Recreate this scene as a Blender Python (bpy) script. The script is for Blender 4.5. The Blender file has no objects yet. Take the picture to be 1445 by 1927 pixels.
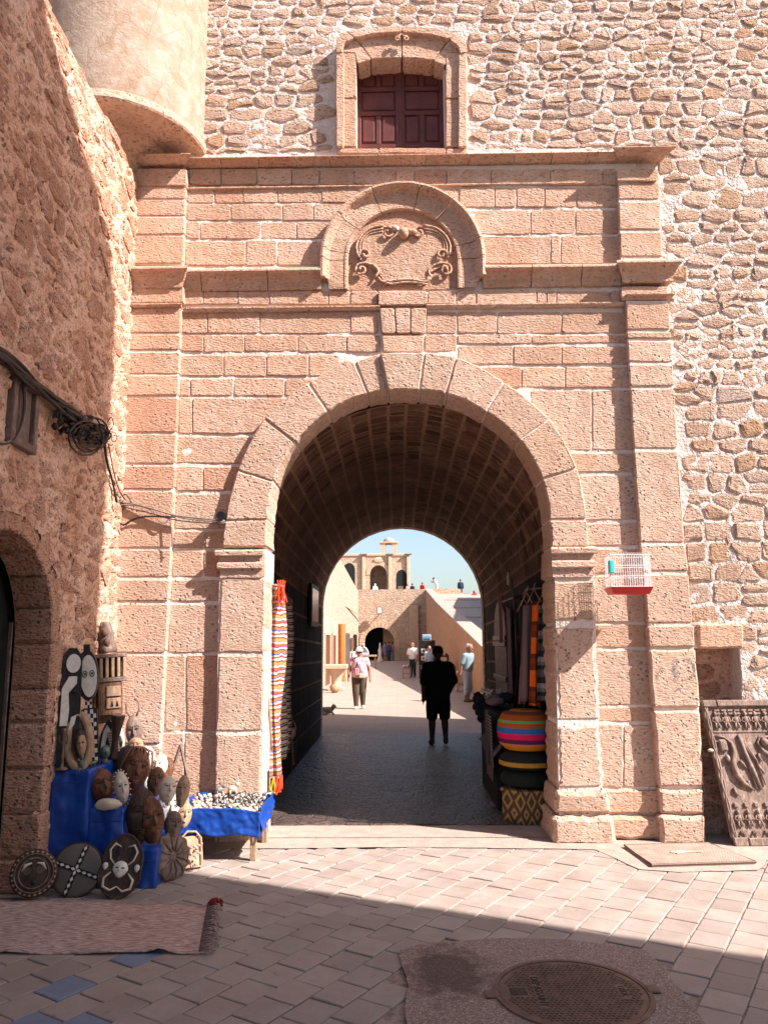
import bpy, bmesh, math, random
from mathutils import Vector, Matrix, noise
random.seed(7)
SC = bpy.context.scene
COL = SC.collection
V = Vector

# ------------------------------------------------------------------ camera
F_PX = 1447.0; CAM_H = 1.85; CAM_D = 7.62
PITCH = math.radians(9.46); YAW = math.radians(0.9); ROLL = math.radians(0.3)
_f = V((-math.sin(YAW)*math.cos(PITCH), math.cos(YAW)*math.cos(PITCH), math.sin(PITCH)))
_r0 = V((math.cos(YAW), math.sin(YAW), 0)); _u0 = _r0.cross(_f)
CR = _r0*math.cos(ROLL) - _u0*math.sin(ROLL)
CU = _r0*math.sin(ROLL) + _u0*math.cos(ROLL)
CF = _f; CP = V((0, -CAM_D, CAM_H))
cd = bpy.data.cameras.new('camera'); cam = bpy.data.objects.new('camera', cd); COL.objects.link(cam)
cd.sensor_width = 36; cd.sensor_fit = 'AUTO'; cd.lens = 36*F_PX/1927.0
cd.clip_start = 0.05; cd.clip_end = 3000
mw = Matrix((CR, CU, -CF)).transposed().to_4x4(); mw.translation = CP
cam.matrix_world = mw
SC.camera = cam

# ------------------------------------------------------------------ light
SUN_AZ = math.radians(23.5)                 # off the facade plane, towards the viewer, from the right
SUN_EL = math.atan(math.cos(SUN_AZ)*1.0)
SD = V((math.cos(SUN_AZ)*math.cos(SUN_EL), -math.sin(SUN_AZ)*math.cos(SUN_EL), math.sin(SUN_EL)))
world = bpy.data.worlds.new('World'); SC.world = world; world.use_nodes = True
nt = world.node_tree; bg = nt.nodes['Background']
sky = nt.nodes.new('ShaderNodeTexSky'); sky.sky_type = 'NISHITA'; sky.sun_disc = False
sky.sun_elevation = SUN_EL; sky.sun_rotation = math.atan2(SD.x, SD.y)
sky.air_density = 1.0; sky.dust_density = 2.2; sky.ozone_density = 0.8; sky.altitude = 0
nt.links.new(sky.outputs[0], bg.inputs[0]); bg.inputs[1].default_value = 0.09
sl = bpy.data.lights.new('sun', 'SUN'); sun = bpy.data.objects.new('sun', sl); COL.objects.link(sun)
sl.energy = 5.0; sl.angle = math.radians(0.53); sl.color = (1.0, 0.935, 0.885)
sun.rotation_euler = SD.to_track_quat('Z', 'Y').to_euler(); sun.location = SD*40
SC.view_settings.view_transform = 'Standard'; SC.view_settings.look = 'None'
SC.view_settings.exposure = 1.36; SC.view_settings.gamma = 1.0
SC.cycles.max_bounces = 4; SC.cycles.diffuse_bounces = 2; SC.cycles.glossy_bounces = 2
SC.cycles.use_denoising = True

# ------------------------------------------------------------------ pixel helpers (a pixel gives a direction; the plane it lies on gives the distance)
def ray(x, y): return CF + CR*((x-722.5)/F_PX) - CU*((y-963.5)/F_PX)
def onY(x, y, Y=0.0):
    d = ray(x, y); return CP + d*((Y-CP.y)/d.y)
def onZ(x, y, Z=0.0):
    d = ray(x, y); return CP + d*((Z-CP.z)/d.z)
def lerp_tab(tab, t):
    if t <= tab[0][0]: return tab[0][1]
    for (a, b), (c, d) in zip(tab, tab[1:]):
        if t <= c: return b + (d-b)*(t-a)/(c-a)
    return tab[-1][1]
LWX0, LWK = -2.75, -0.035
def lwx(Y): return LWX0 + LWK*Y
def onL(x, y, off=0.0):                       # left side wall
    d = ray(x, y); k = (LWX0 + off + LWK*CP.y - CP.x)/(d.x - LWK*d.y); return CP + d*k

# ------------------------------------------------------------------ materials
class NT:
    def __init__(s, name):
        s.m = bpy.data.materials.new(name); s.m.use_nodes = True; s.t = s.m.node_tree; s.n = s.t.nodes
        s.b = s.n['Principled BSDF']; s.out = s.n['Material Output']
    def new(s, t, **k):
        x = s.n.new(t)
        for a, b in k.items(): setattr(x, a, b)
        return x
    def L(s, a, b): s.t.links.new(a, b)
    def pos(s, scale=(1, 1, 1), obj=False):
        if obj:
            o = s.new('ShaderNodeTexCoord').outputs['Object']
        else:
            o = s.new('ShaderNodeNewGeometry').outputs['Position']
        if tuple(scale) != (1, 1, 1):
            mp = s.new('ShaderNodeMapping'); mp.inputs['Scale'].default_value = scale
            s.L(o, mp.inputs['Vector']); o = mp.outputs[0]
        return o
    def noise(s, vec, scale, detail=4, rough=0.6, dist=0):
        x = s.new('ShaderNodeTexNoise'); x.inputs['Scale'].default_value = scale; x.inputs['Detail'].default_value = detail
        x.inputs['Roughness'].default_value = rough; x.inputs['Distortion'].default_value = dist
        s.L(vec, x.inputs['Vector']); return x.outputs['Fac']
    def voro(s, vec, scale, feature='F1', out='Distance', rnd=1.0):
        x = s.new('ShaderNodeTexVoronoi', feature=feature); x.inputs['Scale'].default_value = scale
        x.inputs['Randomness'].default_value = rnd; s.L(vec, x.inputs['Vector']); return x.outputs[out]
    def ramp(s, fac, stops, interp='LINEAR'):
        x = s.new('ShaderNodeValToRGB'); x.color_ramp.interpolation = interp; e = x.color_ramp.elements
        while len(e) < len(stops): e.new(0.5)
        for i, (p, c) in enumerate(stops):
            e[i].position = p; e[i].color = (c[0], c[1], c[2], 1) if not isinstance(c, (int, float)) else (c, c, c, 1)
        s.L(fac, x.inputs[0]); return x.outputs[0]
    def mix(s, fac, a, b, mode='MIX'):
        x = s.new('ShaderNodeMix', data_type='RGBA', blend_type=mode)
        for v, i in ((fac, 0), (a, 6), (b, 7)):
            if hasattr(v, 'node'): s.L(v, x.inputs[i])
            elif i == 0: x.inputs[0].default_value = v
            else: x.inputs[i].default_value = (v[0], v[1], v[2], 1)
        return x.outputs[2]
    def math(s, op, a, b=None, clamp=False):
        x = s.new('ShaderNodeMath', operation=op, use_clamp=clamp)
        for v, i in ((a, 0), (b, 1)):
            if v is None: continue
            if hasattr(v, 'node'): s.L(v, x.inputs[i])
            else: x.inputs[i].default_value = v
        return x.outputs[0]
    def bump(s, h, dist, strength=1.0, prev=None):
        x = s.new('ShaderNodeBump'); x.inputs['Distance'].default_value = dist; x.inputs['Strength'].default_value = strength
        s.L(h, x.inputs['Height'])
        if prev is not None: s.L(prev, x.inputs['Normal'])
        return x.outputs[0]
    def done(s, col=None, rough=0.9, nrm=None, metal=0.0, spec=0.3):
        b = s.b
        if col is not None:
            if hasattr(col, 'node'): s.L(col, b.inputs['Base Color'])
            else: b.inputs['Base Color'].default_value = (col[0], col[1], col[2], 1)
        if hasattr(rough, 'node'): s.L(rough, b.inputs['Roughness'])
        else: b.inputs['Roughness'].default_value = rough
        b.inputs['Metallic'].default_value = metal; b.inputs['Specular IOR Level'].default_value = spec
        if nrm is not None: s.L(nrm, b.inputs['Normal'])
        return s.m

def stone_mat(name, cols, rnd=0.25, fine=34, fb=0.014, coarse=7, cb=0.02, pits=0.5, pitscale=22, pitd=0.02, hue=None, streak=True, shade_stain=0.6, hue2=None):
    s = NT(name); p = s.pos()
    n2 = s.noise(p, coarse, 3, 0.65); r = s.new('ShaderNodeObjectInfo').outputs['Random']
    c = s.mix(s.ramp(n2, [(0.34, 0), (0.5, 0.5), (0.66, 1)]), cols[0], cols[2])
    c = s.mix(s.math('MULTIPLY', s.ramp(s.noise(p, 1.4, 2, 0.5), [(0.4, 0), (0.62, 1)]), 0.8), c, cols[1])
    if hue: c = s.mix(s.math('MULTIPLY', s.ramp(r, [(0.88, 0), (0.97, 1)]), 0.55), c, hue)
    if hue2: c = s.mix(s.math('MULTIPLY', s.ramp(r, [(0.03, 1), (0.14, 0)]), 0.6), c, hue2)
    if rnd: c = s.mix(1.0, c, s.ramp(r, [(0, (1-rnd, 1-rnd*1.05, 1-rnd*1.15)), (0.5, 1.0), (1, (1+rnd*0.6, 1+rnd*0.6, 1+rnd*0.7))]), 'MULTIPLY')
    pit = s.math('MULTIPLY', s.ramp(s.voro(p, pitscale), [(0.10, 1), (0.30, 0)]), s.ramp(n2, [(0.62-pits*0.25, 0), (0.70-pits*0.1, 1)]))
    c = s.mix(s.math('MULTIPLY', pit, 0.6), c, (cols[0][0]*0.5, cols[0][1]*0.42, cols[0][2]*0.38))
    if streak:      # pick-dressed tool marks, slanting
        mp = s.new('ShaderNodeMapping'); mp.inputs['Rotation'].default_value = (0, math.radians(38), 0); mp.inputs['Scale'].default_value = (1, 1, 2.6)
        s.L(p, mp.inputs['Vector']); h0 = s.noise(mp.outputs[0], fine*0.72, 3, 0.7)
    else:
        h0 = s.noise(p, fine*0.85, 3, 0.7)
    if shade_stain:
        c = s.mix(s.math('MULTIPLY', s.ramp(h0, [(0.36, 1), (0.46, 0)]), shade_stain), c, (cols[0][0]*0.40, cols[0][1]*0.33, cols[0][2]*0.30))  # relief shade painted into the hollows of the surface noise
        st = s.noise(s.pos((2.2, 2.2, 0.5)), 1.0, 3, 0.6)
        c = s.mix(s.math('MULTIPLY', s.ramp(st, [(0.52, 0), (0.70, 1)]), shade_stain*0.45), c, (cols[0][0]*0.62, cols[0][1]*0.55, cols[0][2]*0.50))
        h0 = s.math('MULTIPLY', h0, s.ramp(r, [(0, 0.6), (0.4, 1.0), (0.8, 0.75), (1, 1.5)]))
    h = s.math('ADD', s.math('MULTIPLY', h0, fb/0.02), s.math('MULTIPLY', n2, cb/0.02))
    h = s.math('SUBTRACT', h, s.math('MULTIPLY', pit, pitd/0.02))
    return s.done(c, 0.93, s.bump(h, 0.02), spec=0.12)

def plain(name, c, rough=0.7, var=0.25, scale=14, bump=0.0, bscale=60, metal=0.0, spec=0.3, c2=None, rnd=0.0, obj=False):
    s = NT(name); p = s.pos(obj=obj)
    d = c2 if c2 else (c[0]*(1-var), c[1]*(1-var), c[2]*(1-var))
    col = s.mix(s.ramp(s.noise(p, scale, 5, 0.65), [(0.35, 0), (0.68, 1)]), c, d)
    if rnd:
        r = s.new('ShaderNodeObjectInfo').outputs['Random']
        col = s.mix(1.0, col, s.ramp(r, [(0, 1-rnd), (1, 1+rnd)]), 'MULTIPLY')
    nb = s.bump(s.noise(p, bscale, 4, 0.65), bump) if bump else None
    return s.done(col, rough, nb, metal, spec)

MT = {}
MT['ashlar'] = stone_mat('ashlar_sandstone', ((0.58, 0.36, 0.255), (0.59, 0.355, 0.245), (0.69, 0.475, 0.37)), rnd=0.13, hue=(0.56, 0.28, 0.18), fb=0.030, cb=0.020, pits=0.6)
MT['smooth'] = stone_mat('dressed_sandstone', ((0.54, 0.355, 0.265), (0.56, 0.365, 0.27), (0.66, 0.475, 0.375)), rnd=0.10, fb=0.022, pits=0.8, cb=0.016, pitd=0.03, hue=(0.56, 0.36, 0.24), streak=True)
MT['rubble'] = stone_mat('rubble_stone', ((0.56, 0.375, 0.28), (0.53, 0.345, 0.25), (0.68, 0.51, 0.41)), rnd=0.22, fb=0.040, cb=0.03, coarse=14, pits=0.7, pitd=0.03, shade_stain=0.85, hue=(0.44, 0.35, 0.30), hue2=(0.60, 0.36, 0.21))
MT['mortar'] = stone_mat('lime_mortar', ((0.74, 0.62, 0.55), (0.70, 0.57, 0.50), (0.80, 0.70, 0.64)), rnd=0.0, fb=0.012, cb=0.02, pits=0.3, streak=False, shade_stain=0.2)
MT['pale_mortar'] = stone_mat('pale_lime_mortar', ((0.63, 0.53, 0.48), (0.58, 0.475, 0.425), (0.71, 0.62, 0.575)), rnd=0.0, fb=0.02, cb=0.05, coarse=8, pits=0.2, streak=False, shade_stain=0.25)
MT['side_stone'] = stone_mat('weathered_wall_stone', ((0.58, 0.31, 0.21), (0.54, 0.28, 0.185), (0.70, 0.44, 0.33)), rnd=0.12, fb=0.05, cb=0.06, coarse=9, pits=0.85, pitd=0.04, pitscale=18, shade_stain=0.9)
MT['side_plaster'] = stone_mat('weathered_wall_plaster', ((0.68, 0.40, 0.29), (0.63, 0.35, 0.24), (0.78, 0.53, 0.41)), rnd=0.0, fb=0.04, cb=0.06, coarse=9, pits=0.75, pitd=0.035, pitscale=18, streak=False, shade_stain=0.6)
MT['turret'] = None
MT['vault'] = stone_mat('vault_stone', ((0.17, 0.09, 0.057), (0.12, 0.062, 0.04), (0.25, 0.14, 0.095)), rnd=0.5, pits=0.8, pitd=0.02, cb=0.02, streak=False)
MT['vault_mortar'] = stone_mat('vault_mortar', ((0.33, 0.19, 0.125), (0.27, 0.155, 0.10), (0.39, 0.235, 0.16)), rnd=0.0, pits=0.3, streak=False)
MT['passage_wall'] = stone_mat('shaded_wall_stone', ((0.045, 0.032, 0.026), (0.035, 0.025, 0.021), (0.07, 0.05, 0.04)), rnd=0.4, pits=0.7, streak=False)  # passage gloom put into a near-black stone colour
def turret_mat():
    s = NT('turret_plaster'); p = s.pos()
    n = s.noise(p, 3.2, 7, 0.68, 0.8); n2 = s.noise(p, 9, 5, 0.6)
    c = s.mix(s.ramp(n, [(0.38, 0), (0.62, 1)]), (0.31, 0.21, 0.145), (0.37, 0.28, 0.22))
    c = s.mix(s.math('MULTIPLY', s.ramp(n2, [(0.5, 0), (0.62, 1)]), 0.5), c, (0.44, 0.355, 0.30))
    c = s.mix(s.math('MULTIPLY', s.ramp(s.voro(s.pos((1.6, 1.6, 1.1)), 2.2, 'DISTANCE_TO_EDGE'), [(0.0, 1), (0.012, 0)]), 0.55), c, (0.16, 0.09, 0.06))
    b = s.bump(n, 0.02); b = s.bump(s.noise(p, 40, 5), 0.006, 1, b)
    return s.done(c, 0.93, b, spec=0.1)
MT['turret'] = turret_mat()
def paver_mat():
    s = NT('paving_stone'); p = s.pos()
    r = s.new('ShaderNodeObjectInfo').outputs['Random']
    n = s.noise(p, 3.5, 6, 0.65)
    c = s.mix(s.ramp(n, [(0.35, 0), (0.66, 1)]), (0.285, 0.220, 0.190), (0.350, 0.285, 0.250))
    c = s.mix(1, c, s.ramp(r, [(0, (0.88, 0.87, 0.87)), (0.5, (1, 1, 1)), (0.9, (1.06, 1.05, 1.03)), (1, (0.95, 0.99, 1.0))]), 'MULTIPLY')
    c = s.mix(s.math('MULTIPLY', s.ramp(s.noise(p, 9, 3), [(0.66, 0), (0.72, 1)]), 0.35), c, (0.12, 0.08, 0.065))
    b = s.bump(s.noise(p, 90, 5, 0.7), 0.0025); b = s.bump(s.noise(p, 12, 3), 0.004, 1, b)
    return s.done(c, s.ramp(n, [(0.3, 0.55), (0.7, 0.8)]), b, spec=0.3)
MT['paver'] = paver_mat()
MT['paver_blue'] = plain('blue_grey_paving', (0.20, 0.225, 0.30), 0.75, 0.2, 8, 0.002, 80)
MT['grout'] = plain('joint_dirt', (0.20, 0.14, 0.11), 0.95, 0.5, 30, 0.004, 120, c2=(0.42, 0.32, 0.26))
MT['ground'] = plain('trodden_ground', (0.44, 0.335, 0.275), 0.9, 0.22, 4, 0.005, 45)
MT['cement'] = plain('cement_strip', (0.40, 0.31, 0.26), 0.9, 0.25, 6, 0.008, 40)
def court_mat():
    s = NT('courtyard_paving'); p = s.pos()
    bk = s.new('ShaderNodeTexBrick'); bk.inputs['Scale'].default_value = 1.0; bk.inputs['Mortar Size'].default_value = 0.012
    bk.inputs['Brick Width'].default_value = 0.5; bk.inputs['Row Height'].default_value = 0.3
    bk.inputs['Color1'].default_value = (0.37, 0.285, 0.24, 1); bk.inputs['Color2'].default_value = (0.33, 0.25, 0.21, 1); bk.inputs['Mortar'].default_value = (0.30, 0.22, 0.17, 1)
    s.L(p, bk.inputs['Vector'])
    c = s.mix(s.math('MULTIPLY', s.ramp(s.noise(p, 1.1, 6, 0.7), [(0.4, 0), (0.7, 1)]), 0.6), bk.outputs[0], (0.27, 0.19, 0.155))
    return s.done(c, 0.8, s.bump(s.noise(p, 18, 4), 0.01), spec=0.25)
MT['court'] = court_mat()
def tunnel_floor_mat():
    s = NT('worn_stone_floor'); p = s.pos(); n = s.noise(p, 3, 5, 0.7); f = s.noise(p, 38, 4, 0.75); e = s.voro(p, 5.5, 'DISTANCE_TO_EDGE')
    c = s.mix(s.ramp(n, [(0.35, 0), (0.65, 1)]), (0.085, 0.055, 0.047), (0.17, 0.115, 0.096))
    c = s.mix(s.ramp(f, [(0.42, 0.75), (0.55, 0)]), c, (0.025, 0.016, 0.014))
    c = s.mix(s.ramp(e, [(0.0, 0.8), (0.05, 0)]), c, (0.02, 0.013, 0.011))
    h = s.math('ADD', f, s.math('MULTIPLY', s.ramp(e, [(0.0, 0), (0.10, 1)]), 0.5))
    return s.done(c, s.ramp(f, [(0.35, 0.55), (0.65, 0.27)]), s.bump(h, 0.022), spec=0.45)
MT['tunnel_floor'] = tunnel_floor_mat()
def asphalt_mat():
    s = NT('concrete_patch'); p = s.pos()
    v = s.voro(p, 150, out='Color'); sep = s.new('ShaderNodeSeparateColor'); s.L(v, sep.inputs[0])
    c = s.ramp(sep.outputs[0], [(0.0, (0.16, 0.11, 0.095)), (0.6, (0.29, 0.205, 0.175)), (0.93, (0.37, 0.275, 0.235)), (1.0, (0.55, 0.43, 0.37))])
    mp = s.new('ShaderNodeMapping'); mp.inputs['Location'].default_value = (-0.78, 6.15, 0); mp.inputs['Scale'].default_value = (2.9, 2.1, 1); s.L(p, mp.inputs[0])
    gl = s.new('ShaderNodeVectorMath', operation='LENGTH'); s.L(mp.outputs[0], gl.inputs[0])
    st = s.math('ADD', gl.outputs['Value'], s.math('MULTIPLY', s.noise(p, 7, 5, 0.7), 1.6))
    c = s.mix(s.math('MULTIPLY', s.ramp(s.math('MULTIPLY', st, 0.5), [(0.62, 1), (0.82, 0)]), 0.7), c, (0.06, 0.035, 0.03))
    return s.done(c, 0.85, s.bump(sep.outputs[1], 0.006), spec=0.25)
MT['asphalt'] = asphalt_mat()
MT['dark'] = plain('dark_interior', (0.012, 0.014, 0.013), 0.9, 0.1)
def rubble_far(name, mort, cols, sc, ext=(1, 1, 1.9)):
    s = NT(name); p = s.pos(ext)
    wv = s.new('ShaderNodeVectorMath', operation='ADD')
    nz = s.new('ShaderNodeTexNoise'); nz.inputs['Scale'].default_value = 2.2; nz.inputs['Detail'].default_value = 3; s.L(p, nz.inputs['Vector'])
    sv = s.new('ShaderNodeVectorMath', operation='SCALE'); sv.inputs['Scale'].default_value = 0.35; s.L(nz.outputs['Color'], sv.inputs[0])
    s.L(p, wv.inputs[0]); s.L(sv.outputs[0], wv.inputs[1]); q = wv.outputs[0]
    e = s.voro(q, sc, 'DISTANCE_TO_EDGE'); cc = s.voro(q, sc, out='Color')
    sep = s.new('ShaderNodeSeparateColor'); s.L(cc, sep.inputs[0])
    c = s.mix(sep.outputs[0], cols[0], cols[1])
    k = s.ramp(e, [(0.03, 0), (0.10, 1)])
    c = s.mix(k, mort, c)
    b = s.bump(s.math('MULTIPLY', k, s.math('ADD', 0.6, s.math('MULTIPLY', sep.outputs[1], 0.5))), 0.06)
    b = s.bump(s.noise(s.pos(), 14, 5, 0.7), 0.03, 1, b)
    return s.done(c, 0.92, b, spec=0.1)
MT['far_rubble'] = rubble_far('courtyard_rubble', (0.62, 0.47, 0.37), ((0.56, 0.39, 0.27), (0.46, 0.30, 0.205)), 2.6)
MT['far_plaster'] = rubble_far('courtyard_plaster', (0.55, 0.43, 0.345), ((0.52, 0.385, 0.29), (0.43, 0.30, 0.22)), 2.8)
MT['ramp_wall'] = plain('ramp_render', (0.50, 0.29, 0.175), 0.9, 0.35, 5, 0.06, 12)
MT['far_trim'] = plain('far_dressed_stone', (0.56, 0.39, 0.27), 0.9, 0.2, 3, 0.01, 20)
MT['pale_stone'] = plain('pale_pavement', (0.40, 0.31, 0.26), 0.85, 0.25, 2, 0.006, 30)
def wood_mat(name, c, rough=0.6, c2=None, wear=None):
    s = NT(name); p = s.pos(obj=True); mp = s.new('ShaderNodeMapping'); mp.inputs['Scale'].default_value = (60, 60, 9); s.L(p, mp.inputs[0])
    g = s.noise(mp.outputs[0], 1.0, 4, 0.65, 0.5); n = s.noise(p, 9, 5, 0.7)
    col = s.mix(s.ramp(g, [(0.35, 0), (0.65, 1)]), c2 or (c[0]*0.45, c[1]*0.42, c[2]*0.40), c)
    col = s.mix(s.math('MULTIPLY', s.ramp(n, [(0.52, 0), (0.68, 1)]), 0.55), col, wear or (min(1, c[0]*1.9+.03), min(1, c[1]*1.9+.025), min(1, c[2]*1.9+.02)))
    return s.done(col, rough, s.bump(s.math('ADD', g, s.math('MULTIPLY', n, 1.5)), 0.006), spec=0.3)
MT['wood'] = wood_mat('brown_wood', (0.17, 0.085, 0.05))
MT['wood_light'] = wood_mat('pale_wood', (0.42, 0.27, 0.17), c2=(0.27, 0.155, 0.09), wear=(0.55, 0.40, 0.29))
MT['wood_grey'] = wood_mat('grey_wood', (0.20, 0.135, 0.108), c2=(0.10, 0.062, 0.05))
MT['panel_wood'] = wood_mat('sunlit_panel_wood', (0.27, 0.185, 0.15), 0.7, c2=(0.14, 0.09, 0.07))  # grey wood lightened: sunlight on the panel is put into its colour
MT['wood_dark'] = wood_mat('dark_wood', (0.055, 0.03, 0.02), 0.5)
MT['wood_red'] = wood_mat('red_brown_wood', (0.17, 0.065, 0.032), 0.5)
MT['black_wood'] = wood_mat('black_painted_wood', (0.014, 0.012, 0.012), 0.45, wear=(0.07, 0.05, 0.04))
MT['white_paint'] = plain('white_chalky_paint', (0.70, 0.64, 0.58), 0.75, 0.22, 16, 0.002, 60)
MT['bone'] = plain('bone_white', (0.62, 0.50, 0.40), 0.6, 0.25, 20, 0.002, 60)
MT['shutter'] = plain('oxblood_paint', (0.13, 0.034, 0.027), 0.5, 0.35, 9, 0.002, 50, c2=(0.085, 0.022, 0.019))
MT['blue_cloth'] = plain('blue_tarpaulin', (0.005, 0.043, 0.26), 0.38, 0.3, 9, 0.004, 9, spec=0.5, c2=(0.010, 0.065, 0.34))
MT['cable'] = plain('black_cable', (0.035, 0.025, 0.022), 0.55, 0.3)
MT['cable_grey'] = plain('grey_cable', (0.22, 0.17, 0.15), 0.55, 0.3)
MT['white_wire'] = plain('white_wire', (0.82, 0.80, 0.78), 0.35, 0.05, spec=0.5)
MT['red_plastic'] = plain('red_plastic', (0.62, 0.012, 0.012), 0.3, 0.1, spec=0.5)
MT['teal_plastic'] = plain('teal_plastic', (0.05, 0.55, 0.52), 0.35, 0.1, spec=0.5)
MT['iron'] = plain('cast_iron', (0.13, 0.085, 0.07), 0.55, 0.35, 12, 0.002, 60, metal=0.35, c2=(0.20, 0.13, 0.10))
MT['rust'] = plain('worn_steel_plate', (0.44, 0.31, 0.25), 0.65, 0.3, 10, 0.002, 60, metal=0.25)
MT['steel'] = plain('steel', (0.30, 0.28, 0.27), 0.4, 0.2, metal=0.8)
MT['glass'] = plain('mirror_glass', (0.30, 0.26, 0.24), 0.12, 0.2, spec=0.8)
# ------------------------------------------------------------------ object helpers
def tag(o, label=None, cat=None, group=None, kind=None):
    if label: o['label'] = label
    if cat: o['category'] = cat
    if group: o['group'] = group
    if kind: o['kind'] = kind
    return o
def thing(name, label, cat, loc=(0, 0, 0), group=None):
    o = bpy.data.objects.new(name, None); COL.objects.link(o); o.location = loc; o.empty_display_size = 0.05
    bpy.context.view_layer.update() if False else None
    return tag(o, label, cat, group)
def mk(name, verts, faces, mat, parent=None, smooth=False, mi=None):
    me = bpy.data.meshes.new(name); me.from_pydata([tuple(v) for v in verts], [], faces)
    for m in (mat if isinstance(mat, (list, tuple)) else [mat]): me.materials.append(MT[m] if isinstance(m, str) else m)
    if mi: me.polygons.foreach_set('material_index', mi)
    if smooth: me.polygons.foreach_set('use_smooth', [True]*len(me.polygons))
    me.update()
    o = bpy.data.objects.new(name, me); COL.objects.link(o)
    if parent is not None:
        o.parent = parent
        o.matrix_parent_inverse = Matrix.Translation(parent.location).inverted() if parent.parent is None else Matrix.Identity(4)
    return o
class MB:
    def __init__(s): s.v = []; s.f = []; s.mi = []; s.m = 0; s.X = None
    def add(s, vs, fs):
        k = len(s.v)
        s.v += [(s.X @ V(p)) if s.X is not None else V(p) for p in vs]
        s.f += [[i+k for i in f] for f in fs]; s.mi += [s.m]*len(fs); return s
    def box(s, a, b, ch=0.0):
        (x0, y0, z0), (x1, y1, z1) = a, b
        if ch <= 0:
            return s.add([(x0,y0,z0),(x1,y0,z0),(x1,y1,z0),(x0,y1,z0),(x0,y0,z1),(x1,y0,z1),(x1,y1,z1),(x0,y1,z1)],
                         [(3,2,1,0),(4,5,6,7),(0,1,5,4),(1,2,6,5),(2,3,7,6),(3,0,4,7)])
        c = min(ch, (x1-x0)*.45, (y1-y0)*.45, (z1-z0)*.45); bm = bmesh.new()
        bmesh.ops.create_cube(bm, size=1)
        for w in bm.verts: w.co = V(((x0+x1)/2+w.co.x*(x1-x0), (y0+y1)/2+w.co.y*(y1-y0), (z0+z1)/2+w.co.z*(z1-z0)))
        bmesh.ops.bevel(bm, geom=bm.edges[:], offset=c, segments=1, affect='EDGES'); bm.verts.index_update()
        s.add([w.co.copy() for w in bm.verts], [[w.index for w in f.verts] for f in bm.faces]); bm.free(); return s
    def tube(s, pts, r, n=8, closed=False, flat=1.0):
        pts = [V(p) for p in pts]; N = len(pts); vs = []; fs = []
        rr = r if isinstance(r, (list, tuple)) else [r]*N
        up = V((0, 0, 1)); prev = None
        for i, p in enumerate(pts):
            a = pts[(i-1) % N] if (i or closed) else p; b = pts[(i+1) % N] if (i < N-1 or closed) else p
            t = (b-a); t = t.normalized() if t.length > 1e-9 else V((0, 0, 1))
            if prev is None:
                q = t.cross(up); q = q if q.length > 0.05 else t.cross(V((0, 1, 0)))
            else: q = prev - t*prev.dot(t)
            q.normalize(); prev = q; w = t.cross(q)
            for k in range(n):
                g = 2*math.pi*k/n; vs.append(p + q*(rr[i]*math.cos(g)) + w*(rr[i]*flat*math.sin(g)))
        M = N if closed else N-1
        for i in range(M):
            j = (i+1) % N
            for k in range(n): fs.append((i*n+k, i*n+(k+1) % n, j*n+(k+1) % n, j*n+k))
        if not closed: fs += [tuple(range(n))[::-1], tuple(range((N-1)*n, N*n))]
        return s.add(vs, fs)
    def lathe(s, prof, n=20, o=(0, 0, 0), sx=1, sy=1, wob=None):
        vs = []; fs = []; o = V(o)
        for i, (r, z) in enumerate(prof):
            for k in range(n):
                g = 2*math.pi*k/n; w = 1 + (wob(g, i) if wob else 0)
                vs.append(o + V((r*w*sx*math.cos(g), r*w*sy*math.sin(g), z)))
        for i in range(len(prof)-1):
            for k in range(n): fs.append((i*n+k, i*n+(k+1) % n, (i+1)*n+(k+1) % n, (i+1)*n+k))
        fs += [tuple(range(n))[::-1], tuple(range((len(prof)-1)*n, len(prof)*n))]
        return s.add(vs, fs)
    def ball(s, c, r, n=10, m=7, nz=0.0, seed=0):
        c = V(c); R = r if isinstance(r, (list, tuple)) else (r, r, r); vs = []; fs = []
        for i in range(m+1):
            th = math.pi*i/m
            for k in range(n):
                g = 2*math.pi*k/n; d = V((math.sin(th)*math.cos(g), math.sin(th)*math.sin(g), math.cos(th)))
                q = 1 + nz*noise.noise(d*1.7 + V((seed*3.1, seed*1.7, seed)))
                vs.append(c + V((d.x*R[0], d.y*R[1], d.z*R[2]))*q)
        for i in range(m):
            for k in range(n): fs.append((i*n+k, (i+1)*n+k, (i+1)*n+(k+1) % n, i*n+(k+1) % n))
        return s.add(vs, fs)
    def prism(s, poly, Y0, Y1):          # polygon in (x,z), extruded along y
        n = len(poly)
        vs = [(x, Y0, z) for x, z in poly] + [(x, Y1, z) for x, z in poly]
        return s.add(vs, [tuple(range(n)), tuple(range(2*n-1, n-1, -1))] + [(i, i+n, (i+1) % n+n, (i+1) % n) for i in range(n)])
    def build(s, name, mat, parent=None, smooth=False, label=None, cat=None, group=None, kind=None):
        o = mk(name, s.v, s.f, mat, parent, smooth, s.mi if isinstance(mat, (list, tuple)) else None)
        return tag(o, label, cat, group, kind)
def fixn(o):
    bm = bmesh.new(); bm.from_mesh(o.data); bmesh.ops.remove_doubles(bm, verts=bm.verts, dist=1e-5)
    bmesh.ops.recalc_face_normals(bm, faces=bm.faces); bm.to_mesh(o.data); bm.free(); return o
def arc(c, r, a0, a1, n): return [(c[0]+r*math.cos(a0+(a1-a0)*i/n), c[1]+r*math.sin(a0+(a1-a0)*i/n)) for i in range(n+1)]
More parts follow.
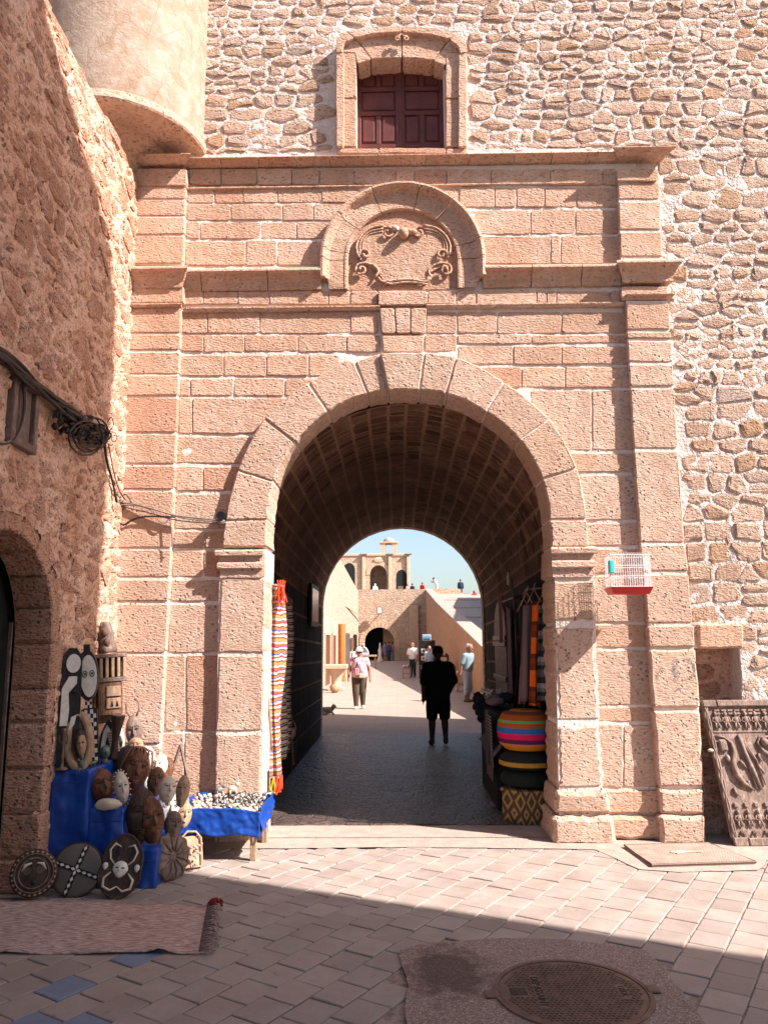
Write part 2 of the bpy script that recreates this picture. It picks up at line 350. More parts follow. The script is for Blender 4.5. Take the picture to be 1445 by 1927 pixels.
def wall_arch(mp, u0, u1, z0, ztop, uc, r, zs, t, n=20, sz=1.0):
    """wall sheet with an arched opening; mp(u, z, depth) -> point. Front, reveal, back, top and ends."""
    vs = []; fs = []
    ar = [(uc-r, z0)] + [(uc+r*math.cos(math.pi*(1-i/n)), zs+r*sz*math.sin(math.pi*i/n)) for i in range(n+1)] + [(uc+r, z0)]
    def out(p):
        u, z = p
        if z <= z0+1e-6: return (u0 if u < uc else u1, z0)
        a = math.atan2(z-zs, u-uc) if z > zs else (math.pi if u < uc else 0)
        if abs(math.cos(a)) > 0.62: return (u0 if u < uc else u1, min(ztop, z))
        k = (u-uc)/r/0.62; return (uc + k*((uc-u0) if k < 0 else (u1-uc)), ztop)
    ou = [out(p) for p in ar]
    N = len(ar)
    for d in (0, t):
        vs += [mp(u, z, d) for u, z in ar] + [mp(u, z, d) for u, z in ou] + [mp(u0, ztop, d), mp(u1, ztop, d)]
    B = 2*N+2
    for i in range(N-1):
        for d in (0, 1):
            q = [i+d*B, N+i+d*B, N+i+1+d*B, i+1+d*B]
            a, b = ou[i], ou[i+1]
            if abs(a[1]-ztop) > 1e-6 and abs(b[1]-ztop) < 1e-6: q = [i+d*B, N+i+d*B, 2*N+d*B, N+i+1+d*B, i+1+d*B]
            if abs(b[1]-ztop) > 1e-6 and abs(a[1]-ztop) < 1e-6: q = [i+d*B, N+i+d*B, 2*N+1+d*B, N+i+1+d*B, i+1+d*B]
            fs.append(q if d else q[::-1])
        fs.append([i, i+1, i+1+B, i+B])
    fs.append([2*N, 2*N+1, 2*N+1+B, 2*N+B])
    k = len(vs)
    vs += [mp(u0, z0, 0), mp(u0, z0, t), mp(u1, z0, 0), mp(u1, z0, t)]
    fs += [[k, 2*N, 2*N+B, k+1], [k+2, k+3, 2*N+1+B, 2*N+1]]
    return vs, fs

def rough_outline(poly, step, jit, rnd, corner):
    """poly: list of 2D points; returns outline resampled, corners knocked off, edges uneven"""
    out = []; n = len(poly)
    for i in range(n):
        a = V(poly[i]); b = V(poly[(i+1) % n]); d = b-a; L = d.length
        if L < 1e-6: continue
        d /= L; nrm = V((d.y, -d.x)); c = min(corner*rnd.uniform(.5, 1.5), L*.25); c2 = min(corner*rnd.uniform(.5, 1.5), L*.25)
        k = max(1, int((L-c-c2)/step))
        for j in range(k+1):
            p = a + d*(c+(L-c-c2)*j/k); out.append(p + nrm*rnd.uniform(-jit, jit)*.8)
    return out
def inset2(poly, k):
    c = sum(poly, V((0, 0)))/len(poly); n = len(poly); out = []
    for i, p in enumerate(poly):
        a = poly[i-1]; b = poly[(i+1) % n]; t = (b-a)
        nr = V((t.y, -t.x)); nr = nr.normalized() if nr.length > 1e-9 else (p-c).normalized()
        if nr.dot(c-p) < 0: nr = -nr
        out.append(p + nr*min(k, (c-p).length*.6))
    return out
def block(name, px, Yf, depth, mat, parent, rnd, gap=0.0065, ch=0.008, jit=0.004, step=0.09, lift=0.004):
    """a dressed stone: px = outline in photo pixels on the plane Y=Yf"""
    P = [onY(x, y, Yf) for x, y in px]; poly = [V((p.x, p.z)) for p in P]
    ar = sum(poly[i].x*poly[(i+1) % len(poly)].y-poly[(i+1) % len(poly)].x*poly[i].y for i in range(len(poly)))
    if ar < 0: poly.reverse()
    poly = inset2(poly, gap)
    o0 = rough_outline(poly, step, jit, rnd, 0.018); o1 = inset2(o0, ch)
    Yl = Yf - .003 - rnd.uniform(0, lift*1.6); n = len(o0)
    vs = [(p.x, Yf+depth, p.y) for p in o0] + [(p.x, Yl+ch*.9, p.y) for p in o0] + [(p.x, Yl+rnd.uniform(-.002, .002), p.y) for p in o1]
    fs = [[i, (i+1) % n, n+(i+1) % n, n+i] for i in range(n)] + [[n+i, n+(i+1) % n, 2*n+(i+1) % n, 2*n+i] for i in range(n)] + [list(range(2*n, 3*n))]
    return mk(name, vs, fs, mat, parent)

# ------------------------------------------------------------------ rubble generator (irregular courses of stones, Voronoi cells)
def clip(poly, a, b):                    # keep side closer to a than b
    m = (a+b)/2; d = b-a; out = []
    for i in range(len(poly)):
        p, q = poly[i], poly[(i+1) % len(poly)]
        sp, sq = (p-m).dot(d), (q-m).dot(d)
        if sp <= 0: out.append(p)
        if (sp < 0 < sq) or (sq < 0 < sp): out.append(p+(q-p)*(sp/(sp-sq)))
    return out
def rubble_cells(u0, u1, z0, z1, hmin, hmax, wmin, wmax, rnd, jit=0.14):
    pts = []; z = z0-hmax
    while z < z1+hmax:
        h = hmin+(hmax-hmin)*rnd.random()**1.4; u = u0-wmax*rnd.random()-wmax
        while u < u1+wmax:
            w = (wmin+(wmax-wmin)*rnd.random()**1.3)*(0.55+0.7*h/hmax)
            if rnd.random() < 0.10 and h > hmin*1.6:
                pts.append(V((u+w/2, z+h*.25))); pts.append(V((u+w/2, z+h*.78)))
            else: pts.append(V((u+w/2, z+h/2+rnd.uniform(-jit, jit)*h)))
            u += w
        z += h
    K = 1.55; sp = [V((p.x, p.y*K)) for p in pts]; R = wmax*2.2; cells = []
    grid = {}
    for i, p in enumerate(sp): grid.setdefault((int(p.x//R), int(p.y//R)), []).append(i)
    for i, p in enumerate(sp):
        poly = [p+V(q)*R for q in ((-1, -1), (1, -1), (1, 1), (-1, 1))]; gx, gy = int(p.x//R), int(p.y//R)
        near = [j for a in (-1, 0, 1) for b in (-1, 0, 1) for j in grid.get((gx+a, gy+b), []) if j != i and (sp[j]-p).length < R*1.6]
        near.sort(key=lambda j: (sp[j]-p).length)
        for j in near[:28]:
            poly = clip(poly, p, sp[j])
            if len(poly) < 3: break
        if len(poly) < 3: continue
        poly = [V((q.x, q.y/K)) for q in poly]; c = sum(poly, V((0, 0)))/len(poly)
        if u0 <= c.x <= u1 and z0 <= c.y <= z1: cells.append((c, poly))
    return cells
def stone_mesh(c, poly, mp, gap, proud, rnd, step=.10, back=0.03):
    if (poly[1]-poly[0]).cross(poly[2]-poly[1]) < 0: poly = poly[::-1]
    poly = inset2(poly, gap*rnd.uniform(.5, 1.6))
    o = rough_outline(poly, step, .008, rnd, .028)
    n = len(o); c = sum(o, V((0, 0)))/n
    r1 = inset2(o, .010); r2 = inset2(r1, rnd.uniform(.018, .035)); tx, tz = rnd.uniform(-.05, .05), rnd.uniform(-.05, .05)
    vs = [mp(p.x, p.y, back) for p in o] + [mp(p.x, p.y, -proud*rnd.uniform(.25, .8)) for p in r1] + [mp(p.x, p.y, -proud*rnd.uniform(.8, 1.15)+(p.x-c.x)*tx+(p.y-c.y)*tz) for p in r2]
    fs = []
    for a in (0, 1):
        for i in range(n): fs.append([a*n+i, a*n+(i+1) % n, (a+1)*n+(i+1) % n, (a+1)*n+i])
    fs.append(list(range(2*n, 3*n)))
    return vs, fs
def place_stones(name, cells, mp, mat, parent, gap, proud, rnd, key, limit=300, step=.10, smooth=False):
    cells = sorted(cells, key=key, reverse=True); mb = MB()
    for i, (c, poly) in enumerate(cells):
        if len(poly) < 3: continue
        vs, fs = stone_mesh(c, poly, mp, gap, proud*rnd.uniform(.4, 1.5), rnd, step)
        if i < limit: mk(name, vs, fs, mat, parent, smooth)
        else: mb.add(vs, fs)
    if mb.v: tag(mb.build(name+'_remainder', mat, parent, smooth), kind='stuff')
def sheet(name, mp, u0, u1, z0, z1, res, fn, mat, parent, keep=None):
    nu, nz = int((u1-u0)/res), int((z1-z0)/res); vs = []; fs = []
    for j in range(nz+1):
        for i in range(nu+1):
            u = u0+(u1-u0)*i/nu; z = z0+(z1-z0)*j/nz; vs.append(mp(u, z, -fn(u, z)))
    for j in range(nz):
        for i in range(nu):
            if keep and not keep(u0+(u1-u0)*(i+.5)/nu, z0+(z1-z0)*(j+.5)/nz): continue
            a = j*(nu+1)+i; fs.append((a, a+1, a+nu+2, a+nu+1))
    o = mk(name, vs, fs, mat, parent, True); bm = bmesh.new(); bm.from_mesh(o.data)
    bmesh.ops.delete(bm, geom=[w for w in bm.verts if not w.link_faces], context='VERTS'); bm.to_mesh(o.data); bm.free(); return o
def fbm(u, z, s, k=0, n=3):
    return sum(noise.noise(V((u*s*2**i, z*s*2**i, k+i*7.3)))*.55**i for i in range(n))
def area(poly): return abs(sum(poly[i].x*poly[(i+1) % len(poly)].y-poly[(i+1) % len(poly)].x*poly[i].y for i in range(len(poly))))/2
def inview(p, m=40):
    q = V(p)-CP; z = q.dot(CF)
    if z < .1: return False
    x = 722.5+F_PX*q.dot(CR)/z; y = 963.5-F_PX*q.dot(CU)/z
    return -m < x < 1445+m and -m < y < 1927+m

# ================================================================== THE SETTING
# ground
gr = MB().add([(-300, -60, -.03), (300, -60, -.03), (300, 500, -.03), (-300, 500, -.03)], [(0, 1, 2, 3)]).build('ground', 'ground', kind='structure')
pv = MB().add([(-2.9, -8.5, -.012), (6.5, -8.5, -.012), (6.5, -.19, -.012), (-2.9, -.19, -.012)], [(0, 1, 2, 3)]).build('pavement', 'grout', kind='structure')
# paving stones: running bond, rows turned about 31 degrees
ANG = math.radians(31.5); U_ = V((math.sin(ANG), math.cos(ANG))); W_ = V((math.cos(ANG), -math.sin(ANG)))
rnd = random.Random(11); TL, TW = 0.243, 0.218
O_ = V((-0.655, -2.676)); tiles = []
PATCH = [onZ(*p) for p in [(752, 1800), (757, 1788), (800, 1778), (880, 1772), (960, 1768), (1060, 1771), (1130, 1778), (1212, 1789), (1240, 1815), (1262, 1842), (1290, 1880), (1325, 1927), (1345, 1990), (1300, 2100), (900, 2120), (740, 2050), (770, 1960), (762, 1900), (768, 1850)]]
def in_poly(p, poly):
    c = False; n = len(poly)
    for i in range(n):
        a, b = poly[i], poly[(i+1) % n]
        if (a.y > p.y) != (b.y > p.y) and p.x < (b.x-a.x)*(p.y-a.y)/(b.y-a.y)+a.x: c = not c
    return c
tmesh = []
for k in range(6):
    a, b = TL/2-.0045, TW/2-.0045; q = [V((-a, -b)), V((a, -b)), V((a, b)), V((-a, b))]
    o = rough_outline(q, .08, .0016, rnd, .006); i1 = inset2(o, .005); n = len(o)
    vs = [(p.x, p.y, -.03) for p in o] + [(p.x, p.y, -.004) for p in o] + [(p.x, p.y, rnd.uniform(-.0008, .0008)) for p in i1]
    fs = [[i, (i+1) % n, n+(i+1) % n, n+i] for i in range(n)] + [[n+i, n+(i+1) % n, 2*n+(i+1) % n, 2*n+i] for i in range(n)] + [list(range(2*n, 3*n))]
    me = bpy.data.meshes.new('paving_stone'); me.from_pydata(vs, [], fs); me.materials.append(MT['paver']); me.update(); tmesh.append(me)
HATCH = [onZ(*p) for p in [(1150, 1580), (1345, 1578), (1460, 1636), (1215, 1650)]]
for j in range(-40, 60):
    for i in range(-50, 60):
        c = O_ + W_*((j+.5)*TW) + U_*((i+.5*(j % 2))*TL)
        if c.x < -2.95 or c.x > 5.6 or c.y < -6.4 or c.y > -.20: continue
        if in_poly(c, PATCH): continue
        tiles.append((c, inview((c.x, c.y, 0), 60)))
tiles.sort(key=lambda t: (not t[1], t[0].y)); rest = MB()
bluepix = [onZ(*p) for p in [(243, 1805), (118, 1858), (150, 1918), (90, 1925)]]
for k, (c, vis) in enumerate(tiles):
    ra = math.pi/2-ANG+rnd.uniform(-.022, .022)+(math.pi if rnd.random() < .5 else 0); rx, ry = rnd.uniform(-.008, .008), rnd.uniform(-.008, .008)
    dz = rnd.uniform(-.003, .003)
    if vis and k < 300:
        me = rnd.choice(tmesh)
        if any((V((b.x, b.y))-c).length < .11 for b in bluepix):
            me = me.copy(); me.materials.clear(); me.materials.append(MT['paver_blue'])
        o = bpy.data.objects.new('paving_stone', me); COL.objects.link(o); o.parent = pv
        o.location = (c.x, c.y, dz); o.rotation_euler = (rx, ry, ra)
    else:
        me = rnd.choice(tmesh); rest.X = Matrix.Translation((c.x, c.y, dz)) @ Matrix.Rotation(ra, 4, 'Z') @ Matrix.Rotation(rx, 4, 'X')
        rest.add([v.co for v in me.vertices], [list(p.vertices) for p in me.polygons])
rest.X = None
tag(rest.build('paving_stones_beyond', 'paver', pv), kind='stuff')
# cement apron along the gate and the passage floor
mb = MB(); ap = [(-2.9, -.33), (-1.2, -.31), (.2, -.27), (1.2, -.32), (1.75, -.36), (1.95, -.95), (2.2, -1.03), (2.9, -.98), (3.1, -.7), (4.2, -.72), (6.5, -.8), (6.5, .2), (-2.9, .2)]
ap2 = rough_outline([V(p) for p in ap], .12, .012, random.Random(5), .02)
mb.add([(p.x, p.y, .006) for p in ap2], [list(range(len(ap2)))]); mb.build('cement_apron', 'cement', kind='structure')
mb = MB()
for (ya, yb, z) in ((.05, .62, .011),): mb.add([(-1.6, ya, z), (1.9, ya, z), (1.9, yb, z), (-1.6, yb, z)], [(0, 1, 2, 3)])
mb.build('threshold', 'cement', kind='structure')
mb = MB(); nx, ny = 80, 180
vs = []; fs = []
for j in range(ny+1):
    for i in range(nx+1):
        x = -1.6+3.5*i/nx; y = .5+7.7*j/ny
        vs.append((x, y, .018+.010*noise.noise(V((x*2.1, y*2.1, 0)))+.005*noise.noise(V((x*6, y*6, 3)))+.004*noise.noise(V((x*19, y*19, 5))) - (.020 if j == 0 else 0)))
for j in range(ny):
    for i in range(nx): a = j*(nx+1)+i; fs.append((a, a+1, a+nx+2, a+nx+1))
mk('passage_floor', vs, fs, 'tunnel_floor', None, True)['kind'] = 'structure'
MB().add([(-12, 8.15, .004), (14, 8.15, .004), (14, 64.3, .004), (-12, 64.3, .004)], [(0, 1, 2, 3)]).build('courtyard_paving', 'court', kind='structure')
# ================================================================== THE GATEWAY
rnd = random.Random(21)
gate = thing('stone_gateway', 'tall sandstone gateway with pilasters, cornices and an open round arch', 'gateway', (.13, 0, 0))
PJ = 0.075                                   # projection of pilasters, piers and arch ring
xL = [(318, 352), (484, 346), (577, 342), (964, 327), (1386, 304), (1580, 298)]
xRl = [(300, 1159), (481, 1166), (572, 1175), (996, 1200), (1103, 1212), (1527, 1243), (1580, 1246)]
xRr = [(300, 1240), (481, 1245), (570, 1258), (995, 1286), (1068, 1294), (1325, 1317), (1580, 1326)]
VO = [(418, 1030), (424, 980), (447, 886), (497, 787), (580, 720), (668, 681), (714, 664), (799, 664), (859, 671), (949, 719), (1034, 788), (1085, 881), (1104, 978), (1108, 1030)]
VI = [(503, 1030), (505, 978), (516, 907), (556, 833), (617, 775), (692, 741), (730, 736), (789, 735), (839, 741), (913, 775), (978, 829), (1019, 902), (1033, 978), (1036, 1030)]
ringL = sorted([((a[1]+b[1])/2, (a[0]+b[0])/2) for a, b in zip(VO[:7], VI[:7])]); ringR = sorted([((a[1]+b[1])/2, (a[0]+b[0])/2) for a, b in zip(VO[7:], VI[7:])])
def rl(y): return lerp_tab(ringL, y) if y > 700 else 757
def rr_(y): return lerp_tab(ringR, y) if y > 700 else 757
# mortar body behind the blocks, with the arch opening
AC = V((onY(771, 900).x, 0)); A_R = 1.40; A_S = onY(771, 735).z-A_R
vs, fs = wall_arch(lambda u, z, d: V((u, .02+d, z)), -3.6, 2.66, -.02, onY(700, 283).z, .135, A_R+.06, A_S, .45, 24)
fixn(mk('mortar_body', vs, fs, 'mortar', gate))
# mortar cores inside pilasters, piers and ring, so that joints read as mortar
def core(px, Yf, Yb=.02):
    P = [onY(x, y, Yf) for x, y in px]; fixn(MB().prism([(p.x, p.z) for p in P], Yf, Yb).build('mortar_core', 'mortar', gate))
CI = .005
def arcp_(a, b, c=(771, 1000), n=5):
    (r0, t0), (r1, t1) = [(math.hypot(p[0]-c[0], p[1]-c[1]), math.atan2(c[1]-p[1], p[0]-c[0]) % (2*math.pi)) for p in (a, b)]
    t0, t1 = [t-2*math.pi if t > 1.7*math.pi else t for t in (t0, t1)]
    return [(c[0]+(r0+(r1-r0)*k/n)*math.cos(t0+(t1-t0)*k/n), c[1]-(r0+(r1-r0)*k/n)*math.sin(t0+(t1-t0)*k/n)) for k in range(n+1)]
core([(205, 350), (lerp_tab(xL, 350)-2, 350), (lerp_tab(xL, 484)-2, 497), (205, 497)], -PJ+CI); core([(205, 575), (lerp_tab(xL, 577)-2, 575), (lerp_tab(xL, 964)-2, 964), (lerp_tab(xL, 1386)-2, 1386), (lerp_tab(xL, 1580)-2, 1592), (205, 1592)], -PJ+CI)
core([(lerp_tab(xRl, 330)+2, 330), (lerp_tab(xRr, 330)-2, 330), (lerp_tab(xRr, 481)-2, 490), (lerp_tab(xRl, 481)+2, 490)], -PJ+CI)
core([(lerp_tab(xRl, y)+3, y) for y in (566, 996, 1103, 1592)]+[(lerp_tab(xRr, y)-3, y) for y in (1592, 1325, 1068, 995, 566)], -PJ+CI)
core([(418, 1034), (501, 1034), (499, 1100), (492, 1592), (403, 1592), (413, 1100)], -PJ+CI, .44); core([(1040, 1030), (1108, 1030), (1117, 1100), (1130, 1440), (1140, 1592), (1053, 1592), (1044, 1100)], -PJ+CI, .42)
rg = [(a[0]+(b[0]-a[0])*.03, a[1]+(b[1]-a[1])*.03) for a, b in zip(VO, VI)]; rgi = [(a[0]+(b[0]-a[0])*.965, a[1]+(b[1]-a[1])*.965) for a, b in zip(VO, VI)]
for i in range(len(rg)-1): core(arcp_(rg[i], rg[i+1]) + arcp_(rgi[i+1], rgi[i]), -PJ+CI+.003, .37)
def fgate(u, z): return -.005+.009*fbm(u, z, 2.6, 4)+.006*fbm(u, z, 11, 8)
sheet('mortar_face', lambda u, z, d: V((u, d, z)), -2.80, 2.62, 0, onY(700, 285).z, .03, fgate, 'mortar', gate, lambda u, z: math.hypot(u-.135, max(0, z-A_S)) > A_R+.12)
def row(y0, y1, xs, Yf=0.0, mat='ashlar', nm='ashlar_block', **k):
    for a, b in zip(xs, xs[1:]):
        ya = y0+rnd.uniform(-.8, .8); yb = y1+rnd.uniform(-.8, .8)
        block(nm, [(a, ya), (b, ya), (b, yb), (a, yb)], Yf, .06+max(0, -Yf), mat, gate, rnd, **k)
def lx(y, xs): return [lerp_tab(xL, y)+2] + xs
def rx(y, xs): return xs + [lerp_tab(xRl, y)+5]
# frieze under the top cornice
row(317, 348, [356, 417, 484, 549, 601, 667, 745, 779, 840, 923, 1035, 1133, 1160], -.022)
# left panel courses
for y0, y1, xs in [(353, 383, [404, 458, 523, 605, 676]), (384, 416, [435, 532, 590, 660]), (417, 451, [377, 492, 559, 640]), (453, 500, [463, 522, 640])]:
    row(y0, y1, lx(y0, xs))
for y0, y1, xs in [(353, 391, [820, 864, 930, 971, 1024, 1084]), (394, 442, [850, 998, 1082]), (444, 497, [880, 1035, 1055])]:
    row(y0, y1, rx(y0, xs))
row(547, 574, lx(550, [383, 448, 507, 618, 659, 711]), -.012); row(547, 574, rx(550, [804, 858, 896, 1009, 1028, 1047, 1147]), -.012)
row(586, 628, lx(590, [391, 489, 659, 712])); row(586, 628, rx(590, [802, 860, 935, 1056]))
row(630, 663, lx(640, [384, 460, 561, 652, 716])); row(630, 662, [799, 860])
row(630, 648, rx(640, [861, 1000])); row(651, 687, rx(660, [861, 966, 1056]))
row(667, 709, lx(690, [422, 502, 581, rl(720)-20])); row(690, 731, rx(700, [905, 981, 1063]))
row(712, 746, lx(720, [359, 441, 536, rl(745)])); row(748, 817, lx(780, [363, rl(770)-10]))
row(820, 874, lx(840, [rl(850)])); row(877, 924, lx(900, [383, rl(900)])); row(928, 996, lx(960, [rl(960)-6]), 0, 'smooth'); row(999, 1033, lx(1010, [387, rl(1010)-6]))
row(1036, 1087, lx(1050, [383, 425])); row(1091, 1132, lx(1100, [425]), 0, 'smooth'); row(1137, 1229, lx(1180, [425]), 0, 'smooth')
row(1232, 1376, lx(1300, [351, 422])); row(1379, 1575, lx(1450, [348, 418]))
row(734, 848, rx(790, [rr_(790)+14, 1113]), 0, 'smooth'); row(852, 889, rx(870, [rr_(880)])); row(895, 979, rx(930, [rr_(930)]), 0, 'smooth')
row(984, 1028, rx(1000, [rr_(1000)]), 0, 'smooth'); row(1032, 1080, rx(1050, [1110])); row(1083, 1172, rx(1120, [1112]), 0, 'smooth')
row(1175, 1219, rx(1200, [1114])); row(1223, 1327, rx(1270, [1118]), 0, 'smooth'); row(1330, 1360, rx(1340, [1122])); row(1363, 1482, rx(1400, [1124, 1172]), 0, 'smooth')
row(1485, 1532, rx(1500, [1134]), -.02, ch=.02, jit=.009); row(1534, 1581, rx(1560, [1142]), -.05, ch=.03, jit=.014)
# keystone console (three stacks above the arch crown)
KY = -.038
block('keystone', [(711, 546), (805, 546), (804, 575), (712, 575)], KY-.012, .09, 'ashlar', gate, rnd)
for a, b, c, d in [(714, 742, 718, 745), (743, 772, 746, 771), (773, 803, 772, 800)]:
    block('keystone', [(a, 580), (b, 580), (d, 628), (c, 628)], KY, .08, 'ashlar', gate, rnd, gap=.002)
block('keystone', [(718, 631), (799, 631), (796, 663), (721, 663)], KY, .08, 'ashlar', gate, rnd)
# arch ring: voussoirs that also form the reveal
def arcp(a, b, c=(771, 1000), n=5):
    (r0, t0), (r1, t1) = [(math.hypot(p[0]-c[0], p[1]-c[1]), math.atan2(c[1]-p[1], p[0]-c[0]) % (2*math.pi)) for p in (a, b)]
    t0, t1 = [t-2*math.pi if t > 1.7*math.pi else t for t in (t0, t1)]
    if abs(a[0]-b[0]) > 60 and a[1] < 670 and b[1] < 670: return [a, b]
    return [(c[0]+(r0+(r1-r0)*k/n)*math.cos(t0+(t1-t0)*k/n), c[1]-(r0+(r1-r0)*k/n)*math.sin(t0+(t1-t0)*k/n)) for k in range(n+1)]
for i in range(len(VO)-1):
    mid = i in (6,)
    y_ = -PJ-(.03 if mid else 0)
    cs = arcp(VO[i], VO[i+1]) + arcp(VI[i+1], VI[i])
    if i == 4: cs = [VO[4], (652, 673), VO[5]] + arcp(VI[5], VI[4])
    if i == 8: cs = [VO[8], (905, 690), VO[9]] + arcp(VI[9], VI[8])
    block('voussoir', cs, y_, .46, 'smooth', gate, rnd, gap=.006, ch=.014, jit=.005, step=.07, lift=.008)
# piers
for y0, y1 in [(1088, 1229), (1232, 1377), (1380, 1590)]:
    a = lerp_tab([(1088, 415), (1400, 405), (1590, 400)], y0); b = lerp_tab([(1088, 415), (1400, 405), (1590, 400)], y1)
    c = lerp_tab([(1088, 501), (1370, 495), (1590, 488)], y0); d = lerp_tab([(1088, 501), (1370, 495), (1590, 488)], y1)
    block('pier_block', [(a, y0), (c, y0), (d, y1), (b, y1)], -PJ, .52, 'smooth', gate, rnd, ch=.016, jit=.007, step=.06)
for y0, y1, e in [(1090, 1172, 0), (1177, 1357, 0), (1363, 1484, 0), (1488, 1534, 4), (1537, 1592, 8)]:
    LT = [(1088, 1037), (1200, 1040), (1370, 1046), (1590, 1049)]; RT = [(1088, 1119), (1250, 1125), (1440, 1132), (1590, 1154)]
    block('pier_block', [(lerp_tab(LT, y0)-e, y0), (lerp_tab(RT, y0)+e, y0), (lerp_tab(RT, y1)+e, y1), (lerp_tab(LT, y1)-e, y1)], -PJ-.008*e, .52+.008*e, 'smooth', gate, rnd, ch=.04, jit=.016, step=.05)
# pilasters
for y0, y1 in [(352, 375), (376, 407), (408, 442), (444, 497), (579, 627), (629, 659), (662, 704), (706, 745), (748, 814), (817, 873), (876, 921), (924, 1031), (1034, 1086), (1090, 1132), (1136, 1229), (1232, 1400), (1403, 1590)]:
    block('pilaster_block', [(205, y0), (lerp_tab(xL, y0), y0), (lerp_tab(xL, y1), y1), (205, y1)], -PJ, .10, 'ashlar' if y0 < 1000 else 'smooth', gate, rnd)
for y0, y1, pj in [(343, 376, 0), (379, 433, 0), (436, 484, 0), (571, 621, 0), (624, 638, 0), (641, 682, 0), (685, 728, 0), (731, 845, 0), (849, 1021, 0), (1024, 1076, 0), (1080, 1173, 0), (1175, 1219, .01), (1222, 1332, .015), (1337, 1481, .02), (1485, 1532, .03), (1535, 1592, .055)]:
    e = pj*60
    block('pilaster_block', [(lerp_tab(xRl, y0)-e, y0), (lerp_tab(xRr, y0)+e, y0), (lerp_tab(xRr, y1)+e, y1), (lerp_tab(xRl, y1)-e, y1)], -PJ-pj, .10+pj, 'smooth' if y0 > 640 else 'ashlar', gate, rnd, ch=.012+pj*.4, jit=.005+pj*.15)
# cornices -----------------------------------------------------------
def cornice(name, x0, x1, Yb, prof, ml, mr, mat='ashlar', par=gate, seed=0):
    """prof: (projection, z) from top to bottom; ml/mr: the ends return along with the profile"""
    r_ = random.Random(seed); n = max(2, int((x1-x0)/.06)); m = len(prof); vs = []; fs = []
    for i in range(n+1):
        t = i/n
        for k, (p, z) in enumerate(prof):
            xa = x0-p*ml; xb = x1+p*mr; x = xa+(xb-xa)*t
            j = .004*noise.noise(V((x*9, z*9, seed)))+.003*noise.noise(V((x*30, z*5, seed+4)))
            vs.append((x, Yb-p+j, z+j*.8))
        vs.append((x0+(x1-x0)*t, Yb+.1, prof[-1][1])); vs.append((x0+(x1-x0)*t, Yb+.1, prof[0][1]))
    w = m+2
    for i in range(n):
        for k in range(w): fs.append((i*w+k, i*w+(k+1) % w, (i+1)*w+(k+1) % w, (i+1)*w+k))
    fs += [tuple(range(w)), tuple(range(n*w+w-1, n*w-1, -1))]
    return fixn(mk(name, vs, fs, mat, par))
def Zp(y, Y=0): return onY(740, y, Y).z
def Xp(x, y, Y=0): return onY(x, y, Y).x
def cprof(zt, zb, p):
    h = zt-zb; return [(p*.45, zt), (p*.82, zt-h*.05), (p*.97, zt-h*.13), (p, zt-h*.22), (p*.90, zt-h*.31), (p*.72, zt-h*.34), (p*.6, zt-h*.46), (p*.42, zt-h*.6), (p*.3, zt-h*.68), (p*.28, zt-h*.98), (p*.16, zt-h)]
zt, zb = Zp(498, -.12), Zp(545); pr = cprof(zt, zb, .125)
def segs(xa, xb, cuts): return list(zip([xa]+cuts, cuts+[xb]))
for a, b in segs(347, 606, [383, 506]): cornice('cornice_stone', Xp(a, 500)+.004, Xp(b, 500)-.004, 0, pr, 0, 0, seed=a)
for a, b in segs(906, 1170, [997, 1090]): cornice('cornice_stone', Xp(a, 500)+.004, Xp(b, 500)-.004, 0, pr, 0, 0, seed=a)
cornice('cornice_stone', -2.9, Xp(346, 500), -PJ, pr, 0, .8, seed=5)
cornice('cornice_stone', Xp(1167, 500), Xp(1252, 500), -PJ, pr, .8, .8, seed=6)
zt, zb = Zp(289, -.14), Zp(318); pr = [(p*1.12, z) for p, z in cprof(zt, zb, .13)][:9]
cut = [420, 490, 560, 622, 712, 800, 880, 965, 1035, 1100]
for a, b in segs(352, 1163, cut): cornice('cornice_stone', Xp(a, 300)+.003, Xp(b, 300)-.003, 0, pr, 0, 0, seed=a+3)
cornice('cornice_stone', -2.9, Xp(350, 300), -PJ, pr, 0, .8, seed=9)
cornice('cornice_stone', Xp(1160, 290), Xp(1239, 290), -PJ, pr, .8, .8, seed=10)
for Yb, a, b in ((-PJ, 1160, 1238), (-PJ, 205, 352)): block('frieze_block', [(a, 316), (b, 316), (b, 342 if a > 900 else 350), (a, 342 if a > 900 else 350)], Yb-.02, .1, 'ashlar', gate, rnd)
for Yb, a, b in ((-PJ, 1168, 1256), (-PJ, 205, 346)): block('frieze_block', [(a, 538), (b, 538), (b, 564 if a > 900 else 571), (a, 564 if a > 900 else 571)], Yb-.012, .1, 'ashlar', gate, rnd)
sp = lambda y0, y1, p: [(p, Zp(y0, -p)), (p, Zp(y0, -p)-.012), (p*.75, Zp(y1)+.006), (p*.3, Zp(y1))]
cornice('string_course', Xp(346, 578)+.005, Xp(716, 578)-.004, 0, sp(574, 585, .05), 0, 0, seed=31); cornice('string_course', Xp(801, 578)+.004, Xp(1172, 578), 0, sp(573, 584, .05), 0, 0, seed=32)
cornice('string_course', -2.9, Xp(343, 575), -PJ, sp(571, 580, .05), 0, .6, seed=33); cornice('string_course', Xp(1176, 568), Xp(1257, 568), -PJ, sp(563, 572, .05), .6, .6, seed=34)
cornice('string_course', Xp(352, 350)+.005, Xp(1160, 350), 0, sp(347, 353, .03), 0, 0, seed=35)
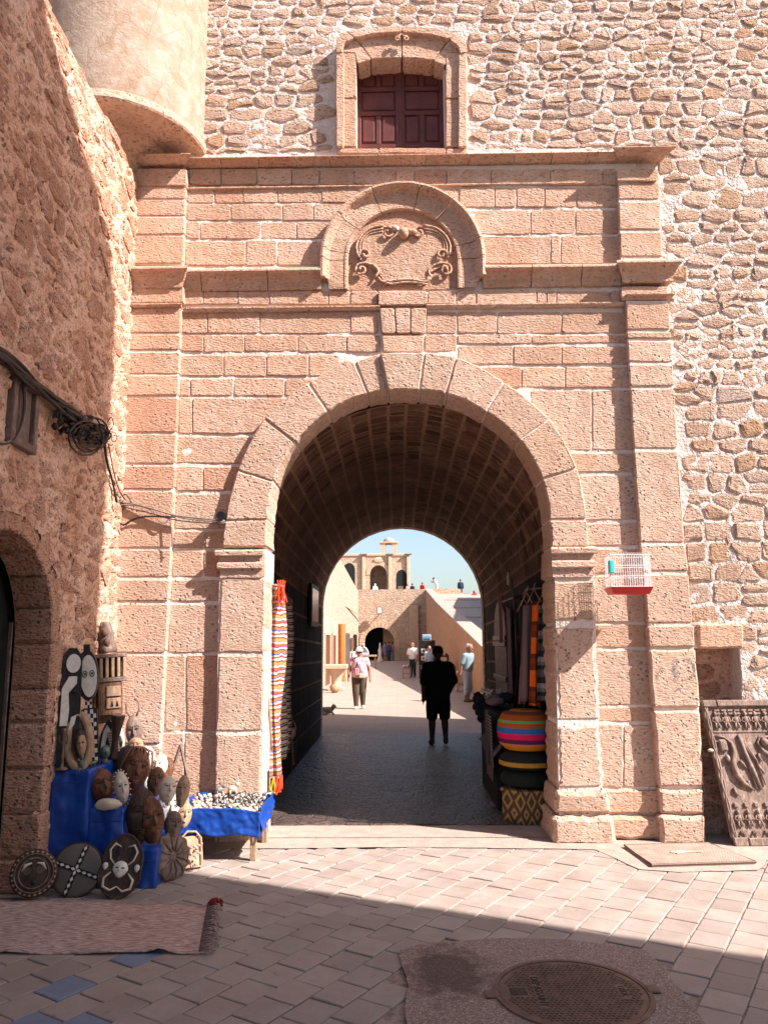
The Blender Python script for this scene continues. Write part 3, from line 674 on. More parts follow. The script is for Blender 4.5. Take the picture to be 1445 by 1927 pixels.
# imposts (small capitals) of the arch
for a, b, y0, y1 in ((419, 494, 1036, 1087), (1038, 1110, 1031, 1086)):
    t, bt = onY(a, y0, -PJ).z, onY(a, y1, -PJ).z; h = t-bt
    pr = [(.055, t), (.07, t-h*.06), (.065, t-h*.2), (.03, t-h*.23), (.028, t-h*.42), (.045, t-h*.5), (.045, t-h*.66), (.016, t-h*.7), (.014, t-h)]
    cornice('impost', onY(a, y0, -PJ).x, onY(b, y0, -PJ).x, -PJ, pr, .9 if a < 600 else .3, .3 if a < 600 else .9, 'smooth', seed=a)
    block('pier_block', [(a-3, y0), (b+(6 if a < 600 else 4), y0), (b+(5 if a < 600 else 4), y1), (a-3, y1)], -PJ+.002, .50, 'smooth', gate, rnd, ch=.006)
# ------------------------------------------------------------------ niche over the arch with its carved cartouche
NC = onY(757, 492); NR = (Xp(912, 492)-Xp(604, 492))/2; NRi = (Xp(858, 492)-Xp(655, 492))/2; zbot = Zp(546)
npro = [(NR, 0), (NR, .10), (NR-.012, .122), (NR-.035, .128), (NR-.058, .112), (NR-.072, .070), (NR-.085, .060), (NR-.10, .045), (NRi+.045, .045), (NRi+.035, .052), (NRi+.012, .050), (NRi, .03), (NRi, -.12)]
def npt(a, r, d):
    if a is None: return None
    return V((NC.x+r*math.cos(a), -d, NC.z+r*math.sin(a)))
cuts = [math.radians(q) for q in (0, 14, 50, 77, 112, 143, 172, 180)]
for a0, a1 in zip(cuts, cuts[1:]):
    a0 += .006; a1 -= .006; n = max(3, int((a1-a0)/.09)); vs = []; fs = []; w = len(npro)
    for i in range(n+1):
        for r, d in npro: p = npt(a0+(a1-a0)*i/n, r, d); vs.append(p+V((0, .006*noise.noise(p*8), 0)))
    for i in range(n):
        for k in range(w): fs.append((i*w+k, i*w+(k+1) % w, (i+1)*w+(k+1) % w, (i+1)*w+k))
    fs += [tuple(range(w)), tuple(range(n*w+w-1, n*w-1, -1))]
    fixn(mk('niche_voussoir', vs, fs, 'ashlar', gate))
zrim = Zp(519, -.1)
for sgn in (-1, 1):                           # straight legs of the niche moulding
    mb = MB(); n = len(npro); prf = npro
    vs = [(NC.x+sgn*r, -d, NC.z-.004) for r, d in prf] + [(NC.x+sgn*r, -d, zrim if r > NR-.09 else zbot) for r, d in prf]
    mb.add(vs, [tuple(range(n)), tuple(range(2*n-1, n-1, -1))] + [(i, i+n, (i+1) % n+n, (i+1) % n) for i in range(n)]); fixn(mb.build('niche_leg', 'ashlar', gate))
# tympanum
tp = [(NC.x+NRi*1.02*math.cos(math.pi*i/24), NC.z+NRi*1.02*math.sin(math.pi*i/24)) for i in range(25)] + [(NC.x-NRi*1.02, zbot), (NC.x+NRi*1.02, zbot)]
MB().prism(tp, -.008, .1).build('tympanum', 'ashlar', gate)
cart = MB()
def q2(lst, Y=-.03): return [onY(x, y, Y) for x, y in lst]
shield = [(672, 470), (676, 445), (690, 432), (715, 424), (745, 424), (775, 424), (805, 426), (832, 440), (846, 465), (843, 485), (832, 500), (810, 512), (800, 526), (760, 524), (722, 528), (712, 512), (690, 498), (676, 488)]
cart.prism([(p.x, p.z) for p in q2(shield)], -.03, 0)
fixn(cart.build('cartouche', 'ashlar', gate))
def scroll(pts, r, nm='scroll', Y=-.035, spiral=None):
    mb = MB(); P = q2(pts, Y)
    # smooth
    Q = []
    for i in range(len(P)-1):
        p0, p1, p2, p3 = P[max(0, i-1)], P[i], P[i+1], P[min(len(P)-1, i+2)]
        for t in (0, .33, .66):
            Q.append(.5*((2*p1)+(p2-p0)*t+(2*p0-5*p1+4*p2-p3)*t*t+(3*p1-p0-3*p2+p3)*t*t*t))
    Q.append(P[-1])
    if spiral:
        c = onY(spiral[0], spiral[1], Y); d = Q[-1]-c; R0 = max(.001, math.hypot(d.x, d.z)); a0 = math.atan2(d.z, d.x)
        for k in range(1, 15): a = a0+spiral[2]*k*.5; R = R0*(1-k/17); Q.append(V((c.x+R*math.cos(a), Y-.002*k, c.z+R*math.sin(a))))
    mb.tube(Q, [r]*len(Q), 7); return mb.build(nm, 'ashlar', gate, True)
for s_ in (-1, 1):
    fx = lambda lst: [(759+s_*(x-759), y) for x, y in lst]
    for k, off in enumerate((0, 6, 11)):
        scroll(fx([(797, 424+off), (820, 429+off), (838-off*.6, 443+off*.5), (847-off, 462), (845-off, 480)]), .012-.002*k, Y=-.045+.006*k)
    scroll(fx([(846, 474), (842, 486)]), .014, spiral=(759+s_*(831-759), 480, s_))
    scroll(fx([(812, 522), (806, 510), (815, 500), (830, 495), (845, 498), (849, 508)]), .013, spiral=(759+s_*(838-759), 508, -s_))
    scroll(fx([(800, 430), (796, 428)]), .013, spiral=(759+s_*(789-759), 439, s_))
scroll([(712, 522), (720, 530), (740, 528), (760, 526), (780, 527), (800, 530), (810, 522)], .013); scroll([(716, 528), (735, 534), (760, 531), (785, 532), (803, 535)], .010)
mb = MB(); c = onY(759, 439, -.07); mb.ball(c, (.055, .06, .06), 14, 10); mb.ball(onY(775, 436, -.05), (.06, .03, .035), 10, 6); mb.build('boss', 'ashlar', gate, True)
mb = MB(); mb.ball(onY(744, 430, -.05), (.04, .025, .035), 10, 6, .3, 2); mb.build('chipped_boss', 'pale_mortar', gate, True)
# faded blue spray marks on a pilaster block
s = NT('faded_blue_spray'); p = s.pos(); tr = s.new('ShaderNodeBsdfTransparent'); mx = s.new('ShaderNodeMixShader')
s.L(s.ramp(s.noise(p, 55, 4, .7), [(.47, 0), (.62, .8)]), mx.inputs[0]); s.L(tr.outputs[0], mx.inputs[1]); s.done((.14, .22, .27), .9); s.L(s.b.outputs[0], mx.inputs[2]); s.L(mx.outputs[0], s.out.inputs[0]); MT['spray'] = s.m
def ribbon(pts, w, Y):
    mb = MB(); P = [onY(x, y, Y) for x, y in pts]
    for a, b in zip(P, P[1:]):
        d = (b-a).normalized(); n_ = V((d.z, 0, -d.x))*w/2; mb.add([a-n_, b-n_, b+n_, a+n_], [(0, 1, 2, 3)])
    return mb.build('spray_mark', 'spray', gate)
for pts, w in [([(1246, 1255), (1239, 1265), (1236, 1278), (1241, 1286)], .018), ([(1268, 1240), (1272, 1252), (1266, 1262), (1275, 1268), (1270, 1280)], .05), ([(1297, 1240), (1303, 1252), (1308, 1262), (1300, 1275), (1290, 1277)], .028), ([(1268, 1300), (1280, 1295), (1285, 1306)], .02), ([(1293, 1238), (1298, 1250)], .04)]:
    ribbon(pts, w, -PJ-.024)
# pipe stub where the cables enter
pc = onY(418, 972, -.06); mb = MB(); mb.tube([pc+V((0, -.06, 0)), pc+V((0, .1, 0))], .045, 14); mb.build('conduit_stub', 'black_wood', gate)

# ------------------------------------------------------------------ vaulted passage
pas = thing('vaulted_passage', 'dark barrel vaulted passage of small stones running through the gate', 'passage', (.13, 4, 0))
VC, VR = .13, 1.635
def vz(y): return 2.74+(2.50-2.74)*max(0, min(1, (y-.4)/7.6))      # springing falls slightly towards the back
def vp(a, y, r): return V((VC+r*math.cos(a), y, vz(y)+r*math.sin(a)))
mb = MB(); n = 36; ys = [.40, 1, 2, 3, 4, 5, 6, 7, 8.0]; vs = []; fs = []
for y in ys:
    vs += [(VC+VR+.02, y, -.02)] + [vp(math.pi*i/n, y, VR-.002) for i in range(n+1)] + [(VC-VR-.02, y, -.02)]
w = n+3
for j in range(len(ys)-1):
    for i in range(w-1): fs.append((j*w+i, j*w+i+1, (j+1)*w+i+1, (j+1)*w+i))
mk('mortar_lining', vs, fs, 'vault_mortar', pas)
cells = []; rnd = random.Random(31)
NS = 24
for k in range(-7, NS+7):
    y = .42
    while y < 7.9:
        L = rnd.uniform(.10, .24) if 0 <= k < NS else rnd.uniform(.25, .5)
        cells.append((y, min(y+L, 7.95), k)); y += L
cells.sort(key=lambda c: (not (0 <= c[2] < NS), c[0])); rest = MB(); rest2 = MB()
for q, (y0, y1, k) in enumerate(cells):
    g = .018; prd = rnd.uniform(.0, .012); vs = []
    for rr, e in ((VR+.02, 0), (VR-.003-prd*.2, .001), (VR-.005-prd*.3, .006)):
        for (yy, sd) in ((y0+g+e, 0), (y1-g-e, 0), (y1-g-e, 1), (y0+g+e, 1)):
            if 0 <= k < NS:
                da = math.pi/NS; a = (k+sd+.10*noise.noise(V(((k+sd)*3.7, yy*.8, 1))))*da+(g+e)/VR*(1 if sd == 0 else -1)
                vs.append(vp(a, yy, rr)+V((rnd.uniform(-.006, .006),)*3))
            else:
                kk = (-1-k) if k < 0 else (k-NS); sg = 1 if k < 0 else -1; h = vz(4)/7
                z = vz(yy)-(kk+sd)*(vz(yy)/7)-(g+e)*(1 if sd == 0 else -1)
                vs.append(V((VC+sg*rr, yy, z)))
    fs = [[a*4+i, a*4+(i+1) % 4, (a+1)*4+(i+1) % 4, (a+1)*4+i] for a in (0, 1) for i in range(4)] + [[8, 9, 10, 11]]
    side_ = not (0 <= k < NS)
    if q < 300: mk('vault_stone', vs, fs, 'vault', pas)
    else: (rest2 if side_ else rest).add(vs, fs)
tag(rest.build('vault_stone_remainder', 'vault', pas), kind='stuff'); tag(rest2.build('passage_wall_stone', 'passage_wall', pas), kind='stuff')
# back end of the gatehouse
vs, fs = wall_arch(lambda u, z, d: V((u, 7.95+d, z)), -7, 8, -.02, 9.85, .115, 1.62, 2.52, .35, 22)
fixn(mk('back_wall', vs, fs, 'far_plaster', pas))
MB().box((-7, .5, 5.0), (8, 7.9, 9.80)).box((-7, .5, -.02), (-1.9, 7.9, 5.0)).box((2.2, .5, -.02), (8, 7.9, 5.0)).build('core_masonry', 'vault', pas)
# ================================================================== RUBBLE WALL above and beside the gateway
rub = thing('rubble_wall', 'high wall of irregular stones in pale mortar around the gateway', 'wall', (3.3, 0, 0))
ZT = 9.85; ZG = onY(700, 287).z; XG = onY(1258, 700).x+.03
WX0, WX1, WZ0, WZ1 = Xp(671, 200), Xp(836, 200), Zp(279), Zp(113)          # window opening
NX1, NZ1 = Xp(1396, 1300), Zp(1223)                                     # recess beside the pilaster
mb = MB(); Yb = .012
def slab(x0, z0, x1, z1, y0=Yb, y1=.5): mb.box((x0, y0, z0), (x1, y1, z1))
slab(-3.6, ZG-.02, WX0, ZT); slab(WX1, ZG-.02, 6.5, ZT); slab(WX0, WZ1+.12, WX1, ZT); slab(WX0, ZG-.02, WX1, WZ0-.01)
slab(2.6, NZ1, 6.5, ZG-.02); slab(NX1, -.02, 6.5, NZ1); mb.build('mortar_body', 'pale_mortar', rub)
mb = MB(); slab(2.5, -.02, NX1, NZ1, .24, .5); mb.build('recess_back', 'side_plaster', rub)  # recess shade put into the colour: browner plaster here, browner stones below
fm = lambda u, z: .003+.009*fbm(u, z, 3.1, 2)+.006*fbm(u, z, 13, 5)
wmap = lambda u, z, d: V((u, Yb+d, z))
sheet('mortar_face', wmap, -2.3, 5.4, ZG+.0, ZT, .035, fm, 'pale_mortar', rub, lambda u, z: not (Xp(640, 200) < u < Xp(870, 200) and z < Zp(62)))
sheet('mortar_face', wmap, XG-.06, 5.4, .0, ZG, .035, fm, 'pale_mortar', rub, lambda u, z: not (u < NX1 and z < NZ1+.06))
rnd = random.Random(41)
cells = rubble_cells(-2.3, 5.2, ZG+.02, ZT-.05, .085, .28, .12, .46, rnd) + rubble_cells(XG+.02, 5.2, .02, ZG+.02, .085, .26, .11, .44, random.Random(43))
FX0, FX1, FZ1 = Xp(631, 200)-.01, Xp(879, 200)+.01, Zp(49)
def keep(c, poly):
    if FX0-.05 < c.x < FX1+.05 and c.y < FZ1+.04: return False
    if c.y < ZG+.02 and c.x < XG+.03: return False
    if c.y < NZ1+.03 and c.x < NX1+.03: return False
    return True
def clampx(c, poly):
    out = []
    for p in poly:
        x, z = p.x, p.y
        if FX0-.15 < c.x < FX0 and z < FZ1: x = min(x, FX0)
        if FX1 < c.x < FX1+.15 and z < FZ1: x = max(x, FX1)
        if c.y < ZG+.02: x = max(x, XG)
        else: z = max(z, ZG+.02) if x < XG+.0 else z
        if c.y < NZ1+.1 and c.x > NX1: x = max(x, NX1+.01) if z < NZ1 else x
        out.append(V((x, z)))
    return (c, out)
cells = [clampx(*c) for c in cells if keep(*c)]
place_stones('rubble_stone', cells, lambda u, z, d: V((u, Yb-.002+d, z)), 'rubble', rub, .008, .014, rnd,
             lambda c: (inview((c[0].x, 0, c[0].y), 0), area(c[1])), 300)
# recess stones and the big stone over it
rec = rubble_cells(2.6, NX1, .05, NZ1-.05, .14, .26, .2, .42, random.Random(45))
place_stones('recess_stone', rec, lambda u, z, d: V((u, .238+d, z)), 'side_stone', rub, .012, .012, rnd, lambda c: area(c[1]), 60)
block('lintel_stone', [(1312, 1172), (1399, 1172), (1399, 1221), (1313, 1221)], -.035, .3, 'ashlar', rub, rnd, ch=.02, jit=.01)
# window ----------------------------------------------------------------
win = rub
def wb(px, Yf=-.055, depth=.42, **k): return block('window_surround', px, Yf, depth, 'ashlar', rub, rnd, gap=.004, **k)
for x0, x1 in ((634, 671), (838, 875)):
    for y0, y1 in ((100, 185), (187, 277)): wb([(x0, y0), (x1, y0), (x1, y1), (x0, y1)])
    xo = (632, 648) if x0 < 700 else (862, 879)
    wb([(xo[0], 100), (xo[1], 100), (xo[1], 277), (xo[0], 277)], -.10, .2)
wb([(634, 279), (712, 279), (712, 290), (634, 290)], -.07, .42); wb([(713, 278), (838, 278), (838, 290), (713, 290)], -.07, .42); wb([(839, 279), (878, 279), (878, 290), (839, 290)], -.07, .42)
topo = [(632, 100), (633, 72), (650, 58), (700, 50), (756, 48), (812, 52), (858, 62), (877, 80), (879, 100)]
topi = [(671, 100), (671, 122), (700, 113), (730, 110), (756, 109), (790, 111), (815, 115), (838, 124), (838, 100)]
mid_o = [(645, 100), (648, 82), (668, 72), (705, 64), (756, 61), (808, 65), (845, 75), (862, 88), (864, 100)]
for i in range(0, 8, 2):
    wb([topo[i], topo[i+1], topo[i+2], mid_o[i+2], mid_o[i+1], mid_o[i]], -.11, .3)
    a = [(671 if i == 0 else mid_o[i][0], mid_o[i][1]), mid_o[i+1], mid_o[i+2], topi[min(8, i+2)], topi[i+1], topi[i]]
    if i == 0: a = [mid_o[0], mid_o[1], mid_o[2], topi[2], topi[1], topi[0]]
    if i == 6: a = [mid_o[6], mid_o[7], mid_o[8], topi[8], topi[7], topi[6]]
    wb(a, -.055, .42)
for sx in (-1, 1):
    mb = MB(); c = onY(756+sx*9, 72, -.12); pts = []
    for k in range(16): a = 1.2+k*.55; R = .033*(1-k/22); pts.append(c+V((sx*R*math.cos(a), 0, R*math.sin(a))))
    mb.tube([onY(755, 64, -.12), onY(755+sx*5, 68, -.12)]+pts, .009, 6); mb.build('keystone_scroll', 'ashlar', rub, True)
YS = .20
for sx, (xa, xb) in ((0, (672, 753)), (1, (754, 836))):
    P0, P1 = onY(xa, 282, YS), onY(xb, 282, YS); zb, zt = onY(700, 281, YS).z, onY(700, 100, YS).z; wd = P1.x-P0.x
    leaf = MB().box((P0.x, YS, zb), (P1.x, YS+.04, zt)).build('shutter', 'shutter', rub)
    H = zt-zb; st = .045; mid = P0.x+wd/2
    mb = MB()
    for x in (P0.x, P1.x-st): mb.box((x, YS-.022, zb), (x+st, YS+.01, zt), .004)
    for f in (0.0, .335, .585, .955): mb.box((P0.x+st, YS-.021, zb+H*f), (P1.x-st, YS+.009, zb+H*f+.05), .004)
    for f0, f1 in ((0.04, .335), (.63, .96)): mb.box((mid-.025, YS-.020, zb+H*f0), (mid+.025, YS+.008, zb+H*f1), .004)
    mb.build('shutter_frame', 'shutter', leaf)
    for f0, f1, cols in ((.06, .325, 2), (.385, .575, 1), (.635, .945, 2)):
        for k in range(cols):
            x0 = (P0.x+st if k == 0 else mid+.025)+.014; x1 = ((P1.x-st) if (k == cols-1) else mid-.025)-.014
            MB().box((x0, YS-.014, zb+H*f0+.01), (x1, YS+.012, zb+H*f1), .010).build('panel', 'shutter', leaf)
    if sx: MB().box((P0.x-.012, YS-.034, zb), (P0.x+.012, YS-.022, zt), .004).build('meeting_strip', 'shutter', leaf)
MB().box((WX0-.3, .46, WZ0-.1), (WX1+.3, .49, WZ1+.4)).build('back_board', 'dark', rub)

# ================================================================== TURRET in the corner
tur = thing('corner_turret', 'pale plastered round turret bulging from the corner above the gateway', 'turret', (-2.95, 0, 7))
zr = onY(378, 290).z; TR = .93; TC = V((onY(383, 280).x-TR, .04))
def cyl(mb, prof, n=56): mb.lathe(prof, n, (TC.x, TC.y, 0))
mb = MB(); cyl(mb, [(TR-.012, zr+.115), (TR-.01, zr+.13), (TR, zr+.2)]+[(TR+.004*math.sin(k*2.1), zr+.2+k*.25) for k in range(1, 12)]+[(TR-.05, zr+3.1), (.1, zr+3.2)])
mb.build('drum', 'turret', tur, True)
mb = MB(); cyl(mb, [(.3, zr), (TR+.02, zr), (TR+.035, zr+.02), (TR+.03, zr+.10), (TR+.008, zr+.118), (.3, zr+.118)]); mb.build('base_ring', 'smooth', tur)
mb = MB(); mb.lathe([(.1, zr-.5), (.25, zr-.42), (.36, zr-.2), (.62, zr-.02), (.62, zr+.05)], 32, (TC.x-.1, TC.y, 0)); mb.build('corbel', 'ashlar', tur, True)

# ================================================================== LEFT SIDE WALL with its doorway
side = thing('side_wall', 'rough plastered stone wall with a dark arched doorway left of the gate', 'wall', (-2.8, -1.5, 0))
ZS = onY(265, 345).z
DC, DR, DSP = -2.36, .80, 1.84                    # doorway centre along Y, half width, springing
vs, fs = wall_arch(lambda u, z, d: V((lwx(u)-.006-d, u, z)), -7.5, .12, -.02, ZS-.03, DC, DR+.02, DSP, .30, 20)
fixn(mk('plaster_body', vs, fs, 'side_plaster', side))
rnd = random.Random(51)
def fside(u, z):
    h = .020*fbm(u, z, 2.3, 9)+.026*fbm(u*.55+z*.25, z*1.2, 6, 3); q = fbm(u*.5+z*.3, z*1.3, 14, 6, 2)
    return .010+h-.10*max(0, q-.14)+.010*fbm(u, z, 30, 1, 2)
def dk(u, z):
    return math.hypot(u-DC, max(0, z-DSP)) > DR+.10 and not (-2.58 < u < -2.16 and 3.19 < z < 3.71)
sheet('plaster_face', lambda u, z, d: V((lwx(u)-d, u, z)), -4.0, .03, .0, ZS-.1, .022, fside, 'side_plaster', side, dk)
cells = rubble_cells(-6.5, .02, .02, ZS-.12, .16, .34, .18, .46, rnd, .35)
def kd(c):
    d = math.hypot(c.x-DC, max(0, c.y-DSP)); return d > DR+.22 if c.y > DSP-.1 else abs(c.x-DC) > DR+.14
cells = [c for c in cells if kd(c[0]) and not (-2.70 < c[0].x < -2.08 and 3.10 < c[0].y < 3.78)]
cells = [(c, [V((min(p.x, .02), p.y)) for p in poly]) for c, poly in cells]
place_stones('wall_stone', cells, lambda u, z, d: V((lwx(u)-.008-d*.9, u, z)), 'side_stone', side, .018, .020, rnd, lambda c: (inview((lwx(c[0].x), c[0].x, c[0].y), 0), area(c[1])), 240)
# rough coping stones along the wall top
y = .0
while y > -6.5:
    L = rnd.uniform(.25, .5); mb = MB(); z0 = ZS-.12; j = rnd.uniform(-.015, .015)
    mb.box((lwx(y)-.62, y-L+.006, z0), (lwx(y)+.012+j, y-.006, ZS+rnd.uniform(-.02, .015)), .02); mb.build('coping_stone', 'side_stone', side); y -= L
# doorway stones: jamb (both sides) and arch
def lw(u, z, d): return V((lwx(u)-d, u, z))
def ustone(nm, poly, d0, d1, r, mat='side_stone', par=side):
    poly = [V(p) for p in poly]
    if area(poly) <= 0: return
    o0 = rough_outline(inset2(poly, .008), .1, .008, r, .02); o1 = inset2(o0, .012); n = len(o0); dl = d0+r.uniform(-.008, .008)
    vs = [lw(p.x, p.y, d1) for p in o0]+[lw(p.x, p.y, dl+.012) for p in o0]+[lw(p.x, p.y, dl) for p in o1]
    fs = [[i, (i+1) % n, n+(i+1) % n, n+i] for i in range(n)]+[[n+i, n+(i+1) % n, 2*n+(i+1) % n, 2*n+i] for i in range(n)]+[list(range(2*n, 3*n)), list(range(n))[::-1]]
    return fixn(mk(nm, vs, fs, mat, par))
for sg in (1, -1):
    z = 0; k = 0
    while z < DSP-.01:
        h = min(rnd.uniform(.2, .36), DSP-z) if DSP-z > .45 else DSP-z
        w = .13+.12*(k % 2)
        ustone('jamb_stone', [(DC+sg*(DR-.03), z), (DC+sg*(DR+w), z), (DC+sg*(DR+w), z+h), (DC+sg*(DR-.03), z+h)], -.012, .28, rnd); z += h; k += 1
na = 9
for k in range(na):
    a0, a1 = math.pi*k/na, math.pi*(k+1)/na; R0, R1 = DR-.03, DR+.20+.05*(k % 2)
    ustone('arch_stone', [(DC+r*math.cos(a), DSP+r*math.sin(a)) for r, a in ((R0, a0), (R1, a0), (R1, (a0+a1)/2), (R1, a1), (R0, a1), (R0, (a0+a1)/2))], -.010, .28, rnd)
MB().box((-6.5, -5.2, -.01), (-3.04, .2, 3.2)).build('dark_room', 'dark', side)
MB().box((lwx(-1.6)-.30, DC+DR-.10, 0), (lwx(-1.6)-.275, DC+DR-.085, 2.0)).build('door_edge', 'wood_grey', side)
# small hatch door set in the wall
hz0, hz1, hy0, hy1 = 3.20, 3.70, -2.57, -2.17
ht = thing('wall_hatch', 'small framed wooden hatch door set high in the plastered side wall', 'hatch', (lwx(-2.4), -2.4, 3.2))
def lbox(y0, y1, z0, z1, d0, d1, ch=.006): return MB().box((min(lwx(y0)+d0, lwx(y0)+d1), y0, z0), (max(lwx(y0)+d0, lwx(y0)+d1), y1, z1), ch)
for a in ((hy0, hy0+.055, hz0, hz1), (hy1-.055, hy1, hz0, hz1)): lbox(*a, -.03, .045).build('hatch_frame', 'wood_grey', ht)
for a in ((hy0+.056, hy1-.056, hz0, hz0+.055), (hy0+.056, hy1-.056, hz1-.055, hz1)): lbox(*a, -.03, .043).build('hatch_frame', 'wood_grey', ht)
lbox(hy0+.057, hy1-.085, hz0+.057, hz1-.057, -.03, .012).build('hatch_panel', 'wood_grey', ht)

# ================================================================== building across the square (out of frame, throws the foreground shadow)
XO = 5.4
edge = [(80, 0), (114, 131), (152, 277), (183, 363), (204, 460), (216, 584), (210, 722), (200, 880), (190, 1000), (181, 1105), (178, 1180)]
prof = []
for x, y in edge:
    p = onL(x, y); k = XO-p.x; prof.append((p.y-k*(-SD.y/SD.x), p.z+k*SD.z/SD.x))
y0 = prof[-1][0]; prof = [(-17, prof[0][1]+1.2), (prof[0][0]-2.2, prof[0][1]+1.0)] + prof + [(y0+.08, 7.2), (y0-.10, 3.3), (y0-.14, 0), (-17, 0)]
mb = MB(); n = len(prof); ex = V((SD.x, SD.y, 0)).normalized()*6
vs = [V((XO, y, z)) for y, z in prof]; vs += [v+ex for v in vs]
mb.add(vs, [tuple(range(n)), tuple(range(2*n-1, n-1, -1))]+[(i, i+n, (i+1) % n+n, (i+1) % n) for i in range(n)])
fixn(mb.build('shading_building', 'far_plaster', None, label='tall plastered building with a rounded shoulder across the square, behind the viewer', cat='building'))

# ================================================================== COURTYARD beyond the passage
def cwx(Y): return -2.72-(Y-10)*.0155
cw = thing('courtyard_wall', 'long sunlit plastered wall with narrow doorways along the left of the courtyard', 'wall', (-3, 30, 0))
mb = MB(); vs = []
for Y in (8.3, 64.2):
    vs += [(cwx(Y), Y, -.02), (cwx(Y), Y, 6.3), (cwx(Y)-.7, Y, 6.3), (cwx(Y)-.7, Y, -.02)]
mb.add(vs, [(0, 1, 5, 4), (1, 2, 6, 5), (2, 3, 7, 6), (0, 3, 2, 1), (4, 5, 6, 7)]); fixn(mb.build('wall_body', 'far_plaster', cw))
def cY(x):      # depth of a pixel column on the courtyard wall
    d = ray(x, 1250); k = (-2.72+.155-.0155*CP.y*1.0-CP.x)/(d.x+.0155*d.y); return (CP+d*k).y
for x0, x1, y0 in ((611, 619, 1196), (625.5, 630, 1198)):
    Ya, Yc = cY(x0), cY(x1); X = cwx((Ya+Yc)/2); zt = 2.05
    MB().box((X-.1, Ya, 0), (X+.03, Yc, zt)).build('door', 'wood_red', cw)
    for q in (Ya-.10, Yc): MB().box((X-.1, q, 0), (X+.06, q+.10, zt+.1)).build('door_jamb', 'far_trim', cw)
    MB().box((X-.1, Ya-.1, zt+.01), (X+.06, Yc+.1, zt+.75), .03).build('door_head', 'far_trim', cw)
Ya = cY(652); X = cwx(Ya)
MB().box((X-.02, cY(645), 0), (X+.05, cY(656), 2.3)).build('grey_door', 'steel', cw)
MB().box((X-.02, 20, 3.95), (X+.05, 64, 4.02)).build('ledge', 'far_trim', cw)
# back wall with archway
BY = 64.3
bw = thing('courtyard_back_wall', 'tall rubble wall with a round archway closing the far end of the courtyard', 'wall', (-1.6, BY, 0))
ac = onY(714, 1243, BY); arr = (onY(743, 1243, BY).x-onY(686, 1243, BY).x)/2; ztop = onY(740, 1109, BY).z
apex = onY(714, 1180, BY).z
vs, fs = wall_arch(lambda u, z, d: V((u, BY+d, z)), -9, 6.0, -.02, ztop, ac.x, arr, apex-arr, .9, 20)
fixn(mk('wall_body', vs, fs, 'far_rubble', bw))
na = 15
for k in range(na):
    a0, a1 = math.pi*k/na+.012, math.pi*(k+1)/na-.012; zs_ = apex-arr
    vs = [(ac.x+r*math.cos(a), BY+d, zs_+r*math.sin(a)) for d in (-.06, .5) for r, a in ((arr-.03, a0), (arr+.45, a0), (arr+.45, a1), (arr-.03, a1))]
    fixn(mk('arch_stone', vs, [(0, 1, 2, 3), (7, 6, 5, 4), (0, 4, 5, 1), (1, 5, 6, 2), (2, 6, 7, 3), (3, 7, 4, 0)], 'far_trim', bw))
for sg in (-1, 1):
    for k in range(4):
        h = (apex-arr)/4; MB().box((min(ac.x+sg*(arr-.03), ac.x+sg*(arr+.45)), BY-.06, k*h), (max(ac.x+sg*(arr-.03), ac.x+sg*(arr+.45)), BY+.5, (k+1)*h-.02), .02).build('jamb_stone', 'far_trim', bw)
k0 = onY(776, 1150, BY); MB().box((k0.x-.25, BY-.35, 0), (k0.x+.55, BY+.1, onY(776, 1139, BY).z), .04).build('buttress', 'far_trim', bw)
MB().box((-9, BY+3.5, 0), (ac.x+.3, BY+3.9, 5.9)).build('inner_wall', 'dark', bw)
MB().box((ac.x+.31, BY+2.2, 0), (6, BY+2.6, 5.9)).build('inner_pier', 'far_rubble', bw)
MB().box((-9, BY+.9, 4.6), (6, BY+4.5, 5.0)).build('inner_ceiling', 'vault', bw)
# terrace on top
TZ = onY(760, 1111, BY).z-.25
MB().box((-14, BY+.91, TZ-.3), (22, BY+60, TZ)).build('terrace', 'pale_stone', kind='structure')
MB().box((6.01, BY+.4, -.02), (22, BY+.9, TZ)).build('terrace_retaining_wall', 'far_rubble', None, label='rubble retaining wall holding up the terrace behind the ramp', cat='wall')
q0, q1 = onY(826, 1117, BY+9), onY(910, 1118, BY+9)
mb = MB(); mb.box((q0.x, BY+9, TZ), (q1.x+8, BY+9.5, q0.z), .03); mb.build('terrace_parapet', 'far_rubble', None, label='low rubble parapet at the far edge of the terrace', cat='parapet')
# ramp with its side wall
RX = 2.70
def rampz(Y): return max(.25, 1.49+(Y-16.2)*(4.28-1.49)/(44.5-16.2)) if Y < 44.5 else 4.28+(Y-44.5)*(TZ+.3-4.28)/(BY-44.5)
rw = thing('ramp_wall', 'smooth orange rendered side wall of the ramp, rising towards the terrace', 'wall', (RX, 40, 0))
ysr = [9.5+i*(BY-9.5)/16 for i in range(17)]; vs = []; fs = []
for Y in ysr:
    zt = rampz(Y)
    vs += [(RX, Y, -.02), (RX, Y, zt), (RX+.55, Y, zt), (RX+.55, Y, -.02)]
for i in range(16):
    for k in range(4): fs.append((i*4+k, i*4+(k+1) % 4, (i+1)*4+(k+1) % 4, (i+1)*4+k))
fs += [(0, 1, 2, 3), (67, 66, 65, 64)]
fixn(mk('wall_body', vs, fs, 'ramp_wall', rw))
Y = 9.5
while Y < BY-.6:
    Y2 = min(Y+1.3, BY-.2); a, b = rampz(Y), rampz(Y2)
    vs = [(RX-.05, Y+.01, a), (RX+.6, Y+.01, a), (RX+.6, Y2-.01, b), (RX-.05, Y2-.01, b)]; vs += [(x, y, z+.09) for x, y, z in vs]
    fixn(mk('coping_slab', vs, [(3, 2, 1, 0), (4, 5, 6, 7), (0, 1, 5, 4), (1, 2, 6, 5), (2, 3, 7, 6), (3, 0, 4, 7)], 'pale_stone', rw)); Y = Y2
rp = MB(); vs = []; fs = []
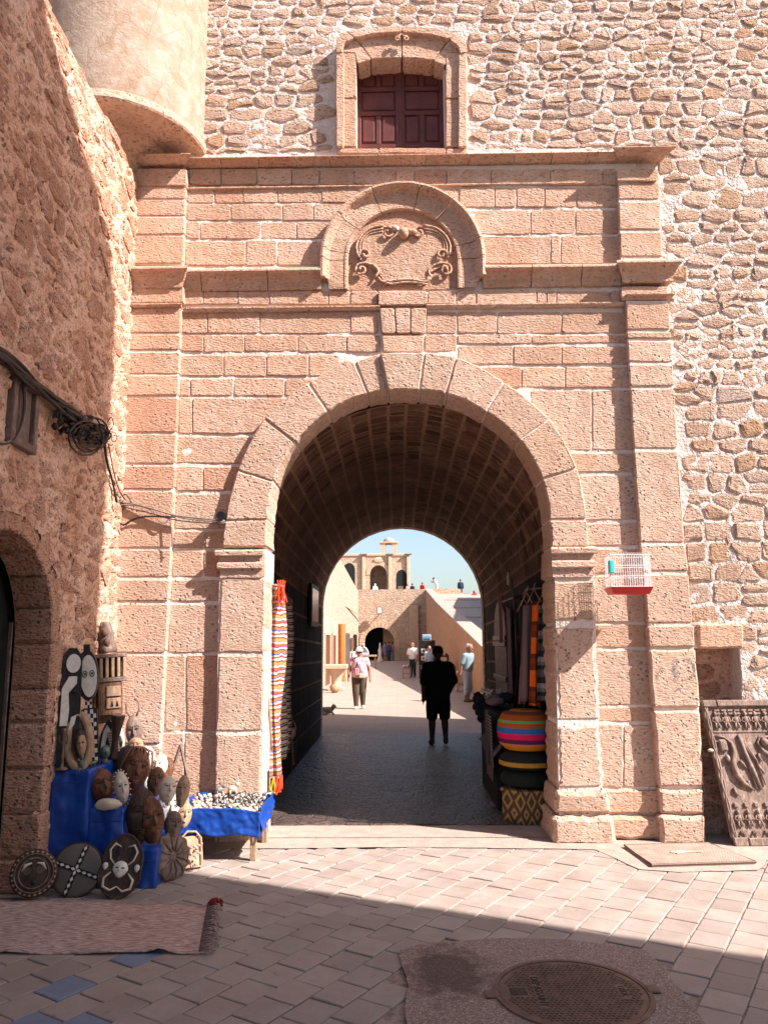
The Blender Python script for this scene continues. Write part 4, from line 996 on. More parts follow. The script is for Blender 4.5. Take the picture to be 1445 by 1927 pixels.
for i, Y in enumerate(ysr): z = max(.02, rampz(Y)-.4); vs += [(RX+.56, Y, z), (11, Y, z)]
for i in range(16): fs.append((2*i, 2*i+1, 2*i+3, 2*i+2))
rp.add(vs, fs); rp.build('ramp', 'pale_stone', kind='structure')
for i in range(5):
    Y = 18+i*9; z = max(.02, rampz(Y)-.4); MB().box((RX+.57, Y, z-.02), (11, Y+.35, z+.10), .02).build('ramp_step', 'pale_stone', bpy.data.objects['ramp'])
# high rampart to the right of the ramp, out of sight: shades the ramp
MB().box((10.0, 24, -.02), (11.2, 56, 10.2)).build('rampart', 'far_rubble', None, label='high rampart wall along the right of the ramp', cat='wall')
# church-like building with a bell turret on the terrace
FB = 84.0
fbo = thing('domed_gatehouse', 'sandstone building with tall arch, pilasters and domed bell turret on the terrace', 'building', (-2, FB, TZ))
fz = onY(700, 1046, FB).z; xr = onY(769, 1080, FB).x
va = onY(712, 1063, FB); vaw = (onY(728.5, 1090, FB).x-onY(696, 1090, FB).x)/2; vac = onY(712, 1090, FB).x
vs, fs = wall_arch(lambda u, z, d: V((u, FB+d, z)), -16, xr, TZ-.1, fz, vac, vaw, va.z-vaw*1.15, 1.6, 18, 1.15)
fixn(mk('front_wall', vs, fs, 'far_rubble', fbo))
MB().box((xr-.5, FB+1.61, TZ-.1), (xr, FB+9, fz-.02)).box((-16, FB+3.4, TZ-.1), (xr-.51, FB+3.6, fz-.02)).build('inner_wall', 'far_rubble', fbo)
MB().box((-16, FB-.12, fz-.02), (xr+.1, FB+9.1, fz+.25), .04).build('cornice', 'far_trim', fbo)
for xp in (684, 733.5, 768): x_ = onY(xp, 1080, FB).x; MB().box((x_-.17, FB-.28, TZ-.1), (x_+.17, FB+.05, fz-.03), .03).build('pilaster', 'far_trim', fbo)
for xp in (684, 733.5, 768):
    x_ = onY(xp, 1080, FB).x; MB().box((x_-.45, FB-.40, fz+.06), (x_+.45, FB-.13, fz+.22), .04).build('floodlight', 'wood_grey', fbo)
na = 11
for k in range(na):
    a0, a1 = math.pi*k/na+.01, math.pi*(k+1)/na-.01; zs_ = va.z-vaw*1.15
    vs = [(vac+r*math.cos(a), FB+d, zs_+r*1.15*math.sin(a)) for d in (-.07, .3) for r, a in ((vaw-.02, a0), (vaw+.42, a0), (vaw+.42, a1), (vaw-.02, a1))]
    fixn(mk('arch_stone', vs, [(0, 1, 2, 3), (7, 6, 5, 4), (0, 4, 5, 1), (1, 5, 6, 2), (2, 6, 7, 3), (3, 7, 4, 0)], 'far_trim', fbo))
wx = onY(755.5, 1090, FB); ww = .62
tpw = [(wx.x+ww*math.cos(math.pi*i/10), onY(755, 1084, FB).z+ww*1.2*math.sin(math.pi*i/10)) for i in range(11)]+[(wx.x-ww, TZ+.1), (wx.x+ww, TZ+.1)]
MB().prism(tpw, FB-.03, FB+.02).build('window', 'dark', fbo); MB().box((wx.x-ww*.7, FB-.06, TZ+.1), (wx.x+ww*.35, FB-.031, TZ+2.0)).build('window_leaf', 'wood_grey', fbo)
lx_ = onY(657, 1075, FB); tpw = [(lx_.x+.7*math.cos(math.pi*i/10), onY(657, 1072, FB).z+.8*math.sin(math.pi*i/10)) for i in range(11)]+[(lx_.x-.7, TZ), (lx_.x+.7, TZ)]
MB().prism(tpw, FB-.03, FB+.02).build('window', 'dark', fbo)
MB().ball((vac, FB-.1, onY(712, 1054, FB).z), (.6, .06, .35), 16, 8).build('roundel', 'far_trim', fbo, True)
t0, t1 = onY(716.5, 1050, FB+1), onY(747, 1050, FB+1); tz1 = onY(730, 1022, FB+1).z; cx = (t0.x+t1.x)/2; w = (t1.x-t0.x)/2
vs, fs = wall_arch(lambda u, z, d: V((u, FB+.8+d, z)), cx-w, cx+w, fz+.25, tz1, cx, w*.42, fz+1.35, w*2, 12)
fixn(mk('bell_turret', vs, fs, 'far_trim', fbo))
MB().box((cx-w-.12, FB+.68, tz1-.01), (cx+w+.12, FB+.92+w*2, tz1+.14), .03).build('turret_cornice', 'far_trim', fbo)
MB().lathe([(w*.78, tz1+.14), (w*.72, tz1+.35), (w*.52, tz1+.6), (w*.25, tz1+.76), (.02, tz1+.82)], 18, (cx, FB+.8+w, 0)).build('dome', 'pale_stone', fbo, True)
# wall lamp over the archway
ld = thing('flood_lamp', 'square floodlight on a bracket above the far archway', 'lamp', (onY(714, 1150, BY).x, BY, onY(714, 1150, BY).z))
a, b = onY(709, 1156, BY-.6), onY(719, 1142, BY-.6)
MB().box((a.x, BY-.75, a.z), (b.x, BY-.55, b.z), .03).build('lamp_housing', 'wood_grey', ld)
MB().box((a.x+.06, BY-.77, a.z+.08), (b.x-.06, BY-.751, b.z-.06)).build('lamp_glass', 'white_paint', ld)
MB().tube([((a.x+b.x)/2, BY-.6, a.z), (a.x-.3, BY-.02, a.z-.5)], .03, 6).build('bracket', 'wood_grey', ld)
# ================================================================== OBJECTS
def LB(mb, name, mat, root, smooth=False):
    o = mb.build(name, mat, None, smooth); o.parent = root; return o
def item(name, label, cat, loc, rot=(0, 0, 0), group=None):
    o = thing(name, label, cat, loc, group); o.rotation_euler = rot; return o
def mpp(p): return (V(p)-CP).dot(CF)/F_PX          # metres per photo pixel at a point
def stripe_mat(name, stops, period, axis=2, rough=.9, wob=.0, off=0.0, bump=.003, obj=False):
    s = NT(name); p = s.pos(obj=obj); sx = s.new('ShaderNodeSeparateXYZ'); s.L(p, sx.inputs[0]); z = sx.outputs[axis]
    if wob: z = s.math('ADD', z, s.math('MULTIPLY', s.noise(p, 9, 2), wob))
    f = s.math('FRACT', s.math('ADD', s.math('MULTIPLY', z, 1/period), off+10))
    c = s.ramp(f, stops, 'CONSTANT'); c = s.mix(.25, c, s.ramp(s.noise(p, 120, 3), [(.3, .3), (.7, 1)]), 'MULTIPLY')
    return s.done(c, rough, s.bump(s.noise(p, 160, 3), bump), spec=.1)

# ------------------------------------------------------------------ stepped display stand draped in blue
SF, SB = -1.42, -.22
stand = thing('display_stand', 'three-step display stand draped in blue tarpaulin against the side wall', 'display stand', (-2.3, -.8, 0))
STEPS = [(-2.70, -2.40, .862), (-2.395, -2.12, .573), (-2.115, -1.845, .286)]
for x0, x1, z in STEPS:
    r_ = random.Random(int(z*100)); n = 10; vs = []; fs = []
    nx, ny, nz = 16, 44, max(8, int(z/.028))
    def cpt(u, v, w):
        p = V((x0+(x1-x0)*u, SF+(SB-SF)*v, .004+(z-.004)*w)); q = .028*abs(fbm(p.y*1.0+p.x, p.z*.6, 3.2, z*9))-.010+.016*abs(fbm(p.x*1.4+p.y*1.3+p.z*.5, p.z, 6, 3))
        return p+V(((q if u == 1 else 0), (-q if v == 0 else 0), (q*.5 if w == 1 else 0)))
    def face(f, a, b):
        k = len(vs)
        for j in range(b+1):
            for i in range(a+1): vs.append(f(i/a, j/b))
        for j in range(b):
            for i in range(a): m = k+j*(a+1)+i; fs.append((m, m+1, m+a+2, m+a+1))
    face(lambda a, b: cpt(a, 0, b), nx, nz); face(lambda a, b: cpt(1, a, b), ny, nz); face(lambda a, b: cpt(a, b, 1), nx, ny); face(lambda a, b: cpt(0, 1-a, b), ny, nz); face(lambda a, b: cpt(1-a, 1, b), nx, nz)
    fixn(mk('step', vs, fs, 'blue_cloth', stand, True))
    MB().tube([(x0, SF-.006, z-.09), (x1, SF-.008, z-.085)], .004, 5).build('seam', 'blue_cloth', stand)
ZT1, ZT2, ZT3 = .866, .577, .290

# ------------------------------------------------------------------ masks and carvings
def dome(mb, w, h, d, chin=.25, top=.0, n=22, m=8, back=.012):
    vs = []; fs = []
    for j in range(m+1):
        r = math.sin(math.pi/2*j/m)
        for i in range(n):
            a = 2*math.pi*i/n; x = r*math.cos(a); z = r*math.sin(a)
            x *= 1-chin*max(0, -z)-top*max(0, z); y = -d*math.sqrt(max(0, 1-r*r))
            y -= d*.16*math.exp(-((abs(x)-.38)**2/.03+(z-.30)**2/.012))-d*.12*math.exp(-((abs(x)-.36)**2/.03+(z-.12)**2/.012))
            q_ = V((x*2.3+w*40, z*2.3, h*31)); y -= d*(.10*noise.noise(q_)+.06*noise.noise(q_*2.7)+.035*math.sin(z*26+3*x*x)*(1 if abs(x) > .25 or z > .42 else .2))*(1-r**6); e_ = 1+.05*noise.noise(q_*1.3+V((5, 0, 0)))
            vs.append((x*e_*w/2, y, z*e_*h/2))
    for j in range(m):
        for i in range(n): fs.append((j*n+i, j*n+(i+1) % n, (j+1)*n+(i+1) % n, (j+1)*n+i))
    k = len(vs); vs += [(v[0]*.97, back, v[2]*.97) for v in vs[m*n:(m+1)*n]]
    for i in range(n): fs.append((m*n+i, m*n+(i+1) % n, k+(i+1) % n, k+i))
    fs.append(tuple(range(k, k+n))); mb.add(vs, fs); return mb
def mask(name, label, base, px_w, px_h, mat, rot=(0, 0, 0), d=.45, eye='slit', face=None, brow=True, mouth='lips', em='black_wood', nose=1.0, chin=.25, top=0., ears=False, cat='mask'):
    """a carved face standing with its chin at 'base' (world point)"""
    b = V(base); k = mpp(b); w, h = px_w*k, px_h*k
    o = item(name, label, cat, b, rot); T = Matrix.Translation((0, 0, h/2))
    def nb(): q = MB(); q.X = T; return q
    root = o; o = LB(dome(nb(), w, h, w*d, chin, top), 'face', mat, root, True)
    yf = lambda x, z: -w*d*math.sqrt(max(0.02, 1-(2*x/w)**2-(2*z/h)**2))
    if face:                                          # painted inner face plate
        q = nb(); q.X = T @ Matrix.Translation((0, -w*.035, -h*.04)); LB(dome(q, w*.68, h*.74, w*d*.98, .2), 'face_plate', face, o, True)
    q = nb(); q.tube([(0, yf(0, h*.16)-w*.01, h*.16), (0, yf(0, 0)-w*.05*nose, 0), (0, yf(0, -h*.1)-w*.10*nose, -h*.10), (0, yf(0, -h*.13)-w*.02, -h*.135)], [w*.035, w*.05, w*.075, w*.03], 8); LB(q, 'nose', face or mat, o, True)
    for s_ in (-1, 1):
        q = nb(); x, z = s_*w*.19, h*.07
        if eye == 'round':
            q.tube([(x+w*.085*math.cos(a), yf(x, z)-w*.05, z+w*.085*math.sin(a)) for a in [2*math.pi*i/12 for i in range(12)]], w*.018, 6, True); q.ball((x, yf(x, z)-w*.045, z), (w*.04, w*.03, w*.04), 8, 6)
        else: q.ball((x, yf(x, z)-w*.035, z), (w*.10, w*.03, h*.020), 10, 6)
        LB(q, 'eye', em, o, True)
        if brow: q = nb(); q.tube([(s_*w*.05, yf(w*.05, h*.15)-w*.05, h*.14), (s_*w*.2, yf(w*.2, h*.18)-w*.05, h*.18), (s_*w*.33, yf(w*.33, h*.12)-w*.03, h*.12)], w*.022, 6); LB(q, 'brow', em if eye == 'round' else mat, o, True)
        if ears: q = nb(); q.ball((s_*w*.5, 0, h*.02), (w*.06, w*.05, h*.09), 8, 6); LB(q, 'ear', mat, o, True)
    if mouth == 'lips': q = nb(); q.ball((0, yf(0, -h*.27)-w*.03, -h*.255), (w*.14, w*.05, h*.022), 10, 6); q.ball((0, yf(0, -h*.27)-w*.03, -h*.29), (w*.12, w*.05, h*.022), 10, 6); LB(q, 'lips', em if face else mat, o, True)
    elif mouth == 'round': q = nb(); q.ball((0, yf(0, -h*.3)-w*.03, -h*.29), (w*.07, w*.05, w*.07), 10, 6); LB(q, 'mouth', em, o, True)
    return root, w, h, T
R_ = math.radians
def zs(x, y, z): return onZ(x, y, z)
def board(name, label, base, rot, cat='carving'): return item(name, label, cat, V(base), rot)
def ell(cx, cz, rx, rz, n=20, a0=0): return [(cx+rx*math.cos(a0+2*math.pi*i/n), cz+rz*math.sin(a0+2*math.pi*i/n)) for i in range(n)]
# a: tall black board with white crescents and a profile
b_ = zs(124, 1447, ZT1); k = mpp(b_); o = board('tall_mask', 'tall narrow black mask board with white crescent shapes and a profile', b_, (R_(-4), 0, R_(20)))
H = 224*k; W = 36*k
LB(MB().prism([(-W/2, 0), (W/2, 0), (W*.55, H*.5), (W/2, H*.93), (W*.2, H), (-W*.2, H), (-W/2, H*.93), (-W*.55, H*.5)], -.02, .02), 'board', 'black_wood', o)
for poly in (ell(W*.08, H*.87, W*.36, H*.08), [(-W*.42, H*.35), (-W*.05, H*.35), (0, H*.48), (-W*.08, H*.62), (W*.3, H*.70), (W*.3, H*.76), (-W*.1, H*.76), (-W*.42, H*.66)], [(W*.02, H*.30), (W*.3, H*.36), (W*.38, H*.44), (W*.12, H*.42)]):
    LB(MB().prism(poly, -.028, -.0195), 'white_inlay', 'white_paint', o)
LB(MB().ball((W*.2, -.02, H*.63), (W*.2, .02, H*.018), 10, 6), 'eye', 'black_wood', o)
# b: long-necked figure with white oval face and checkered body
b_ = zs(172, 1438, ZT1); k = mpp(b_); o = board('oval_faced_figure', 'black long-necked figure with white oval face and checkered body', b_, (R_(-5), R_(-6), R_(12)))
H = 212*k; q = MB()
q.prism([(-14*k, 0), (14*k, 0), (15*k, 100*k), (6*k, 104*k), (6*k, 130*k), (-6*k, 130*k), (-6*k, 104*k), (-15*k, 100*k)], -.018, .018); LB(q, 'body', 'black_wood', o)
q = MB().prism(ell(0, 165*k, 20*k, 48*k, 26), -.03, .02); LB(q, 'head', 'black_wood', o)
q = MB(); q.box((-6*k, -.015, 205*k), (6*k, .015, 224*k), .004); LB(q, 'topknot', 'black_wood', o)
LB(MB().prism(ell(3*k, 163*k, 15*k, 40*k, 26), -.038, -.0295), 'white_face', 'white_paint', o)
for s_ in (-1, 1):
    q = MB().tube([(3*k+s_*6.5*k+4*k*math.cos(a), -.040, 167*k+6*k*math.sin(a)) for a in [2*math.pi*i/12 for i in range(12)]], .7*k, 5, True); q.ball((3*k+s_*6.5*k, -.039, 167*k), (1.6*k, .006, 2.6*k), 8, 5); LB(q, 'eye', 'black_wood', o)
q = MB()
for i in range(12):
    for j in range(5):
        if (i+j) % 2 == 0: q.box((-13*k+j*5.2*k, -.022, 4*k+i*8*k), (-13*k+(j+1)*5.2*k, -.0175, 4*k+(i+1)*8*k))
for i in range(4):
    for j in range(3):
        if (i+j) % 2 == 0: q.box((-6*k+j*4*k, -.022, 103*k+i*6*k), (-6*k+(j+1)*4*k, -.0175, 103*k+(i+1)*6*k))
LB(q, 'checker_inlay', 'white_paint', o)
# c: carved wooden granary cabinet, d: stump figure on its top
b_ = zs(204, 1418, ZT1); k = mpp(b_); o = board('carved_cabinet', 'carved wooden cabinet with slatted box above a smaller figure box', b_, (0, R_(-3), R_(28)), 'cabinet')
LB(MB().box((-24*k, -.02, 0), (18*k, .1, 72*k), .006), 'back_post', 'wood', o)
LB(MB().box((-20*k, -.09, 72*k), (24*k, .08, 132*k), .006), 'lower_box', 'wood', o)
for zz in (84, 106):
    LB(MB().box((-6*k, -.105, zz*k), (20*k, -.0895, (zz+19)*k), .004), 'carved_panel', 'wood_light', o)
for i in range(2): LB(MB().prism([((2+i*9)*k, 88*k), ((7+i*9)*k, 88*k), ((4.5+i*9)*k, 98*k)], -.112, -.1045), 'carved_figure', 'black_wood', o)
LB(MB().box((-32*k, -.10, 133*k), (32*k, .09, 141*k), .005), 'shelf', 'wood_grey', o); LB(MB().box((-32*k, -.10, 178*k), (32*k, .09, 185*k), .005), 'shelf', 'wood_grey', o)
LB(MB().box((-30*k, -.02, 141*k), (30*k, .08, 178*k), .004), 'cabinet_back', 'wood_dark', o)
for i in range(6): LB(MB().box((-28*k+i*10.5*k, -.095, 141*k), (-22.5*k+i*10.5*k, -.06, 178*k), .004), 'slat', 'wood_light', o)
q = MB().lathe([(15*k, 0), (16*k, 10*k), (13*k, 22*k), (15*k, 38*k), (11*k, 52*k), (9*k, 60*k)], 12, (0, 0, 0), wob=lambda g, i: .12*math.sin(3*g+i)); top = V(b_)+V((-.07, .06, 186*k))
o2 = item('stump_carving', 'gnarled wooden stump carving standing on the slatted cabinet', 'carving', top, (0, R_(-8), 0)); LB(q, 'trunk', 'wood_grey', o2, True)
q = MB(); q.ball((0, -12*k, 40*k), (7*k, 7*k, 9*k), 10, 7, .2, 3); q.ball((4*k, -12*k, 20*k), (6*k, 6*k, 9*k), 10, 7, .2, 5); LB(q, 'carved_head', 'wood', o2, True)
# e: heart-shaped oval hood mask with a small face inside
b_ = zs(150, 1447, ZT1); k = mpp(b_); o = item('hooded_mask', 'large brown oval mask with open hood framing a small dark face', 'mask', b_, (R_(-9), R_(-5), R_(18)))
H = 106*k; W = 50*k
q = MB(); q.tube([(W*.42*math.cos(a)*(1.0 if math.sin(a) < 0 else .92), 0, H*.48+H*.46*math.sin(a)) for a in [2*math.pi*i/28 for i in range(28)]], [.020]*28, 8, True, 1.6); LB(q, 'hood_rim', 'wood_light', o, True)
LB(MB().prism(ell(0, H*.48, W*.40, H*.44, 26), .0, .03), 'hood_back', 'wood', o)
LB(MB().prism(ell(-W*.17, H*.62, W*.10, H*.2, 14), -.006, .001), 'hollow', 'black_wood', o); LB(MB().prism(ell(W*.2, H*.62, W*.07, H*.2, 14), -.006, .001), 'hollow', 'black_wood', o)
q = MB(); q.X = Matrix.Translation((W*.05, -.005, H*.42)); LB(dome(q, W*.52, H*.56, W*.3, .2), 'head', 'wood_dark', o, True)
q = MB(); q.X = Matrix.Translation((W*.10, -.035, H*.40)); LB(dome(q, W*.38, H*.4, W*.2, .25), 'face', 'wood_light', o, True)
q = MB(); q.tube([(W*.1, -.035-W*.2, H*.45), (W*.1, -.045-W*.23, H*.36)], [.004, .008], 6); LB(q, 'nose', 'wood_light', o, True)
for s_ in (-1, 1): LB(MB().ball((W*.1+s_*W*.085, -.038-W*.175, H*.44), (W*.05, .006, H*.012), 8, 5), 'eye', 'black_wood', o)
# small pieces of the top step
b_ = zs(117, 1449, ZT1); k = mpp(b_); o = item('candlestick', 'slender turned metal candlestick at the corner of the top step', 'candlestick', b_)
LB(MB().lathe([(11*k, 0), (10*k, 3*k), (3*k, 7*k), (2.4*k, 20*k), (4*k, 24*k), (2.2*k, 28*k), (2.2*k, 45*k), (4.5*k, 49*k), (2.2*k, 53*k), (3*k, 66*k), (5*k, 70*k), (4.4*k, 76*k)], 12), 'stem', 'iron', o, True)
for s_ in (-1, 1): LB(MB().tube([(0, 0, 50*k), (s_*6*k, 0, 48*k), (s_*8*k, 0, 56*k), (s_*8*k, 0, 64*k)], 1.3*k, 6), 'arm', 'iron', o, True)
MT['verdigris'] = plain('verdigris_bronze', (.055, .085, .065), .55, .4, 30, .003, 60, metal=.3, c2=(.16, .2, .16))
b_ = zs(152, 1452, ZT1); k = mpp(b_); o = item('bronze_statuette', 'small green bronze rider statuette below the hooded mask', 'statuette', b_, (0, 0, .4))
q = MB(); q.ball((0, 0, 14*k), (6*k, 8*k, 7*k), 10, 7, .3, 1); q.ball((1*k, -4*k, 27*k), (4*k, 4*k, 6*k), 8, 6, .2, 2); q.ball((-5*k, -6*k, 22*k), (2.5*k, 4*k, 3*k), 8, 6)
for s_ in (-1, 1): q.tube([(s_*3.5*k, -3*k, 12*k), (s_*3.5*k, -4*k, 0)], 1.8*k, 6)
LB(q, 'figure', 'verdigris', o, True)
b_ = zs(197, 1436, ZT1); k = mpp(b_); o = item('bronze_bust', 'small green bronze head bust beside the black goblet drum', 'bust', b_, (0, 0, .6))
q = MB(); q.ball((0, 0, 20*k), (10*k, 11*k, 13*k), 12, 9, .12, 4); q.tube([(0, 0, 0), (0, 1*k, 12*k)], [7*k, 4.5*k], 9); q.tube([(0, -11*k, 23*k), (0, -14*k, 17*k)], [1.5*k, 2.4*k], 6); LB(q, 'head', 'verdigris', o, True)
b_ = zs(173, 1441, ZT1); k = mpp(b_); o = item('bronze_lizard', 'small green bronze lizard lying before the bronze head', 'statuette', b_, (0, 0, .9))
q = MB(); q.tube([(-9*k, 0, 3*k), (-3*k, 0, 4*k), (4*k, 0, 5*k), (10*k, -2*k, 8*k)], [1.5*k, 3.5*k, 3.2*k, 2*k], 8)
for x in (-3, 4):
    for s_ in (-1, 1): q.tube([(x*k, 0, 4*k), (x*k, s_*5*k, 0)], 1.1*k, 5)
LB(q, 'lizard', 'verdigris', o, True)
b_ = zs(201, 1431, ZT1); b_ += V((.03, .07, 0)); k = mpp(b_); o = item('goblet_drum', 'black waisted goblet drum standing on the top step', 'drum', b_, (0, R_(4), 0))
LB(MB().lathe([(10*k, 0), (9.5*k, 6*k), (6*k, 20*k), (5.5*k, 34*k), (8*k, 50*k), (13*k, 76*k), (13.5*k, 80*k), (11*k, 80*k)], 16), 'shell', 'wood_dark', o, True); LB(MB().lathe([(12*k, 80*k), (12*k, 81.2*k)], 16), 'skin', 'wood_light', o)
b_ = zs(188, 1430, ZT1)+V((0, .04, 0)); k = mpp(b_); o = board('slim_mask', 'slim black and white mask leaning between figure and drum', b_, (R_(-6), R_(8), R_(15)), 'mask')
LB(MB().prism(ell(0, 36*k, 9*k, 36*k, 18), -.012, .012), 'board', 'black_wood', o); LB(MB().prism([(-5*k, 14*k), (2*k, 20*k), (2*k, 40*k), (6*k, 54*k), (-2*k, 62*k), (-6*k, 50*k)], -.018, -.0115), 'white_inlay', 'white_paint', o)
b_ = zs(226, 1421, ZT1); k = mpp(b_); o = board('striped_mask', 'white mask with black curved bands leaning before the horned mask', b_, (R_(-8), R_(-14), R_(10)), 'mask')
LB(MB().prism(ell(0, 34*k, 13*k, 34*k, 20), -.014, .012), 'board', 'white_paint', o)
for i in range(3): LB(MB().tube([(-2*k+i*4*k, -.017, 8*k+i*3*k), (6*k+i*1.5*k, -.017, 22*k), (4*k+i*1.5*k, -.017, 34*k)], 1.4*k, 5), 'black_band', 'black_wood', o)
MT['orange_check'] = stripe_mat('orange_chequer', [(0, (.50, .30, .2)), (.45, (.62, .52, .42)), (.8, (.28, .13, .07))], .022, 2)
b_ = zs(221, 1427, ZT1); k = mpp(b_); o = board('chequered_box', 'narrow tilted box with pale and brown chequer pattern', b_, (0, R_(-14), R_(14)), 'box'); LB(MB().box((-8*k, -.03, 0), (8*k, .03, 52*k), .004), 'box', 'orange_check', o)
# i: horned face mask
o, w, h, T = mask('horned_mask', 'grey brown face mask with tall looped horns beside the cabinet', zs(245, 1410, ZT1)+V((.03, .05, 0)), 32, 62, 'wood_grey', (R_(-8), R_(-6), R_(16)), .4, top=.1)
for s_ in (-1, 1): q = MB(); q.X = T; q.tube([(s_*w*.12, 0, h*.4), (s_*w*.36, -.01, h*.62), (s_*w*.36, -.01, h*.86), (s_*w*.12, 0, h*.98)], w*.06, 7); LB(q, 'horn', 'wood_grey', o, True)
# second step
o, w, h, T = mask('braided_mask', 'dark brown face mask with long rope braids over its crown', zs(238, 1500, ZT2)+V((0, .06, 0)), 54, 90, 'wood_red', (R_(-18), R_(14), R_(24)), .6)
for i in range(7): a = -.9+i*.3; q = MB(); q.X = T; q.tube([(w*.1*a, -w*.1, h*.5), (w*.42*a, -w*.42, h*.40), (w*.6*a, -w*.30, h*.05), (w*.62*a, -w*.12, -h*.25)], w*.035, 6); LB(q, 'braid', 'wood', o, True)
q = MB(); q.X = T; q.ball((-w*.35, .03, h*.18), (w*.45, w*.3, h*.34), 14, 9); LB(q, 'hair', 'wood_dark', o, True)
mask('bearded_mask', 'orange brown deeply carved bearded face mask on the second step', zs(193, 1514, ZT2)+V((0, .03, 0)), 50, 66, 'wood_red', (R_(-16), R_(-10), R_(38)), .7, nose=1.4, chin=.1)
o, w, h, T = mask('studded_mask', 'pale whitewashed face mask with a white beaded rim', zs(234, 1515, ZT2), 28, 62, 'bone', (R_(-12), R_(-8), R_(30)), .5)
for i in range(20): a = math.pi*(.05+1.9*i/19)+math.pi*.5; q = MB(); q.X = T; q.ball((w*.55*math.cos(a), 0, h*.54*math.sin(a)), w*.055, 7, 5); LB(q, 'bead', 'white_paint', o, True)
b_ = zs(203, 1524, ZT2); k = mpp(b_); q = MB(); q.ball((0, 0, 10*k), (23*k, 14*k, 11*k), 16, 9, .25, 8); o = item('stone_lump', 'pale rounded stone carving at the edge of the second step', 'stone', b_); LB(q, 'stone', 'bone', o, True)
WHM = [('smiling_mask', 'mid brown smiling mask propped against the dark mask on the lowest step', 240, 1582, 36, 64, 'wood', 40), ('antelope_mask', 'narrow dark antelope mask standing behind the bearded mask', 180, 1478, 22, 58, 'wood_dark', 30), ('pointed_mask', 'pointed reddish mask leaning between beaded mask and grinning mask', 262, 1530, 30, 58, 'wood_red', 22), ('grey_old_mask', 'weathered grey mask lying back beside the blue-browed mask', 322, 1580, 34, 52, 'wood_grey', 34), ('ochre_round_mask', 'round ochre mask peeping above the braided mask', 252, 1424, 30, 36, 'wood_light', 12), ('sooty_mask', 'sooty black mask squeezed behind the blue-browed mask', 284, 1546, 34, 60, 'wood_dark', 18), ('tan_mask', 'tan mask with hollow cheeks near the tray corner', 344, 1560, 28, 50, 'wood_light', 24), ('maroon_mask', 'small maroon mask at the wall end of the white pile', 312, 1470, 26, 44, 'wood_red', 4), ('scarred_mask', 'dark reddish mask with heavy brow wedged behind the braided mask', 218, 1476, 40, 66, 'wood_red', 26), ('brown_oval_mask', 'plain brown oval mask half hidden between the sunlit white masks', 290, 1500, 34, 56, 'wood', 16), ('cream_grinning_mask', 'cream mask tilted on its side below the white pile', 312, 1512, 34, 50, 'bone', 30), ('ochre_mask', 'ochre long mask behind the beige mask by the table', 340, 1520, 26, 60, 'wood_light', 8), ('pale_mask', 'whitewashed mask with a broad flat brow in the sunlit pile', 262, 1478, 28, 50, 'white_paint', 20), ('cheeked_mask', 'chalky white mask with round cheeks below the broad-browed one', 276, 1490, 30, 44, 'white_paint', 34), ('rosy_mask', 'pale pinkish mask with a worn crown at the back of the sunlit pile', 272, 1449, 34, 44, 'bone', 10), ('wrinkled_mask', 'cream mask with sun-ray wrinkles at the facade end of the pile', 298, 1466, 30, 46, 'bone', -6)]
for nm, lb, x, y, w_, h_, m_, yw in WHM:
    mask(nm, lb, (zs(x, y, ZT3) if y >= 1528 else (zs(x, y, ZT2) if y >= 1500 else onY(x, y, -.72 if m_ in ('white_paint', 'bone', 'wood_light') and x < 300 else -.45))), w_, h_, m_, (R_(-22), R_(yw*.4), R_(yw)), .5, em='wood', chin=.15)
# third step
b_ = zs(256, 1594, ZT3)+V((0, .05, 0)); k = mpp(b_); o, w, h, T = mask('dark_mask', 'dark mask with one white cheek leaning on the lowest step', b_, 56, 104, 'wood_dark', (R_(-14), R_(6), R_(30)), .45, chin=.3)
q = MB(); q.X = T; q.ball((w*.22, -w*.34, -h*.02), (w*.16, w*.08, h*.16), 12, 8); LB(q, 'white_cheek', 'bone', o, True); q = MB(); q.X = T; q.ball((w*.1, -w*.33, -h*.28), (w*.22, w*.08, h*.04), 12, 8); LB(q, 'orange_band', 'wood_light', o, True)
mask('carved_brown_mask', 'brown grinning wooden face mask leaning on the dark one', zs(288, 1588, ZT3), 52, 88, 'wood_red', (R_(-12), R_(-6), R_(34)), .6, nose=1.5, chin=.1)
MT['blue_white'] = plain('blue_and_white_paint', (.62, .55, .48), .7, .3, 16, c2=(.22, .30, .52))
mask('blue_browed_mask', 'white round-eyed mask with faded blue forehead', zs(303, 1562, ZT3)+V((.03, .04, 0)), 46, 76, 'blue_white', (R_(-14), R_(10), R_(28)), .45, eye='round', face='bone', mouth='round')
mask('beige_mask', 'beige mask with dark eye patches beside the display table', zs(332, 1552, ZT3)+V((.03, .1, 0)), 42, 70, 'wood_light', (R_(-16), R_(-16), R_(20)), .45, eye='slit', face='bone')
b_ = onY(322, 1500, -.40); k = mpp(b_); o = item('horn_carving', 'grey curved horn and gourd carving lying on the masks', 'carving', b_)
q = MB(); q.tube([(-22*k, 0, 6*k), (-8*k, -.02, 14*k), (8*k, -.02, 16*k), (16*k, 0, 22*k)], [3*k, 6*k, 8*k, 7*k], 9); LB(q, 'horn', 'wood_grey', o, True); q = MB(); q.tube([(14*k, 0, 12*k), (22*k, -.02, -4*k), (27*k, -.02, -14*k)], [6*k, 5*k, 9*k], 9); LB(q, 'gourd', 'wood_light', o, True)
b_ = V((onY(333, 1520, -.2).x, -.2, .29)); k = mpp(b_); o = item('diamond_frame', 'tall diamond-shaped grey wooden frame leaning on the facade', 'frame', b_, (R_(-8), 0, R_(6)))
H = 122*k
